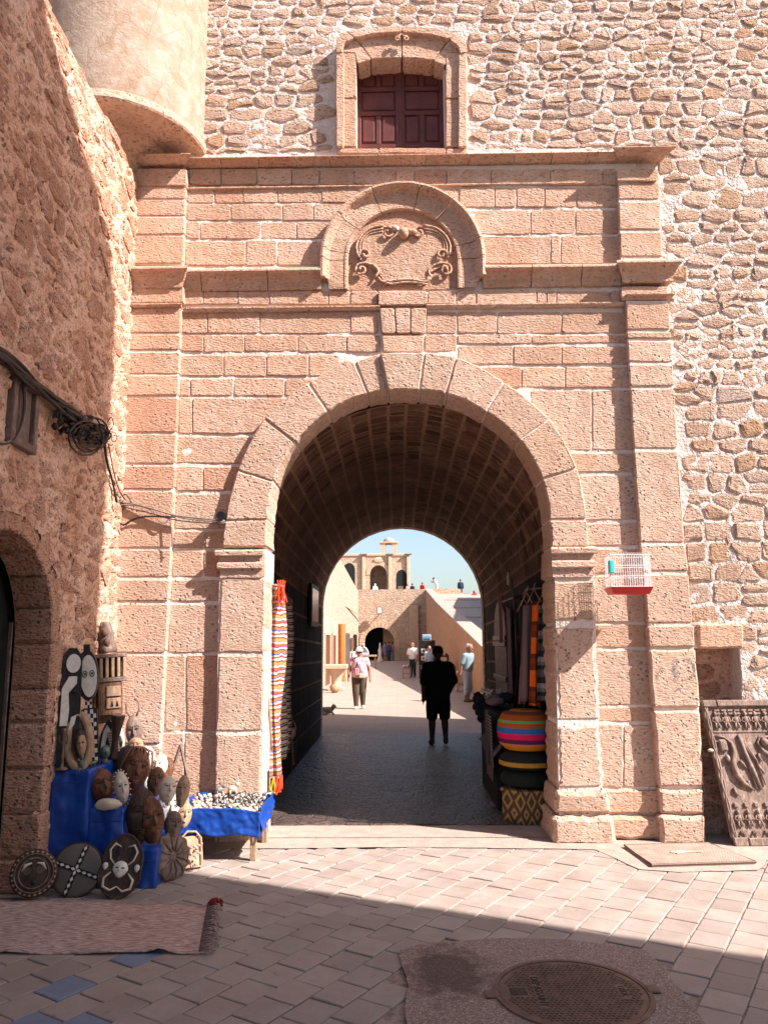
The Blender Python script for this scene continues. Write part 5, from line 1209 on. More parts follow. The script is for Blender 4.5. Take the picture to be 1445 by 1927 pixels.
for a, b in (((-15*k, H*.55), (0, H)), ((0, H), (17*k, H*.5)), ((17*k, H*.5), (8*k, H*.04)), ((-15*k, H*.55), (8*k, H*.04))): q = MB().tube([(a[0], 0, a[1]), (b[0], 0, b[1])], [.014, .014], 4); LB(q, 'rail', 'wood_grey', o)
LB(MB().ball((-4*k, .03, H*.32), (16*k, .02, 18*k), 14, 8), 'dark_bowl', 'wood_dark', o, True)
# floor masks
def disc_item(name, label, base, r, rot, mat, cat='mask'):
    o = item(name, label, cat, base, rot); q = MB(); q.X = Matrix.Translation((0, 0, r)) @ Matrix.Rotation(math.pi/2, 4, 'X')
    q.lathe([(r*.2, -.012), (r*.96, -.012), (r, -.004), (r*.99, .012), (r*.9, .020), (.001, .026)], 40); LB(q, 'disc', mat, o, True); return o
# x: round mask with a beaky face
b_ = V((-2.62, -1.80, .0)); k = mpp(b_); o = disc_item('round_face_mask', 'round dark mask with toothed rings and spiral eyes at the doorway', b_+V((-.02, .06, .03)), 43*k, (R_(-14), 0, R_(22)), 'wood_dark')
r = 43*k; C = V((0, -.026, r))
for rr in (.80, .62): LB(MB().tube([(C.x+r*rr*math.cos(a), C.y-.002, C.z+r*rr*math.sin(a)) for a in [2*math.pi*i/30 for i in range(30)]], .0045, 5, True), 'ring', 'wood_grey', o, True)
q = MB()
for i in range(26):
    a = 2*math.pi*i/26; q.add([(C.x+r*.93*math.cos(a-.08), C.y, C.z+r*.93*math.sin(a-.08)), (C.x+r*.93*math.cos(a+.08), C.y, C.z+r*.93*math.sin(a+.08)), (C.x+r*.83*math.cos(a), C.y-.006, C.z+r*.83*math.sin(a)), (C.x+r*.88*math.cos(a), C.y+.01, C.z+r*.88*math.sin(a))], [(0, 1, 2), (0, 3, 1), (1, 3, 2), (2, 3, 0)])
LB(q, 'tooth_ring', 'wood_light', o)
for s_ in (-1, 1):
    q = MB()
    for rr in (.05, .10, .15): q.tube([(s_*r*.26+r*rr*math.cos(a), C.y-.004, r*1.12+r*rr*math.sin(a)) for a in [2*math.pi*i/14 for i in range(14)]], .0035, 5, True)
    LB(q, 'spiral_eye', 'wood_grey', o, True)
    LB(MB().tube([(s_*r*.1, C.y-.006, r*1.42), (s_*r*.36, C.y-.006, r*1.36), (s_*r*.5, C.y-.004, r*1.12)], [.006, .013, .004], 6), 'brow', 'bone', o, True)
LB(MB().prism([(-r*.07, r*1.4), (r*.07, r*1.4), (r*.14, r*.85), (-r*.14, r*.85)], -.05, -.02), 'nose', 'wood_dark', o); LB(MB().ball((0, C.y-.004, r*.62), (r*.09, .02, r*.09), 10, 7), 'mouth', 'black_wood', o, True)
# y: shield with cross band
b_ = V((-2.36, -1.62, 0)); k = mpp(b_); r = 47*k
s = NT('hatched_wood'); p = s.pos(obj=True); sx = s.new('ShaderNodeSeparateXYZ'); s.L(p, sx.inputs[0])
f = s.math('FRACT', s.math('ADD', s.math('MULTIPLY', s.math('ADD', sx.outputs[0], s.math('MULTIPLY', s.noise(p, 6, 2), .01)), 150), 40)); s.done(s.ramp(f, [(0, (.04, .03, .027)), (.5, (.22, .18, .16))]), .7, s.bump(f, .002)); MT['hatch_wood'] = s.m
o = disc_item('cross_shield', 'round hatched shield crossed by two black lozenge bands', b_, r, (R_(-16), R_(-8), R_(8)), 'hatch_wood', 'shield')
LB(MB().tube([(r*math.cos(a), -.006, r+r*math.sin(a)) for a in [2*math.pi*i/36 for i in range(36)]], .008, 6, True), 'rim', 'wood_dark', o, True)
for ang in (62, -28):
    a = R_(ang); q = MB(); q.X = Matrix.Translation((0, 0, r)) @ Matrix.Rotation(-a, 4, 'Y'); q.box((-r*.95, -.033, -r*.10), (r*.95, -.024, r*.10), .002); LB(q, 'band', 'black_wood', o)
    q = MB(); q.X = Matrix.Translation((0, 0, r)) @ Matrix.Rotation(-a, 4, 'Y')
    for i in range(8): x = -r*.84+i*r*.24; q.prism([(x-r*.10, 0), (x, -r*.06), (x+r*.10, 0), (x, r*.06)], -.037, -.032)
    LB(q, 'lozenge_inlay', 'white_paint', o)
# z: large black mask with three pale faces
b_ = V((-2.07, -1.66, 0)); k = mpp(b_); H = 112*k; W = 80*k
o = item('triple_face_mask', 'large black mask with three pale faces and looping bone outlines', 'mask', b_, (R_(-15), R_(7), R_(6)))
out = [(W*.5*math.cos(a)*(1+.10*math.cos(2*a))*(.92 if math.sin(a) > 0 else 1)*(1-.16*math.exp(-((math.sin(a)+.05)/.25)**2)), H*.5+H*.5*math.sin(a)) for a in [2*math.pi*i/36 for i in range(36)]]
LB(MB().prism(out, -.022, .02), 'slab', 'wood_dark', o)
LB(MB().tube([(x*.99, -.016, (z-H*.5)*.99+H*.5) for x, z in out], .011, 6, True), 'rim', 'wood_dark', o, True)
for s_ in (-1, 1):
    LB(MB().tube([(s_*W*.08, -.026, H*.80), (s_*W*.22, -.03, H*.84), (s_*W*.32, -.03, H*.74), (s_*W*.27, -.03, H*.60), (s_*W*.15, -.03, H*.52)], [.004, .009, .009, .006, .004], 6), 'loop', 'bone', o, True)
    LB(MB().tube([(s_*W*.20, -.028, H*.40), (s_*W*.34, -.03, H*.30), (s_*W*.32, -.03, H*.17), (s_*W*.14, -.03, H*.12), (0, -.03, H*.19)], [.005, .010, .010, .008, .004], 6), 'jaw_loop', 'bone', o, True)
    LB(MB().prism(ell(s_*W*.17, H*.68, W*.075, H*.09, 14), -.026, -.0215), 'hollow', 'black_wood', o)
for x, z, w_, h_ in ((0, .45, .36, .27), (-.36, .48, .13, .12), (.38, .49, .13, .12)):
    q = MB(); q.X = Matrix.Translation((W*x, -.022, H*z)); LB(dome(q, W*w_, H*h_, W*w_*.3, .35), 'face', 'white_paint', o, True)
    q = MB(); q.tube([(W*x, -.024-W*w_*.3, H*(z+h_*.2)), (W*x, -.028-W*w_*.36, H*(z-h_*.1))], [W*w_*.03, W*w_*.07], 6)
    LB(q, 'nose', 'white_paint', o, True)
    for s_ in (-1, 1): LB(MB().ball((W*x+s_*W*w_*.2, -.022-W*w_*.27, H*(z+h_*.1)), (W*w_*.12, W*w_*.05, H*h_*.035), 8, 5), 'eye', 'wood_dark', o)
# aa: flower-carved disc seen at an angle, bb: basket tray
b_ = V((-1.76, -1.22, 0)); k = mpp(b_); r = 43*k; o = item('flower_disc', 'grey disc carved as a scalloped flower leaning on the lowest step', 'carving', b_, (R_(-12), 0, R_(58)))
q = MB(); q.X = Matrix.Translation((0, 0, r)) @ Matrix.Rotation(math.pi/2, 4, 'X'); q.lathe([(r*.2, -.012), (r*.97, -.012), (r, 0), (r*.95, .014), (r*.6, .028), (r*.15, .020), (.002, .034)], 60, wob=lambda g, i: .05*math.cos(12*g)); LB(q, 'disc', 'wood_grey', o, True)
for i in range(12): a = 2*math.pi*i/12; q = MB().tube([(r*.2*math.cos(a), -.028, r+r*.2*math.sin(a)), (r*.6*math.cos(a+.1), -.034, r+r*.6*math.sin(a+.1)), (r*.92*math.cos(a), -.018, r+r*.92*math.sin(a))], [.005, .008, .004], 6); LB(q, 'petal_rib', 'wood_grey', o, True)
b_ = V((-1.70, -.92, 0)); k = mpp(b_); o = item('wicker_tray', 'pale wicker tray propped up with red and white trinkets', 'tray', b_, (R_(-22), 0, R_(30)))
LB(MB().box((-18*k, -.015, 0), (18*k, .015, 58*k), .012), 'tray_back', 'wood_light', o); LB(MB().tube([(-18*k, -.02, 2*k), (-19*k, -.03, 55*k), (-6*k, -.03, 66*k), (10*k, -.03, 64*k), (19*k, -.03, 52*k), (18*k, -.03, 2*k)], 2.2*k, 7, True), 'rim', 'wood_light', o, True)
MT['trinket'] = plain('red_white_trinket', (.62, .5, .45), .5, .3, 60, c2=(.5, .09, .06))
r_ = random.Random(3)
for i in range(26):
    p = V((-1.70+r_.uniform(-.06, .06), -.95+r_.uniform(-.02, .03), 0)); zz = r_.uniform(.03, .2)
    q = MB(); q.ball((0, 0, 0), (.012, .010, .012), 7, 5, .4, i); o3 = q.build('trinket', 'trinket', None, True, 'tiny red and white trinket heaped on the propped wicker tray', 'trinket', 'trinkets on the wicker tray'); o3.location = p+V((zz*.12, zz*.25-.05, zz))
# ------------------------------------------------------------------ display table with blue tray and polished stones
tb = thing('display_table', 'low wooden table with a blue tarpaulin tray beside the left pier', 'table', (-1.55, -.38, 0))
TX0, TX1, TY0, TY1, TZ0, TZ1 = -1.90, -1.19, -.72, -.06, .225, .43
for x in (TX0+.02, TX1-.075):
    for y in (TY0+.02, TY1-.07): MB().box((x, y, 0), (x+.05, y+.05, TZ0), .004).build('leg', 'wood_light', tb)
for y in (TY0+.005, TY1-.025): MB().box((TX0, y, TZ0), (TX1, y+.02, TZ0+.03), .003).build('rail', 'wood_light', tb)
for x in (TX0, TX1-.02): MB().box((x, TY0+.026, TZ0), (x+.02, TY1-.026, TZ0+.03), .003).build('rail', 'wood_light', tb)
MB().box((TX0+.02, TY0+.026, TZ0+.031), (TX1-.021, TY1-.026, .36), .0).build('tray_bed', 'wood_light', tb)
def drape(f, n=60, m=16):
    vs = []; fs = []
    for j in range(m+1):
        for i in range(n+1): vs.append(f(i/n, j/m))
    for j in range(m):
        for i in range(n): a = j*(n+1)+i; fs.append((a, a+1, a+n+2, a+n+1))
    o = mk('tarpaulin_side', vs, fs, 'blue_cloth', tb, True); md = o.modifiers.new('s', 'SOLIDIFY'); md.thickness = .006; return o
def fold(u, v, k): return .022*abs(fbm(u*2.2+v*.5, v*.8, 1.7, k))-.008+.008*abs(fbm(u*3-v*1.2, v*1.5, 3, k+4))+.008*math.sin(u*17+v*3+k)*(1-v)
drape(lambda u, v: V((TX0-.01+(TX1-TX0+.02)*u, TY0-.014-fold(u, v, 1)-.008*(1-v), TZ0-.005-.03*math.exp(-((u-1)/.18)**2)+(TZ1-TZ0+.012)*v+.012*(1-v)*math.sin(u*9))))
drape(lambda u, v: V((TX1+.014+fold(u, v, 2)+.008*(1-v), TY0-.01+(TY1-TY0+.02)*u, TZ0-.03+.1*u*(1-v)+(TZ1-TZ0+.035)*v)))
drape(lambda u, v: V((TX0-.014-fold(u, v, 3), TY0+(TY1-TY0)*u, TZ0+(TZ1-TZ0)*v)), 10, 4)
drape(lambda u, v: V((TX0+(TX1-TX0)*u, TY1+.012, TZ0+.02+(TZ1-TZ0-.01)*v)), 10, 4)
MT['zebra'] = stripe_mat('banded_stone', [(0, (.02, .02, .022)), (.5, (.62, .58, .54)), (.68, (.03, .03, .03)), (.85, (.55, .5, .46))], .03, 0, .3, .08, obj=True)
MT['cream_stone'] = plain('cream_pebble', (.62, .48, .36), .35, .25, 30, spec=.5, rnd=.2, obj=True)
MT['grey_stone'] = plain('dark_pebble', (.06, .058, .06), .3, .4, 40, spec=.5, c2=(.25, .23, .22), rnd=.3, obj=True)
MT['amber_stone'] = plain('amber_pebble', (.50, .22, .10), .35, .4, 30, spec=.5, rnd=.2, obj=True)
MT['green_stone'] = plain('green_pebble', (.06, .26, .12), .3, .3, 30, spec=.5, obj=True)
KN = [('zebra', 'black and white banded polished stone in the blue tray', 'banded stones in the tray'), ('cream_stone', 'cream shell-shaped stone in the blue tray', 'cream stones in the tray'), ('grey_stone', 'dark grey polished stone in the blue tray', 'dark stones in the tray'), ('amber_stone', 'reddish amber stone in the blue tray', 'amber stones in the tray')]
pm = {}
for m_, _, _ in KN:
    pm[m_] = []
    for q_ in range(4):
        b = MB(); b.ball((0, 0, 0), (.026, .019, .015), 10, 7, .35, q_*3+len(m_)); me = bpy.data.meshes.new('polished_stone'); me.from_pydata([tuple(v) for v in b.v], [], b.f); me.materials.append(MT[m_]); me.polygons.foreach_set('use_smooth', [True]*len(me.polygons)); pm[m_].append(me)
r_ = random.Random(77)
for j in range(11):
    for i in range(15):
        if r_.random() < .10: continue
        y = TY0+.03+j*(TY1-TY0-.07)/10; x = TX0+.04+(i+.5*(j % 2))*.0435
        if x > TX1-.035: continue
        fr = j/10; t = r_.random(); u = i/15
        kd = 1 if (t < .75-.9*fr*u and (fr < .25 or u < .3)) else (0 if t < .55 else (2 if t < .8 else (3 if t < .9 and u < .4 else 1)))
        m_, lb, gp = KN[kd]
        o = bpy.data.objects.new('polished_stone', r_.choice(pm[m_])); COL.objects.link(o); tag(o, lb, 'stone', gp)
        sc = r_.uniform(.7, 1.25)*(1.35 if j == 0 else 1); o.location = (x+r_.uniform(-.008, .008), y+r_.uniform(-.01, .01), .37+.012*sc+.045*fr+r_.uniform(0, .018)); o.rotation_euler = (r_.uniform(-.6, .6), r_.uniform(-.6, .6), r_.uniform(0, 6.3)); o.scale = (sc, sc, sc)
q = MB(); q.ball((0, 0, 0), (.03, .018, .012), 12, 7, .2, 5); o = q.build('green_stone', 'green_stone', None, True, 'single flat green stone at the front edge of the blue tray', 'stone'); o.location = (TX0+.50, TY0+.035, .425)
def critter(name, label, loc, mat, s=1.0):
    o = item(name, label, 'figurine', loc, (0, 0, .5)); q = MB(); q.ball((0, 0, .035*s), (.034*s, .022*s, .024*s), 10, 8, .1, 2); q.ball((.034*s, 0, .062*s), (.018*s, .014*s, .016*s), 9, 7)
    for x in (-.02, .02):
        for y in (-.012, .012): q.tube([(x*s, y*s, .03*s), (x*s, y*s, 0)], .007*s, 6)
    q.tube([(.036*s, .006*s, .072*s), (.04*s, .008*s, .088*s)], [.005*s, .003*s], 5); q.tube([(.036*s, -.006*s, .072*s), (.04*s, -.008*s, .088*s)], [.005*s, .003*s], 5)
    LB(q, 'body', mat, o, True)
critter('stone_figurine', 'dark upright animal figurine at the back of the blue tray', (TX0+.24, TY1-.10, .44), 'grey_stone', 1.2)
critter('stone_figurine', 'white animal figurine at the back of the blue tray', (TX0+.36, TY1-.09, .44), 'cream_stone', 1.4)

# ------------------------------------------------------------------ woven rug on the ground
s = NT('faded_woven_rug'); p = s.pos(obj=True); mp = s.new('ShaderNodeMapping'); mp.inputs['Rotation'].default_value = (0, 0, R_(35)); mp.inputs['Scale'].default_value = (14, 120, 1); s.L(p, mp.inputs[0])
n_ = s.noise(mp.outputs[0], 1.0, 4, .6); c = s.mix(s.ramp(n_, [(.42, 0), (.58, 1)]), (.32, .18, .145), (.64, .48, .42)); c = s.mix(s.ramp(s.noise(p, 6, 4), [(.62, 0), (.74, .6)]), c, (.20, .10, .08)); s.done(c, .95, s.bump(n_, .012), spec=.05); MT['rug'] = s.m
rug = thing('woven_rug', 'faded pink flat-woven rug lying on the paving before the stall', 'rug', (-2, -2.3, 0))
c0, c1, c2_, c3 = [V((p.x, p.y)) for p in (onZ(-90, 1690), onZ(398, 1710), onZ(384, 1797), onZ(-110, 1797))]
n, m = 40, 16; vs = []; fs = []
for j in range(m+1):
    for i in range(n+1):
        u, v = i/n, j/m; p = (c0*(1-u)+c1*u)*(1-v)+(c3*(1-u)+c2_*u)*v
        z = .018+.011*fbm(p.x, p.y, 4, 3)+.022*math.exp(-((u-.83)/.03)**2-((v-1)/.12)**2); p = p+V((.006*fbm(p.x, p.y, 7, 1), .022*fbm(p.x, p.y, 3, 8)*(1 if j in (0, m) else .5)))
        vs.append((p.x, p.y, z))
for j in range(m):
    for i in range(n): a = j*(n+1)+i; fs.append((a, a+n+1, a+n+2, a+1))
o = mk('rug_field', vs, fs, 'rug', rug, True); md = o.modifiers.new('s', 'SOLIDIFY'); md.thickness = .008; md.offset = -1
MT['fringe'] = plain('grey_fringe', (.20, .13, .11), .95, .4, 60, c2=(.36, .26, .22)); MT['red_tassel'] = plain('dark_red_wool', (.24, .018, .02), .95, .4, 60)
r_ = random.Random(9); q = MB()
for i in range(42):
    v = i/41; p = c1*(1-v)+c2_*v; L = r_.uniform(.04, .11); a = r_.uniform(-.7, .7); m1 = p+V((L*.5, r_.uniform(-.03, .03))); e = p+V((L*math.cos(a), L*math.sin(a)-.01))
    q.tube([(p.x-.03, p.y, .024), (m1.x, m1.y, .028+r_.uniform(0, .02)), (e.x, e.y, .012)], [.006, .0055, .003], 5)
q.build('fringe', 'fringe', rug, True)['kind'] = 'stuff'
q = MB(); p = V((c1.x+.03, c1.y+.0, .03))
for i in range(16): a = r_.uniform(0, 6.3); q.tube([p, p+V((.03*math.cos(a), .03*math.sin(a), .03)), p+V((.055*math.cos(a+.3), .05*math.sin(a+.3), r_.uniform(-.01, .02)))], [.009, .008, .005], 5)
q.build('tassel', 'red_tassel', rug, True)

# ------------------------------------------------------------------ concrete patch, manhole, steel hatch
pt = rough_outline([V((p.x, p.y)) for p in PATCH], .05, .008, random.Random(2), .01)
mb = MB(); mb.add([(p.x, p.y, .010) for p in pt]+[(p.x, p.y, -.02) for p in pt], [list(range(len(pt)))]+[[i, (i+1) % len(pt), len(pt)+(i+1) % len(pt), len(pt)+i] for i in range(len(pt))]); mb.build('concrete_patch', 'asphalt', kind='structure')
mc = V((.91, -3.19, .0)); mr = .385
mh = thing('manhole_cover', 'round cast iron manhole cover with raised studs and lettering', 'manhole cover', mc)
def LBm(mb, nm, mat='iron', sm=False): return LB(mb, nm, mat, mh, sm)
LBm(MB().lathe([(mr*.9, .006), (mr-.004, .006), (mr-.002, .016), (.001, .016)], 60), 'cover_plate')
q = MB(); q.lathe([(mr+.004, .008), (mr+.004, .019), (mr+.028, .019), (mr+.030, .008)], 60); LBm(q, 'frame_ring')
for s_ in (-1, 1): LBm(MB().box((s_*(mr+.045)-.035, -.04+.03*s_, .009), (s_*(mr+.045)+.035, .04+.03*s_, .024), .006), 'hinge_lug')
q = MB(); r_ = random.Random(4)
for i in range(-15, 16):
    for j in range(-15, 16):
        x, y = i*.026+.013*(j % 2), j*.024
        if math.hypot(x, y) > mr*.93 or (-.205 < x < -.15 and abs(y) < .2) or (.235 < x < .29 and abs(y) < .09) or (x < -.23 and abs(y) < .05): continue
        a = .6 if (i+j) % 2 else -.6; d = V((math.cos(a), math.sin(a)))*.008; n_ = V((-d.y, d.x))*.55
        P = [V((x, y))-d-n_, V((x, y))+d-n_, V((x, y))+d+n_, V((x, y))-d+n_]; q.add([(p.x, p.y, .0155) for p in P]+[(p.x*.999, p.y*.999, .0205) for p in P], [(4, 5, 6, 7), (0, 1, 5, 4), (1, 2, 6, 5), (2, 3, 7, 6), (3, 0, 4, 7)])
LBm(q, 'raised_studs')['kind'] = 'stuff'
LBm(MB().box((-.203, -.195, .0158), (-.152, .195, .0190), .001), 'lettering_strip'); LBm(MB().box((-.33, -.04, .0158), (-.24, .04, .0175), .001), 'lifting_slot', 'black_wood'); LBm(MB().box((.238, -.088, .0158), (.288, .088, .0190), .001), 'lettering_strip')
def text(body, size, mat, parent, X, ext=.002):
    cu = bpy.data.curves.new('lettering', 'FONT'); cu.body = body; cu.size = size; cu.extrude = ext; cu.align_x = 'CENTER'; cu.align_y = 'CENTER'
    t = bpy.data.objects.new('lettering_source', cu); COL.objects.link(t); dg = bpy.context.evaluated_depsgraph_get(); me = bpy.data.meshes.new_from_object(t.evaluated_get(dg)); bpy.data.objects.remove(t); bpy.data.curves.remove(cu)
    me.transform(X); me.materials.clear(); me.materials.append(MT[mat]); o = bpy.data.objects.new('lettering', me); COL.objects.link(o); o.parent = parent; return o
text('DEP ASSAINT', .058, 'black_wood', mh, Matrix.Translation((-.178, 0, .0192)) @ Matrix.Rotation(-math.pi/2, 4, 'Z'))
text('GEDL', .05, 'black_wood', mh, Matrix.Translation((.263, 0, .0192)) @ Matrix.Rotation(-math.pi/2, 4, 'Z'))
hp = [V((2.02, -.30)), V((2.80, -.23)), V((2.95, -.82)), V((2.07, -.91))]
hc = sum(hp, V((0, 0)))/4
hg = thing('steel_hatch', 'square chequered steel hatch plate set in the cement apron', 'hatch', (hc.x, hc.y, 0))
MB().add([(p.x, p.y, .008) for p in hp]+[(p.x, p.y, .030) for p in hp], [(4, 5, 6, 7), (0, 1, 5, 4), (1, 2, 6, 5), (2, 3, 7, 6), (3, 0, 4, 7)]).build('plate', 'rust', hg)
q = MB(); q.tube([(p.x, p.y, .026) for p in hp], .010, 6, True); q.build('rim', 'iron', hg)
q = MB(); N = 30
for i in range(1, N):
    for j in range(1, N):
        u, v = i/N, j/N; p = (hp[0]*(1-u)+hp[1]*u)*(1-v)+(hp[3]*(1-u)+hp[2]*u)*v; e = .0065
        q.add([(p.x-e, p.y-e, .030), (p.x+e, p.y-e, .030), (p.x+e, p.y+e, .030), (p.x-e, p.y+e, .030), (p.x, p.y, .038)], [(0, 1, 4), (1, 2, 4), (2, 3, 4), (3, 0, 4)])
tag(q.build('raised_studs', 'rust', hg), kind='stuff')
q = MB()
for k in range(3): q.tube([(hc.x-.12+.02*k, hc.y-.02*k, .036), (hc.x, hc.y+.03-.02*k, .038), (hc.x+.14-.02*k, hc.y+.01*k, .036)], .008, 5)
q.build('cast_crest', 'rust', hg)

# ------------------------------------------------------------------ birdcage hung on the right pier
bc = onY(1180, 1078, -.30); cg = thing('birdcage', 'small white wire birdcage with red tray hung on the pier', 'birdcage', bc)
cw_, cd_, chh = .185, .115, .17
z0 = bc.z-chh+.03; z1 = bc.z+chh+.01
q = MB()
for (x0, y0, x1, y1) in ((-cw_, -cd_, cw_, -cd_), (-cw_, cd_, cw_, cd_), (-cw_, -cd_, -cw_, cd_), (cw_, -cd_, cw_, cd_)):
    n = 17 if abs(x1-x0) > .1 else 10
    for i in range(n+1): x, y = x0+(x1-x0)*i/n, y0+(y1-y0)*i/n; q.tube([(bc.x+x, bc.y+y, z0), (bc.x+x, bc.y+y, z1-.02)], .0022, 4)
for z in (z0+.005, z0+.1, z0+.2, z1-.02): q.tube([(bc.x+x, bc.y+y, z) for x, y in ((-cw_, -cd_), (cw_, -cd_), (cw_, cd_), (-cw_, cd_))], .003, 5, True)
q.build('wire_sides', 'white_wire', cg)
q = MB()
for i in range(15): x = -cw_+2*cw_*i/14; q.tube([(bc.x+x, bc.y-cd_, z1-.02), (bc.x+x*.94, bc.y-cd_*.7, z1+.005), (bc.x+x*.94, bc.y+cd_*.7, z1+.005), (bc.x+x, bc.y+cd_, z1-.02)], .0022, 4)
q.build('wire_roof', 'white_wire', cg)
def frus(x0, x1, y0, y1, za, e, zb): return [(x0+e, y0+e, za), (x1-e, y0+e, za), (x1-e, y1-e, za), (x0+e, y1-e, za), (x0, y0, zb), (x1, y0, zb), (x1, y1, zb), (x0, y1, zb)]
MB().add(frus(bc.x-cw_-.012, bc.x+cw_+.012, bc.y-cd_-.012, bc.y+cd_+.012, z0-.065, .03, z0), [(3, 2, 1, 0), (4, 5, 6, 7), (0, 1, 5, 4), (1, 2, 6, 5), (2, 3, 7, 6), (3, 0, 4, 7)]).build('tray', 'red_plastic', cg)
MB().box((bc.x-cw_-.014, bc.y-cd_-.012, z0+.13), (bc.x-cw_+.03, bc.y-cd_+.05, z0+.25), .006).build('feeder', 'teal_plastic', cg); MB().box((bc.x+cw_-.01, bc.y-.03, z0+.14), (bc.x+cw_+.03, bc.y+.03, z0+.17), .006).build('water_pot', 'white_wire', cg)
MB().tube([(bc.x-cw_, bc.y, z0+.14), (bc.x+cw_, bc.y+.02, z0+.15)], .006, 6).build('perch', 'wood_light', cg); MB().tube([(bc.x, bc.y, z1), (bc.x, bc.y+.02, z1+.03), (bc.x, -.06, z1+.035)], .004, 6).build('hook', 'steel', cg)

# ------------------------------------------------------------------ carved panel leaning at the right
pbl = V((3.02, -.24, 0)); ptl = onY(1318, 1318, -.04); PW = .80
ex = V((1, .06, 0)).normalized(); up = (V((ptl.x, ptl.y, ptl.z))-pbl); PH = up.length; up.normalize(); nn = ex.cross(up).normalized()
PX = Matrix((ex, -nn, up)).transposed().to_4x4(); PX.translation = pbl      # local x right, -y towards viewer, z up
if (PX.to_3x3() @ V((0, -1, 0))).y > 0: PX = Matrix((ex, nn, up)).transposed().to_4x4(); PX.translation = pbl
cp = thing('carved_door_panel', 'grey wooden door panel carved with figures and crocodiles leaning on the wall', 'carved panel', pbl)
def CB(mb, nm, mat='wood_grey', sm=False):
    if mat == 'wood_grey': mat = 'panel_wood'
    mb.v = [PX @ v for v in mb.v]; return mb.build(nm, mat, cp, sm)
CB(MB().box((0.0, .0, 0), (PW, .035, PH)), 'back_board')
for a, b in (((0, -.03, 0), (.13, .04, .075)), ((.135, -.035, 0), (PW, .04, .07)), ((0, -.03, PH-.065), (.13, .04, PH)), ((.135, -.035, PH-.06), (PW-.16, .04, PH)), ((PW-.155, -.03, PH-.06), (PW, .04, PH))): CB(MB().box(a, b, .008), 'frame_rail')
q = MB(); n = 22
for i in range(n+1): pass
for sgn in (0, 1): q.tube([(.022+.012*math.sin(i*.9+sgn*math.pi), -.02, .08+(PH-.15)*i/n) for i in range(n+1)], .009, 6)
CB(q, 'twisted_border', 'wood_grey', True)
def fig(x, z, s, nm='carved_figure'):
    q = MB(); q.ball((x, -.012, z+.105*s), (.014*s, .014, .020*s), 8, 6); q.box((x-.016*s, -.022, z+.04*s), (x+.016*s, .002, z+.085*s), .004)
    q.tube([(x-.018*s, -.012, z+.08*s), (x-.034*s, -.012, z+.055*s), (x-.015*s, -.014, z+.045*s)], .006*s, 5); q.tube([(x+.018*s, -.012, z+.08*s), (x+.034*s, -.012, z+.055*s), (x+.015*s, -.014, z+.045*s)], .006*s, 5)
    for s_ in (-1, 1): q.tube([(x+s_*.008*s, -.012, z+.04*s), (x+s_*.015*s, -.014, z+.018*s), (x+s_*.010*s, -.012, z)], [.008*s, .008*s, .006*s], 5)
    CB(q, nm, 'wood_grey', True)
for i in range(7): fig(.10+i*.095, PH-.26, 1.25)
for k in range(2):
    for i in range(9): CB(MB().box((.10+i*.065, -.014, PH-.105-k*.03), (.15+i*.065, .002, PH-.087-k*.03), .003), 'carved_bar')
for i in range(7): fig(.10+i*.095, .165, 1.2)
for i in range(7): CB(MB().box((.08+i*.095, -.018, .33), (.12+i*.095, .002, .372), .006), 'carved_head')
CB(MB().box((.045, -.008, PH-.30), (PW-.03, .002, PH-.285), .003), 'divider')
def rel(pts, r, nm): CB(MB().tube([(x, -.012, z) for x, z in pts], r, 8), nm, 'wood_grey', True)
zc = PH-.33
rel([(.05, zc), (.13, zc-.01), (.19, zc-.06), (.20, zc-.14), (.16, zc-.24), (.17, zc-.34), (.22, zc-.42), (.30, zc-.48)], [.010, .012, .016, .026, .034, .032, .024, .008], 'carved_crocodile')
CB(MB().box((.065, -.035, zc-.14), (.145, .002, zc-.03), .02), 'carved_block'); CB(MB().ball((.12, -.02, zc-.20), (.022, .025, .035), 9, 7), 'carved_snout', 'wood_grey', True)
rel([(.28, zc+.01), (.30, zc-.16), (.34, zc-.34), (.37, zc-.48)], [.016, .022, .024, .010], 'carved_post')
rel([(.30, zc-.12), (.31, zc-.3), (.33, zc-.47)], [.006, .008, .006], 'carved_snake'); rel([(.34, zc-.1), (.39, zc-.22), (.42, zc-.44)], [.006, .010, .006], 'carved_snake')
rel([(.62, zc-.01), (.48, zc-.01), (.44, zc-.06), (.47, zc-.13), (.55, zc-.20), (.60, zc-.32), (.58, zc-.46)], [.010, .011, .012, .018, .026, .026, .012], 'carved_crocodile')
for x in (.505, .585): CB(MB().ball((x, -.02, zc-.055), (.036, .036, .040), 12, 8), 'carved_boss', 'wood_grey', True)
for x, z, a in ((.235, zc-.22, .3), (.27, zc-.40, -.6), (.43, zc-.16, -.7), (.40, zc-.27, .1), (.12, zc-.46, -.4), (.66, zc-.2, .5), (.70, zc-.38, -.3)): rel([(x, z), (x+.03*math.sin(a)+.01, z-.03), (x+.045*math.sin(a+1), z-.07)], [.012, .016, .007], 'carved_lizard')
for i in range(6): rel([(.08+i*.11, .09), (.10+i*.11, .135), (.13+i*.11, .09), (.12+i*.11, .12)], .007, 'carved_zigzag')
CB(MB().ball((-.02, -.01, PH*.645), (.03, .02, .016), 9, 6).tube([(-.02, 0, PH*.645), (.05, 0, PH*.65)], .008, 6), 'latch_peg', 'bone', True)
# second panel, only its edge in the frame
pb2 = pbl+V((PW+.03, .02, 0)); cp2 = thing('plank_panel', 'second old wooden door panel standing beside the carved one', 'carved panel', pb2)
MB().box((pb2.x, pb2.y+.02, 0), (pb2.x+.7, pb2.y+.06, 1.36), .006).build('board', 'wood_grey', cp2); MB().box((pb2.x, pb2.y-.01, 0), (pb2.x+.06, pb2.y+.019, 1.36), .008).build('stile', 'wood_grey', cp2)

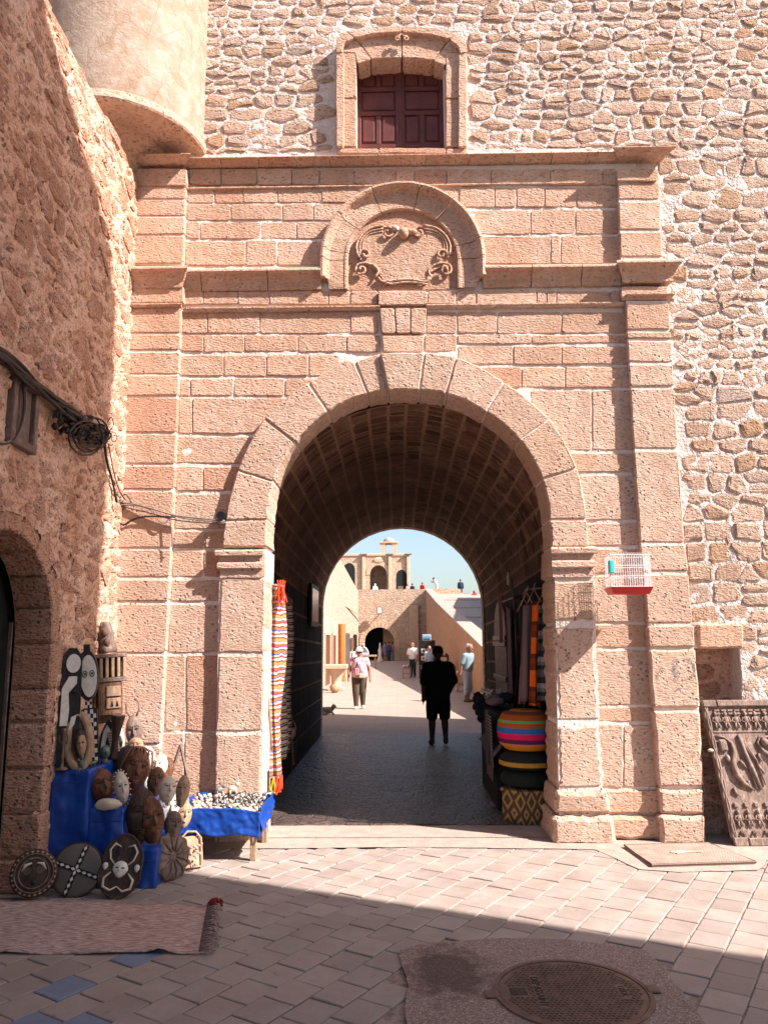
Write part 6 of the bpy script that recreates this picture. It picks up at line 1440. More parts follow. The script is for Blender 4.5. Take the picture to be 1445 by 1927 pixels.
# ------------------------------------------------------------------ cables on the side wall and facade
cb = thing('cable_bundle', 'tangled bundle of black cables sagging along the side wall', 'cables', onL(100, 745, .03))
r_ = random.Random(15)
def smooth(P, k=4):
    Q = []
    for i in range(len(P)-1):
        p0, p1, p2, p3 = P[max(0, i-1)], P[i], P[i+1], P[min(len(P)-1, i+2)]
        for t in range(k): t /= k; Q.append(.5*((2*p1)+(p2-p0)*t+(2*p0-5*p1+4*p2-p3)*t*t+(3*p1-p0-3*p2+p3)*t*t*t))
    return Q+[P[-1]]
base = [(-60, 625), (0, 660), (45, 700), (95, 742), (140, 775), (170, 800), (192, 808)]
for i in range(13):
    P = [onL(x+r_.uniform(-4, 4), y+r_.uniform(-9, 9)+abs(i-6)*1.2, .05+r_.uniform(0, .05)) for x, y in base]; MB().tube(smooth(P), r_.choice((.009, .012, .016)), 6).build('cable', 'cable', cb, True)
for i in range(7):           # loops at the end of the bundle
    cx, cy = 172+r_.uniform(-10, 14), 818+r_.uniform(-14, 10); R1, R2 = r_.uniform(16, 34), r_.uniform(14, 36); P = [onL(cx+R1*math.cos(a), cy+R2*math.sin(a), .06+.01*i) for a in [2*math.pi*j/14 for j in range(14)]]; MB().tube(P, .008, 6, True).build('cable_loop', 'cable', cb, True)
for i in range(60):          # connectors and taped joints
    t = r_.random(); x = 100+t*100; y = 775+t*40+r_.uniform(-14, 30); p = onL(x, y, .05+r_.uniform(0, .06)); q = MB(); q.ball((0, 0, 0), (.02, .035, .022), 7, 5, .9, i); q.X = None; q.v = [Matrix.Rotation(r_.uniform(0, 3), 3, V((1, .5, r_.random()))) @ v+p for v in q.v]; q.build('connector', 'cable', cb)
for pts, r, m_ in ((([(20, 680), (40, 705), (46, 760), (38, 805), (20, 832), (-20, 836)]), .009, 'cable'), ([(18, 676), (42, 700), (50, 755), (43, 800), (26, 828), (-20, 838)], .007, 'cable_grey'), ([(196, 800), (200, 860), (212, 905), (220, 945)], .012, 'cable'), ([(205, 835), (215, 890), (226, 925), (236, 940)], .006, 'cable'), ([(203, 795), (210, 785), (214, 800), (206, 812)], .005, 'cable'), ([(208, 812), (218, 815), (220, 828), (212, 830), (210, 815)], .004, 'cable')):
    MB().tube(smooth([onL(x, y, .045) for x, y in pts]), r, 6).build('cable', m_, cb, True)
for x0, y0, x1, y1 in ((22, 700, 48, 697), (72, 742, 98, 738)): MB().tube([onL(x0, y0, -.02), onL(x1, y1, .07)], .012, 6).build('bracket', 'iron', cb)
fc = thing('facade_cables', 'thin grey cables strung across the facade to a conduit', 'cables', onY(320, 970, -.1))
for pts, r, m_ in (([(222, 945), (250, 948), (285, 957), (330, 970), (380, 976), (424, 980)], .008, 'cable_grey'), ([(222, 950), (260, 952), (300, 962), (350, 976), (424, 983)], .007, 'cable_grey'), ([(224, 952), (285, 966), (340, 980), (424, 986)], .006, 'cable'), ([(216, 975), (232, 988), (250, 978), (275, 972), (330, 973)], .010, 'cable'), ([(290, 962), (300, 980), (312, 984), (320, 976), (323, 1000), (325, 1034)], .006, 'cable_grey'), ([(218, 950), (215, 985), (226, 1005)], .007, 'cable'), ([(248, 946), (236, 930), (222, 945)], .006, 'cable'), ([(218, 945), (212, 965), (222, 975), (214, 990)], .009, 'cable_grey')):
    MB().tube(smooth([onY(x, y, -.10-.03*math.sin((x-222)/200*3.14)) for x, y in pts]), r, 6).build('cable', m_, fc, True)
# ------------------------------------------------------------------ goods in the passage, left side
def cloth(name, f, mat, parent, n=14, m=30, th=.006):
    vs = []; fs = []
    for j in range(m+1):
        for i in range(n+1): vs.append(f(i/n, j/m))
    for j in range(m):
        for i in range(n): a = j*(n+1)+i; fs.append((a, a+1, a+n+2, a+n+1))
    o = mk(name, vs, fs, mat, parent, True); md = o.modifiers.new('s', 'SOLIDIFY'); md.thickness = th; return o
MT['rainbow'] = stripe_mat('many_coloured_stripes', [(0, (.55, .46, .41)), (.09, (.36, .05, .04)), (.17, (.52, .43, .38)), (.24, (.10, .12, .30)), (.30, (.40, .16, .06)), (.40, (.16, .06, .04)), (.46, (.55, .46, .41)), (.55, (.4, .05, .16)), (.61, (.30, .11, .05)), (.70, (.55, .46, .41)), (.77, (.12, .2, .14)), (.81, (.5, .25, .1)), (.92, (.22, .09, .04))], .24, 2, wob=.06)
MT['zebra_rug'] = stripe_mat('brown_and_cream_stripes', [(0, (.62, .54, .47)), (.45, (.07, .035, .03)), (.7, (.56, .47, .40)), (.82, (.14, .05, .04))], .075, 2, wob=.05)
zt = onY(515, 1100, .4).z; zb = onY(515, 1468, .4).z
bl = thing('striped_blanket', 'many-coloured striped blanket hanging inside the left jamb of the arch', 'blanket', (-1.24, .45, zb))
cloth('blanket', lambda u, v: V((onY(506, 1300, .3).x+.012+.10*u+.03*math.sin(v*7+u*3)*u, .30+.22*u+.05*math.sin(u*7+v*2), zb+(zt-zb)*v)), 'rainbow', bl)
MT['orange_wool'] = plain('orange_red_wool', (.75, .07, .02), .9, .3, 60); MT['yellow_wool'] = plain('yellow_wool', (.55, .40, .05), .9, .3, 60)
r_ = random.Random(5)
for z, m_, nm in ((zt, 'orange_wool', 'tassel'), (zb, 'orange_wool', 'tassel'), (zb, 'yellow_wool', 'tassel')):
    q = MB()
    for i in range(14): x = -1.235+r_.uniform(0, .07)+(-.05 if m_[0] == 'y' else 0); y = .36+r_.uniform(0, .14)-.05; q.tube([(x, y, z+.04), (x+r_.uniform(-.02, .02), y-.02, z-.06), (x+r_.uniform(-.03, .03), y-.02, z-r_.uniform(.1, .2)*(1.2 if z == zt else .7))], .006, 5)
    q.build(nm, m_, bl)
b2 = thing('dark_striped_rug', 'brown and cream striped rug hanging deeper along the left passage wall', 'rug', (-1.3, 1.1, zb))
cloth('rug', lambda u, v: V((-1.29+.05*math.sin(u*13+v)+.015*math.sin(v*11), .58+1.15*u, zb+.08+(zt-zb-.16)*v)), 'zebra_rug', b2, 20, 26)
q = MB()
for i in range(30): y = .6+i*.037; q.tube([(-1.27, y, zt-.07), (-1.26, y+.01, zt-.16)], .006, 4)
q.build('fringe', 'wood', b2)['kind'] = 'stuff'
MB().tube([(-1.46, .45, zt-.02), (-1.35, 1.9, zt-.02)], .015, 7).build('hanging_rod', 'wood', b2)
o = thing('wooden_pole', 'pale flat wooden pole standing in the left jamb beside the blankets', 'pole', (-1.25, .24, 0))
MB().tube([onY(511, 1412, .22), onY(505, 1300, .22), onY(502, 1120, .22)], [.020, .020, .018], 6, flat=.5).build('pole_shaft', 'wood_light', o, True)
MB().box((-1.34, .20, 0), (-1.27, .30, onY(505, 1470, .25).z+.1), .006).build('foot_block', 'wood_dark', o)
o = thing('broom', 'broom leaning upside down on the dark passage wall', 'broom', (-1.38, 2.2, 0))
pA, pB = onY(552, 1440, 2.1), onY(545, 1285, 2.2); MB().tube([pA, pB], .013, 6).build('handle', 'wood_grey', o)
c = onY(545, 1378, 1.9); o = thing('wicker_basket', 'small wicker basket hung beside the broom', 'basket', c); q = MB(); q.lathe([(.05, -.07), (.075, -.03), (.085, .05), (.075, .05), (.06, -.02)], 16, c); q.build('basket_bowl', 'wood_light', o, True); MB().tube([c+V((-.08, 0, .05)), c+V((-.05, 0, .13)), c+V((.05, 0, .13)), c+V((.08, 0, .05))], .006, 6).build('basket_handle', 'wood_light', o, True)
a, b = onY(581, 1178, 5.6), onY(596, 1104, 6.4)
o = thing('framed_picture', 'framed pale picture hanging on the dark passage wall', 'picture', (-1.46, 6, a.z)); MB().box((-1.475, 5.4, a.z), (-1.43, 6.6, b.z), .01).build('frame', 'wood_dark', o); MB().box((-1.4295, 5.5, a.z+.08), (-1.425, 6.5, b.z-.08)).build('print', 'glass', o)

# ------------------------------------------------------------------ goods in the passage, right side
MT['pouf_stripes'] = stripe_mat('bright_kilim_stripes', [(0, (.62, .22, .04)), (.20, (.12, .02, .10)), (.31, (.70, .02, .10)), (.46, (.03, .16, .42)), (.60, (.50, .10, .02)), (.72, (.10, .45, .14)), (.78, (.45, .10, .02)), (.92, (.20, .06, .03))], .40, 2, obj=True)
MT['black_wool'] = plain('black_wool', (.012, .016, .014), .9, .3, 40, .003, 60); MT['mustard'] = plain('mustard_wool', (.50, .24, .03), .9, .25, 50)
kx = lambda x, y, Y: onY(x, y, Y)
c = kx(994, 1527, .72); wb_ = 46*mpp(c); zb0, zt0 = .012, kx(994, 1490, .5).z
o = thing('woven_hassock', 'hexagonal box woven in yellow and brown diamonds at the foot of the right jamb', 'basket', (c.x, .74, 0))
s = NT('diamond_weave'); p = s.pos(obj=True); sx = s.new('ShaderNodeSeparateXYZ'); s.L(p, sx.inputs[0])
ang_ = s.math('MULTIPLY', sx.outputs[0], 9.0); f = s.math('ADD', s.math('ABSOLUTE', s.math('SUBTRACT', s.math('FRACT', s.math('ADD', ang_, 20)), .5)), s.math('ABSOLUTE', s.math('SUBTRACT', s.math('FRACT', s.math('MULTIPLY', sx.outputs[2], 4.3)), .5)))
f = s.math('ADD', f, s.math('MULTIPLY', s.noise(p, 90, 2), .22)); s.done(s.ramp(s.math('FRACT', s.math('MULTIPLY', f, 2.2)), [(0, (.10, .055, .03)), (.45, (.13, .07, .035)), (.55, (.48, .31, .12)), (.8, (.42, .25, .09)), (.9, (.10, .05, .03))]), .85, s.bump(s.noise(p, 130, 2), .006)); MT['weave'] = s.m
q = MB(); q.X = Matrix.Rotation(R_(4), 4, 'Z'); q.lathe([(wb_*.98, zb0), (wb_*1.06, zb0+.05), (wb_*1.06, zt0-.03), (wb_*1.12, zt0-.025), (wb_*1.12, zt0)], 6); LB(q, 'box_body', 'weave', o)
def pouf(name, label, z0, z1, r, mat, n=12, cx=None):
    p = V((cx if cx else c.x+.02, .80, z0)); h = z1-z0; o = item(name, label, 'pouf', p, (0, 0, .2))
    for k in range(n):
        a0, a1 = 2*math.pi*k/n, 2*math.pi*(k+1)/n; vs = []; fs = []; pr = [(.25, 0), (.72, .02), (.93, .18), (1.0, .45), (.96, .72), (.8, .93), (.45, 1.0), (.12, .97)]
        for t in (0, .5, 1):
            a = a0+(a1-a0)*t; e = 1.0 if t == .5 else .965
            for rr, zz in pr: vs.append((r*rr*e*math.cos(a), r*rr*e*math.sin(a), h*zz))
        w = len(pr)
        for i in (0, 1):
            for j in range(w-1): fs.append((i*w+j, (i+1)*w+j, (i+1)*w+j+1, i*w+j+1))
        q = MB(); q.add(vs, fs); LB(q, 'gore', mat, o, True)
    return o
zA, zB, zC = zt0+.004, kx(994, 1455, .5).z, kx(994, 1418, .5).z
pouf('black_pouf', 'flat black pouf resting on the woven hassock', zA, zB-.002, .29, 'black_wool')
o = pouf('black_pouf', 'black pouf with one mustard stripe under the striped pouf', zB, zC-.002, .29, 'black_wool'); LB(MB().lathe([(.292, .045), (.296, .05), (.296, .085), (.292, .09)], 36), 'mustard_stripe', 'mustard', o, True)
zD = kx(994, 1338, .6).z; pouf('striped_pouf', 'round pouf in bright orange, blue and pink stripes on top of the stack', zC, zD, .31, 'pouf_stripes')
# scarves on hangers
MT['grey_check'] = stripe_mat('black_and_grey_checks', [(0, (.30, .27, .27)), (.18, (.03, .03, .032)), (.42, (.10, .10, .105)), (.7, (.03, .03, .03)), (.86, (.16, .15, .15))], .27, 2); MT['orange_band'] = stripe_mat('orange_and_rust_bands', [(0, (.80, .13, .015)), (.34, (.75, .16, .02)), (.5, (.20, .035, .012)), (.7, (.26, .05, .015)), (.86, (.16, .03, .01))], .34, 2)
MT['taupe'] = plain('taupe_wool', (.16, .105, .10), .9, .15, 40); MT['pink'] = plain('dusty_pink_cloth', (.34, .10, .11), .9, .2, 40); MT['navy'] = plain('navy_cloth', (.012, .02, .07), .9, .2, 40)
SCV = [('grey_check', 'black and grey checked scarf hanging nearest the right jamb', 1014, 1036, 1140, 1318, .55), ('orange_band', 'bright orange and rust banded scarf on a hanger', 1002, 1015, 1132, 1328, .66), ('taupe', 'plain taupe scarf hanging beside the orange one', 984, 1005, 1138, 1320, .76), ('pink', 'narrow dusty pink scarf hanging behind the taupe one', 978, 986, 1250, 1325, .84), ('navy', 'narrow navy scarf hanging behind the pink one', 984, 992, 1148, 1300, .92)]
for i, (m_, lb, x0, x1, y0, y1, Y) in enumerate(SCV):
    a, b = onY(x0, y0, Y), onY(x1, y1, Y); a1 = onY(x0-(6 if i in (1, 2) else 3), y1, Y)
    o = thing('hanging_scarf', lb, 'scarf', V((a.x, Y, b.z)))
    cloth('scarf', lambda u, v, a=a, b=b, a1=a1, Y=Y, i=i: V(((a1.x+(a.x-a1.x)*v)+(b.x-a1.x)*u, Y+.03*math.sin(u*8+i)+.012*math.sin(v*5+u*9), b.z+(a.z-b.z)*v)), m_, o, 8, 18)
    if i in (0, 1, 2, 4):
        q = MB(); cx = (a.x+b.x)/2; q.tube([(cx-.07, Y, a.z-.01), (cx, Y, a.z+.13), (cx+.07, Y, a.z-.01)], .007, 5); q.tube([(cx, Y, a.z+.13), (cx+.008, Y, a.z+.18), (cx+.02, Y, a.z+.20)], .004, 5); q.build('hanger', 'wood_light', o)
o = thing('garment_rail', 'iron rail under the vault from which the scarves hang', 'rail', (1.5, .9, onY(1000, 1100, .8).z)); zr_ = onY(1000, 1112, .8).z; MB().tube([(1.36, .42, zr_), (1.47, 1.3, zr_), (1.48, 3.2, zr_)], .012, 7).build('rail_bar', 'iron', o)
for y in (.5, 3.1): MB().tube([(1.40 if y < 1 else 1.48, y, zr_), (1.72, y, zr_+.03)], .010, 6).build('wall_bracket', 'iron', o)
MT['black_cloth'] = plain('black_cloth', (.010, .010, .011), .9, .2, 30)
o = thing('black_robe', 'long black robe on a pale hanger deep in the right passage wall', 'robe', (1.5, 2.2, .8))
zt_, zb_ = onY(955, 1098, 2.4).z, onY(955, 1315, 2.2).z
cloth('robe', lambda u, v: V((1.36+.16*u+.05*math.sin(v*3), 1.5+1.2*u+.05*math.sin(u*14), zb_+(zt_-zb_)*v)), 'black_cloth', o, 16, 14); MB().tube([(1.42, 2.3, zt_-.02), (1.44, 2.35, zt_+.14), (1.47, 2.5, zt_-.02)], .008, 5).build('hanger', 'bone', o)
for i_, (lb, xx, yy, w_, m_) in enumerate((('dark brown shawl hanging high beside the black robe', 1.47, 1.35, .35, 'wood_dark'), ('charcoal cardigan hanging under the vault behind the scarves', 1.44, 1.05, .25, 'black_cloth'), ('dark patterned cloth hanging lowest behind the navy scarf', 1.40, 1.75, .4, 'taupe'))):
    o = thing('hanging_garment', lb, 'garment', (xx, yy, 1.0)); za_, zb2 = zr_-.06-.05*i_, 1.15-.1*i_
    cloth('garment', lambda u, v, xx=xx, yy=yy, w_=w_, za_=za_, zb2=zb2, i_=i_: V((xx-.06+.12*u+.03*math.sin(u*11+i_), yy+w_*u, zb2+(za_-zb2)*v+(.05*math.sin(u*3.14)*v))), m_, o, 12, 14)
o = thing('pink_sash', 'narrow dusty pink sash hanging before the carved arch boards', 'scarf', (1.4, 2.9, 1)); a, b = onY(938, 1110, 2.9), onY(946, 1210, 2.9); cloth('sash', lambda u, v: V((a.x+(b.x-a.x)*u, 2.9+.02*math.sin(u*6), b.z+(a.z-b.z)*v)), 'pink', o, 4, 10)
o = thing('arched_mirror_boards', 'tall arched grey wooden board with cross battens in the right passage', 'panel', (1.6, 4.4, 0))
z1_ = onY(928, 1130, 4.2).z; n = 10; pts = [(3.6, .5), (4.9, .5), (4.9, z1_-.5)]+[(4.25+.65*math.cos(math.pi*i/n), z1_-.5+.5*math.sin(math.pi*i/n)) for i in range(1, n)]+[(3.6, z1_-.5)]
q = MB(); m = len(pts); vs = [(1.60-.02*k, y, z) for k in (0, 2) for y, z in pts]; q.add(vs, [tuple(range(m)), tuple(range(2*m-1, m-1, -1))]+[(i, i+m, (i+1) % m+m, (i+1) % m) for i in range(m)]); q.build('board', 'wood_grey', o)
for z in (.75, 1.25, 1.75, z1_-.6): MB().box((1.535, 3.55, z), (1.559, 4.95, z+.07), .005).build('batten', 'wood_dark', o)
# pile of folded textiles on a bench
MT['mauve'] = plain('mauve_shawl', (.13, .085, .10), .9, .3, 30, c2=(.05, .07, .07)); MT['fine_stripe'] = stripe_mat('black_and_white_fine_stripes', [(0, (.015, .012, .012)), (.55, (.32, .28, .26))], .035, 2)
o = thing('textile_bench', 'bench heaped with shawls and fringed cloths inside the right wall', 'bench', (1.25, 1.6, 0))
zt_ = onY(940, 1330, 1.5).z; MB().box((1.08, 1.15, 0), (1.68, 2.7, zt_-.06), .03).build('bench_box', 'black_cloth', o)
cloth('shawl', lambda u, v: V((1.05+.6*min(1, v*1.6)-.015, 1.05+1.4*u, (zt_-.5+.5*min(1, v*2)) + .03*math.sin(u*9+v*4)+(.03*math.sin(v*9) if v > .5 else 0))), 'mauve', o, 18, 14, .02)
cloth('striped_cloth', lambda u, v: V((1.045-.02*v, 1.12+.30*u, zt_-.62+.55*v)), 'fine_stripe', o, 6, 10); cloth('plain_cloth', lambda u, v: V((1.03+.01*math.sin(u*5), 1.42+.22*u, zt_-.66+.62*v)), 'mauve', o, 6, 10)
q = MB(); r_ = random.Random(8)
for i in range(40): y = 1.1+i*.014; q.tube([(1.03, y, zt_-.62), (1.025, y+.005, zt_-.72-r_.uniform(0, .04))], .005, 4)
q.build('fringe', 'taupe', o)['kind'] = 'stuff'
for i in range(9): MB().ball((1.15+.5*r_.random(), 1.3+1.2*r_.random(), zt_+.03+.06*r_.random()), (.12, .12, .06), 12, 8, .3, i).build('folded_shawl', ('mauve', 'black_cloth', 'taupe')[i % 3], o, True)
q = MB()
for i in range(46): q.tube([(1.08+r_.uniform(0, .22), 2.0+r_.uniform(0, .6), zt_+.04)]+[(1.08+r_.uniform(-.02, .25), 2.0+r_.uniform(-.05, .6), zt_+.1+r_.uniform(0, .05))], .010, 4)
q.build('white_fringe', 'white_paint', o)['kind'] = 'stuff'
q = MB()
for i in range(30): q.ball((1.02+r_.uniform(0, .16), 2.3+r_.uniform(0, .5), zt_-.25+r_.uniform(0, .33)), .06, 7, 5, .3, i)
q.build('dark_tassels', 'black_cloth', o)['kind'] = 'stuff'

# ------------------------------------------------------------------ courtyard goods
def ped(name, label, x, y, sc, mat='far_trim'):
    b = onZ(x, y, .004); o = item(name, label, 'pedestal', b)
    LB(MB().box((-.28*sc, -.28*sc, 0), (.28*sc, .28*sc, .10*sc), .01), 'plinth', mat, o); LB(MB().lathe([(.22*sc, .10*sc), (.18*sc, .16*sc), (.2*sc, .5*sc), (.33*sc, .78*sc), (.36*sc, .80*sc)], 14, wob=lambda g, i: .06*math.cos(7*g)), 'fluted_body', mat, o, True); LB(MB().box((-.42*sc, -.42*sc, .80*sc), (.42*sc, .42*sc, .95*sc), .015), 'slab_top', mat, o); return b
b = ped('carved_pedestal', 'pale carved stone pedestal by the courtyard doorways', 633, 1299, 1.0)
b = onZ(630, 1304, .004); o = item('clay_pot', 'round terracotta pot on the ground before the pedestal', 'pot', b); LB(MB().lathe([(.08, 0), (.17, .1), (.19, .2), (.13, .3), (.10, .33), (.12, .36)], 16), 'pot', 'wood_light', o, True)
b = onZ(643, 1282, .004); o = item('rolled_carpet', 'tall rolled orange carpet standing beside the grey door', 'carpet roll', b); MT['orange_rug'] = plain('orange_brown_rug', (.42, .15, .04), .9, .3, 10); LB(MB().lathe([(.16, 0), (.17, .05), (.17, 2.55), (.15, 2.6)], 14), 'roll', 'orange_rug', o, True)
for i, (x, y0, y1, m_, lb) in enumerate([(660, 1200, 1222, 'wood', 'brown patterned hanging beside the grey door'), (666, 1194, 1232, 'black_wood', 'black and white picture board hung on the sunlit wall'), (663, 1226, 1244, 'blue_white', 'pale blue cloth hanging low on the sunlit wall')]):
    Ya = cY(x-2); Yb_ = cY(x+2); Xw = cwx(Ya)+.06; za, zb__ = onY(x, y1, (Ya+Yb_)/2).z, onY(x, y0, (Ya+Yb_)/2).z
    MB().box((Xw, Ya, za), (Xw+.05, Yb_, zb__), .01).build('wall_hanging', m_, None, label=lb, cat='hanging')
b = onZ(692, 1258, .004); k = mpp(b); o = item('trestle_table', 'wooden trestle table with wares before the far archway', 'table', b); LB(MB().box((-16*k, -.5, 22*k), (17*k, .5, 25*k), .01), 'table_top', 'wood_light', o)
for x in (-14, 14):
    for y in (-.4, .35): LB(MB().box((x*k-.05, y, 0), (x*k+.05, y+.08, 22*k)), 'leg', 'wood', o)
LB(MB().box((-15*k, -.45, 25*k), (0, .3, 29*k), .02), 'cloth_bundle', 'blue_white', o)
b = onZ(715, 1246, .004); k = mpp(b); q = MB(); q.lathe([(5*k, 0), (5.5*k, 3*k), (3*k, 12*k), (3.5*k, 22*k), (1.6*k, 28*k), (1.4*k, 34*k), (.3*k, 36*k)], 12); o = item('white_statue', 'white stepped stone lantern beside the far archway', 'statue', b); LB(q, 'lantern_body', 'white_paint', o, True)
# easel board with framed prints
bd = onZ(804, 1279, .004); k = mpp(bd); o = item('print_board', 'black display board with four framed prints and a lettered sign below', 'display board', bd); W_b, H_b = 15.5*k, 73*k
LB(MB().box((-W_b, -.03, 26*k), (W_b, .03, H_b), .01), 'board', 'black_wood', o)
for i in range(2):
    for j in range(2):
        x, z = (-11+i*11.5)*k, (49-j*13.5)*k; LB(MB().box((x, -.05, z), (x+9*k, -.031, z+8.5*k), .004), 'print_mount', 'white_paint', o); LB(MB().box((x+2.2*k, -.056, z+2*k), (x+6.8*k, -.0505, z+6.2*k)), 'print', 'mauve', o)
LB(MB().box((-W_b, -.10, 2*k), (W_b, .10, 25*k), .02), 'sign_box', 'wood_dark', o)
MT['letter'] = plain('white_lettering', (.8, .76, .7), .7, .05)
text('Atelier Galerie', 4.2*k, 'letter', o, Matrix.Translation((0, -.105, 21.5*k)) @ Matrix.Rotation(math.pi/2, 4, 'X'), .003); text('Art', 4.2*k, 'letter', o, Matrix.Translation((5*k, -.105, 16.5*k)) @ Matrix.Rotation(math.pi/2, 4, 'X'), .003)
b2_ = bd+V((0, .1, H_b)); o = item('blue_painting', 'small blue seascape painting standing on the print board', 'painting', b2_); LB(MB().box((-8*k, -.02, 0), (8*k, .02, 11*k), .006), 'frame', 'white_paint', o)
MT['sea'] = stripe_mat('seascape_paint', [(0, (.03, .05, .09)), (.3, (.10, .28, .5)), (.6, (.2, .42, .62))], 11*k, 2, obj=True); LB(MB().box((-7*k, -.026, 1*k), (7*k, -.0205, 10*k)), 'canvas', 'sea', o)
for i, (x, y, w_, h_, m_, lb, nm) in enumerate([(765, 1276, 7, 20, 'wood_light', 'pale wooden crate with trinkets left of the print board', 'crate'), (846, 1290, 10, 36, 'wood', 'stall stand with red trinkets along the ramp wall', 'stall_stand'), (868, 1301, 8, 34, 'wood_light', 'narrow pale plinth leaning on the ramp wall', 'plinth'), (835, 1283, 8, 50, 'wood_dark', 'dark folded easel along the ramp wall', 'easel')]):
    b = onZ(x, y, .004); k2 = mpp(b); o = item(nm, lb, nm.split('_')[0], b)
    for sx_ in (-1, 1): LB(MB().box((sx_*w_*k2-.04, -.2, 0), (sx_*w_*k2+.04, .2, h_*k2), .01), 'side_board', m_, o)
    for t in (.45, .95): LB(MB().box((-w_*k2+.041, -.2, h_*k2*t-.04), (w_*k2-.041, .2, h_*k2*t), .01), 'shelf', m_, o)
    for t in range(4): LB(MB().ball(((t-1.5)*w_*k2*.45, 0, h_*k2*.95+.06), .07, 8, 6, .3, t), 'ware', ('trinket', 'amber_stone', 'bone', 'wood_red')[t], o, True)

# ================================================================== PEOPLE
import numpy as np
def cmat(name, c, rough=.85, c2=None, scale=14): MT[name] = plain(name, c, rough, .18, scale, .004, 40, c2=c2, obj=True); return name
cmat('skin_light', (.52, .27, .18), .6); cmat('skin_tan', (.33, .16, .10), .6); cmat('silhouette_skin', (.10, .05, .035), .6)
cmat('white_cloth', (.78, .76, .73)); cmat('dark_cloth', (.022, .024, .028)); cmat('olive_cloth', (.085, .062, .04)); cmat('print_cloth', (.72, .62, .60), c2=(.45, .05, .16), scale=9); cmat('greyblue_cloth', (.20, .27, .30)); cmat('pale_denim', (.42, .47, .55), c2=(.26, .31, .40))
cmat('navy_shirt', (.035, .05, .10)); cmat('red_cloth', (.52, .02, .02)); cmat('pink_cloth', (.62, .25, .26)); cmat('grey_hair', (.38, .36, .34)); cmat('black_hair', (.012, .010, .010)); cmat('brown_hair', (.06, .03, .02)); cmat('violet_cloth', (.16, .13, .26)); cmat('pale_blue_cloth', (.45, .52, .58)); cmat('silhouette_cloth', (.006, .007, .007)); cmat('white_shoe', (.8, .78, .76)); cmat('sandal', (.10, .06, .045)); cmat('bag_cloth', (.55, .48, .33))
def pose(armL=((-.15, .0, .62), (-.155, -.02, .475)), armR=((.15, .0, .62), (.155, -.02, .475)), legL=((-.052, -.01, .285), (-.052, .015, .045)), legR=((.052, -.01, .285), (.052, .015, .045)), sleeve=.75, leglen=1.0, fat=1.0, head=(0, -.006), loose=1.0, fingers=False, skirt=False, bend=0.0):
    """capsules (p0, p1, r0, r1, material): 0 skin 1 top 2 trousers 3 shoes; front is -y, height 1"""
    C = []; A = lambda *a: C.append(a)
    def B(p): x, y, z = p; t = max(0, z-.53); return (x, y-bend*t, z-abs(bend)*t*.25) if bend else p
    for s in (-1, 1):
        A(B((s*.045, 0, .755)), B((s*.036*fat, -.004, .56)), .068*loose, .070*fat*loose, 1)
        A((s*.038*fat, .006, .545), (s*.03*fat, .004, .515), .070*fat, .066*fat, 2)
    A(B((-.09, .004, .795)), B((.09, .004, .795)), .042, .042, 1); A(B((0, .006, .76)), B((0, 0, .6)), .075*loose, .078*fat*loose, 1)
    A(B((0, .008, .81)), B((0, 0, .875)), .032, .030, 0)
    hx, hy = head; hb = V(B((0, 0, .9)))
    A(tuple(hb+V((hx, .010, .012))), tuple(hb+V((hx, hy, .042))), .052, .053, 0); A(tuple(hb+V((hx, hy-.018, -.008))), tuple(hb+V((hx, hy-.030, -.022))), .036, .024, 0); A(tuple(hb+V((hx, hy-.052, .022))), tuple(hb+V((hx, hy-.062, .006))), .008, .012, 0)
    for s in (-1, 1): A(tuple(hb+V((hx+s*.05, .012, .012))), tuple(hb+V((hx+s*.052, .014, .028))), .010, .011, 0)
    for s, (e, w) in ((-1, armL), (1, armR)):
        sh = V(B((s*.118, .006, .788))); e = V(B(e)) if bend else V(e); w = V(B(w)) if bend else V(w); A(tuple(sh), tuple(e), .036, .029, 0); A(tuple(e), tuple(w), .029, .020, 0)
        d = (w-e).normalized(); A(tuple(w), tuple(w+d*.035), .020, .021, 0)
        if sleeve > 0:
            k = min(1, sleeve); A(tuple(sh), tuple(sh.lerp(e, k)), .046, .044, 1)
            if sleeve > 1: A(tuple(e), tuple(e.lerp(w, sleeve-1)), .040, .032, 1)
        side = d.cross(V((0, 1, 0))); side = side.normalized() if side.length > .1 else V((0, 1, 0)); side = V((side.z*0, 1, 0)) if not fingers else side
        if fingers:
            fd = V((0, 1, 0))
            for q_, (o_, L) in enumerate(((-.016, .034), (-.005, .042), (.006, .039), (.016, .030))): p = w+d*.045+fd*o_; A(tuple(p), tuple(p+d*L+V((0, -.004, 0))), .0062, .005, 0)
            p = w+d*.018-fd*.014; A(tuple(p), tuple(p+d*.022-fd*.022), .0075, .006, 0)
        else: A(tuple(w+d*.035), tuple(w+d*.075), .018, .010, 0); A(tuple(w+d*.02), tuple(w+d*.045+V((0, -.02, 0))), .008, .007, 0)
    for s, (kn, an) in ((-1, legL), (1, legR)):
        h = V((s*.045*fat, 0, .52)); kn = V(kn); an = V(an)
        A(tuple(h), tuple(kn), .052, .038, 0); A(tuple(kn), tuple(kn.lerp(an, .35)+V((0, .008, 0))), .036, .037, 0); A(tuple(kn.lerp(an, .35)+V((0, .008, 0))), tuple(an), .037, .024, 0)
        lk = leglen*2
        A(tuple(h), tuple(h.lerp(kn, min(1, lk))), .064*fat, (.064+(.050-.064)*min(1, lk))*fat, 2)
        if lk > 1: A(tuple(kn), tuple(kn.lerp(an, lk-1)), .050*fat, .050+(.037-.050)*(lk-1), 2)
        A(tuple(an+V((0, .008, -.018))), tuple(an+V((s*.008, -.085, -.026))), .027, .020, 3); A(tuple(an), tuple(an+V((0, 0, -.02))), .028, .028, 3 if leglen > .95 else 0)
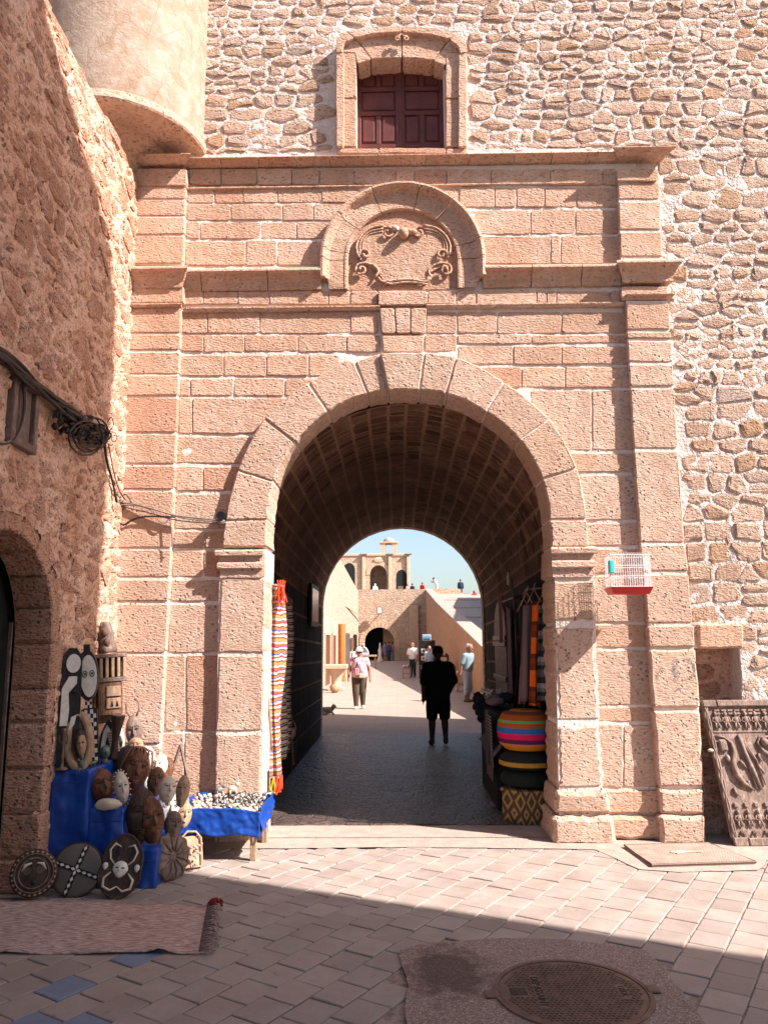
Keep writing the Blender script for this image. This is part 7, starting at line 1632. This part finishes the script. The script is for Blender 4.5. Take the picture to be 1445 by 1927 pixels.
    if skirt:
        for i in range(7): a = math.pi*2*i/7; A((.03*math.cos(a), .03*math.sin(a), .56), (.07*math.cos(a), .05*math.sin(a), .30), .05, .05, 2)
    return C
def person(name, label, loc, h, yaw, C, mats, vox=.014, group=None, hair=None, hairstyle='short', extra=None):
    vs = []; fs = []; mb = MB()
    for p0, p1, r0, r1, m in C:
        a, b = V(p0), V(p1); d = (b-a); L = d.length; d = d.normalized() if L > 1e-6 else V((0, 0, 1))
        pts = [a-d*r0*.98, a-d*r0*.8, a-d*r0*.4, a, a.lerp(b, .5), b, b+d*r1*.4, b+d*r1*.8, b+d*r1*.98]
        rr = [r0*.15, r0*.6, r0*.92, r0, (r0+r1)/2, r1, r1*.92, r1*.6, r1*.15]; mb.tube(pts, rr, 10)
    mb.v = [v*h for v in mb.v]
    me = bpy.data.meshes.new('tmp'); me.from_pydata([tuple(v) for v in mb.v], [], mb.f)
    t = bpy.data.objects.new('tmp', me); COL.objects.link(t); md = t.modifiers.new('r', 'REMESH'); md.mode = 'VOXEL'; md.voxel_size = vox*h/1.7; md2 = t.modifiers.new('s', 'SMOOTH'); md2.factor = .5; md2.iterations = 2
    dg = bpy.context.evaluated_depsgraph_get(); m2 = bpy.data.meshes.new_from_object(t.evaluated_get(dg)); bpy.data.objects.remove(t)
    m2.name = name; n = len(m2.polygons); cen = np.empty(n*3); m2.polygons.foreach_get('center', cen); cen = cen.reshape(-1, 3)/h
    best = np.full(n, 9.0); idx = np.zeros(n, dtype=np.int32)
    for p0, p1, r0, r1, m in C:
        a, b = np.array(p0), np.array(p1); ab = b-a; L2 = max(1e-9, ab @ ab); tt = np.clip((cen-a) @ ab/L2, 0, 1); dist = np.linalg.norm(cen-a-tt[:, None]*ab, axis=1)-(r0+(r1-r0)*tt)-(.002 if m else 0)
        k = dist < best; best[k] = dist[k]; idx[k] = m
    m2.materials.clear()
    for m in mats: m2.materials.append(MT[m])
    m2.polygons.foreach_set('material_index', idx); m2.polygons.foreach_set('use_smooth', np.ones(n, dtype=bool)); m2.update()
    o = bpy.data.objects.new(name, m2); COL.objects.link(o); o.location = loc; o.rotation_euler = (0, 0, yaw); tag(o, label, 'person', group)
    if hair:
        q = MB(); hd = [c for c in C if c[4] == 0][1]; c = (V(hd[0])+V(hd[1]))/2*h
        pr = [(.001, .064), (.030, .060), (.048, .045), (.057, .022), (.058, .002), (.052, -.012)] if hairstyle != 'long' else [(.001, .064), (.030, .060), (.05, .045), (.060, .02), (.064, -.03), (.068, -.09), (.05, -.12)]
        q.lathe([(r*h, z*h) for r, z in pr], 16, c+V((0, .010*h, .004*h)), 1, 1.05); q.v = [v if v.y-c.y > -.035*h or v.z-c.z > .018*h else V((v.x*.86, c.y-.03*h, max(v.z, c.z+.02*h))) for v in q.v]; LB(q, 'hair', hair, o, True)
    return o, h
gp = lambda x, y: onZ(x, y, .004)
# silhouette walking away in the passage; its shade is put into cloth and skin colours
p = gp(826, 1404); p.z = .02
o, h = person('person', 'dark silhouetted person in loose tee and knee shorts walking through the passage', p, 1.74, math.pi+.12, pose(armL=((-.165, .01, .63), (-.14, -.09, .53)), armR=((.15, .0, .62), (.15, -.02, .48)), legL=((-.062, -.02, .285), (-.062, .04, .06)), legR=((.062, -.03, .285), (.066, -.03, .045)), sleeve=.95, leglen=.52, fat=1.12, loose=1.22, fingers=True, skirt=False), ['silhouette_skin', 'silhouette_cloth', 'silhouette_cloth', 'sandal'], .012, hair='black_hair')
q = MB()      # loose shirt hem over the shorts
q.lathe([(.156*h*.8, .405*h), (.150*h*.8, .44*h), (.155*h*.8, .50*h), (.145*h*.8, .60*h), (.13*h*.8, .68*h)], 20, (0, 0, 0), 1, .78); LB(q, 'shirt_hem', 'silhouette_cloth', o, True)
for s_ in (-1, 1): q = MB().tube([(s_*.05*h, 0, .50*h), (s_*.062*h, -.01*h, .38*h), (s_*.066*h, -.015*h, .262*h)], [.070*h, .066*h, .056*h], 12); LB(q, 'shorts_leg', 'silhouette_cloth', o, True)
# woman walking towards us
p = gp(676, 1334)
o, h = person('person', 'woman in white cap, printed blouse and olive trousers walking with a shoulder bag', p, 1.66, .04, pose(armL=((-.17, .0, .63), (-.175, -.05, .50)), armR=((.17, .0, .63), (.18, -.05, .49)), legL=((-.055, -.03, .285), (-.05, -.02, .045)), legR=((.055, .0, .285), (.06, .05, .055)), sleeve=.45, leglen=.98, fat=1.22, loose=1.1, fingers=True), ['skin_tan', 'print_cloth', 'olive_cloth', 'white_shoe'], .012)
q = MB(); q.lathe([(.001, .975*h+.055), (.04*h, .972*h+.04), (.058*h, .955*h), (.061*h, .93*h)], 18, (0, .004, 0)); q.box((-.045*h, -.115*h, .932*h), (.045*h, -.04*h, .940*h), .01); LB(q, 'cap', 'white_cloth', o, True)
LB(MB().box((-.046*h, -.066*h, .905*h), (.046*h, -.05*h, .925*h), .008), 'sunglasses', 'black_wood', o)
LB(MB().box((-.005*h, -.135*h, .50*h), (.10*h, -.09*h, .575*h), .02), 'shoulder_bag', 'bag_cloth', o); LB(MB().box((-.075*h, -.12*h, .54*h), (0, -.085*h, .66*h), .02), 'waist_pack', 'pink_cloth', o); LB(MB().tube([(.06*h, -.12*h, .57*h), (-.02*h, -.10*h, .70*h), (-.07*h, -.03*h, .83*h), (-.06*h, .06*h, .80*h)], .008*h, 5), 'bag_strap', 'black_wood', o)
# man in white tee
person('person', 'man in white tee and black trousers holding papers near the print board', gp(777, 1274), 1.74, -.5, pose(armL=((-.15, -.03, .63), (-.05, -.13, .62)), armR=((.15, -.02, .62), (.14, -.08, .50)), sleeve=.7, leglen=.95, loose=1.12), ['skin_tan', 'white_cloth', 'dark_cloth', 'sandal'], .016, hair='brown_hair')
# older man in grey shirt
o, h = person('person', 'grey-haired man in grey-blue shirt and pale cropped trousers looking down by the ramp', gp(880, 1321), 1.76, .9, pose(armL=((-.15, .03, .63), (-.14, .05, .49)), armR=((.15, .03, .63), (.15, .05, .49)), legL=((-.05, -.015, .285), (-.05, .01, .045)), legR=((.05, .0, .285), (.055, .03, .045)), sleeve=.8, leglen=.78, loose=1.12, head=(.0, -.02), bend=.12, fingers=True), ['skin_tan', 'greyblue_cloth', 'pale_denim', 'sandal'], .013, hair='grey_hair')
# others
FP = [('person in dark blue jacket standing under the far archway', 732, 1244, 1.72, 2.6, ['skin_tan', 'navy_shirt', 'dark_cloth', 'sandal'], dict(sleeve=1.9), 'black_hair'),
      ('woman in violet dress holding a dark bag under the far archway', 725, 1243.5, 1.68, 2.9, ['skin_tan', 'violet_cloth', 'violet_cloth', 'sandal'], dict(sleeve=.8, leglen=.4, skirt=True), 'brown_hair'),
      ('person in pale pink top and grey trousers by the archway jamb', 738, 1243.5, 1.66, -2.4, ['skin_tan', 'pink_cloth', 'greyblue_cloth', 'sandal'], dict(sleeve=1.5), 'black_hair'),
      ('man in light blue shirt bending over the trestle table', 690, 1254, 1.72, -.9, ['skin_tan', 'pale_blue_cloth', 'greyblue_cloth', 'sandal'], dict(sleeve=1.8, bend=.6, loose=1.15), 'grey_hair'),
      ('person in patterned shirt seated half hidden behind the silhouetted walker', 808, 1283, 1.6, .8, ['skin_light', 'pale_blue_cloth', 'dark_cloth', 'sandal'], dict(sleeve=.8), 'brown_hair')]
for lb, x, y, hh, yw, ms, kw, hr in FP: person('person', lb, gp(x, y), hh, yw, pose(**kw), ms, .03, hair=hr)
def tp(x, y, Y): q = onY(x, y, Y); return V((q.x, Y, q.z))
HP = [('person in white robe and headscarf leaning at the arch on the terrace', 706, 1124, 80, 1.75, .5, ['white_cloth', 'white_cloth', 'white_cloth', 'sandal'], dict(sleeve=1.9), 'white_cloth'),
      ('person in pale pink top on the terrace beside the domed building', 768, 1124, 76, 1.65, .5, ['skin_light', 'pink_cloth', 'pale_denim', 'sandal'], dict(sleeve=.8), 'brown_hair'),
      ('person in dark jacket on the terrace beside the domed building', 776, 1126, 76, 1.75, 2.5, ['skin_tan', 'navy_shirt', 'dark_cloth', 'sandal'], dict(sleeve=1.9), 'black_hair'),
      ('dark-haired person seated low behind the terrace edge', 795, 1134, 74, 1.7, 2.5, ['skin_tan', 'red_cloth', 'dark_cloth', 'sandal'], dict(sleeve=1.0), 'brown_hair'),
      ('person in white bending to take a photograph at the head of the ramp', 822, 1131, 67, 1.75, -1.2, ['skin_tan', 'white_cloth', 'white_cloth', 'sandal'], dict(sleeve=.9, bend=.5, armL=((-.15, -.08, .68), (-.08, -.2, .74)), armR=((.15, -.08, .68), (.08, -.2, .74))), 'brown_hair'),
      ('child in pink sitting on the stone edge below the photographer', 806, 1146, 64.0, .95, .2, ['skin_light', 'pink_cloth', 'pink_cloth', 'sandal'], dict(sleeve=1.5, fat=1.3), 'brown_hair'),
      ('man in blue jacket and dark trousers standing against the sky on the terrace', 867, 1131, 71, 1.78, 2.9, ['skin_tan', 'navy_shirt', 'dark_cloth', 'sandal'], dict(sleeve=1.9), 'brown_hair'),
      ('long-haired woman in red top walking down the ramp', 893, 1146, 62, 1.66, .3, ['skin_tan', 'red_cloth', 'dark_cloth', 'sandal'], dict(sleeve=1.2), 'black_hair')]
for lb, x, y, Y, hh, yw, ms, kw, hr in HP:
    q_ = tp(x, y, Y)
    if Y > 66: q_.z = max(q_.z-.2, TZ)
    person('person', lb, q_, hh, yw, pose(**kw), ms, .035, hair=hr, hairstyle='long' if 'long' in lb else 'short')
# ------------------------------------------------------------------ cat
p = gp(616, 1345); k = mpp(p); MT['cat_fur'] = plain('tabby_fur', (.045, .035, .03), .9, .3, 10, .004, 60, c2=(.36, .28, .22), obj=True)
C = [((-.16, 0, .10), (.06, 0, .11), .095, .09, 0), ((.06, 0, .11), (.13, 0, .15), .08, .055, 0), ((.15, -.01, .20), (.17, -.02, .205), .052, .05, 0), ((.20, -.04, .19), (.215, -.045, .185), .022, .018, 0), ((-.14, -.05, .05), (-.05, -.09, .03), .055, .03, 0), ((-.14, .05, .05), (-.05, .09, .03), .055, .03, 0), ((.09, -.04, .08), (.15, -.05, .02), .028, .022, 0), ((.09, .03, .08), (.15, .02, .02), .028, .022, 0), ((-.24, .0, .05), (-.2, -.12, .025), .03, .025, 0), ((-.2, -.12, .025), (-.05, -.15, .022), .025, .018, 0), ((.145, -.05, .24), (.14, -.055, .275), .018, .004, 0), ((.15, .02, .24), (.148, .028, .275), .018, .004, 0)]
o, _ = person('cat', 'dark tabby cat crouching on the ground at the passage mouth', p, 1.0, .25, C, ['cat_fur'], .012); o['category'] = 'cat'
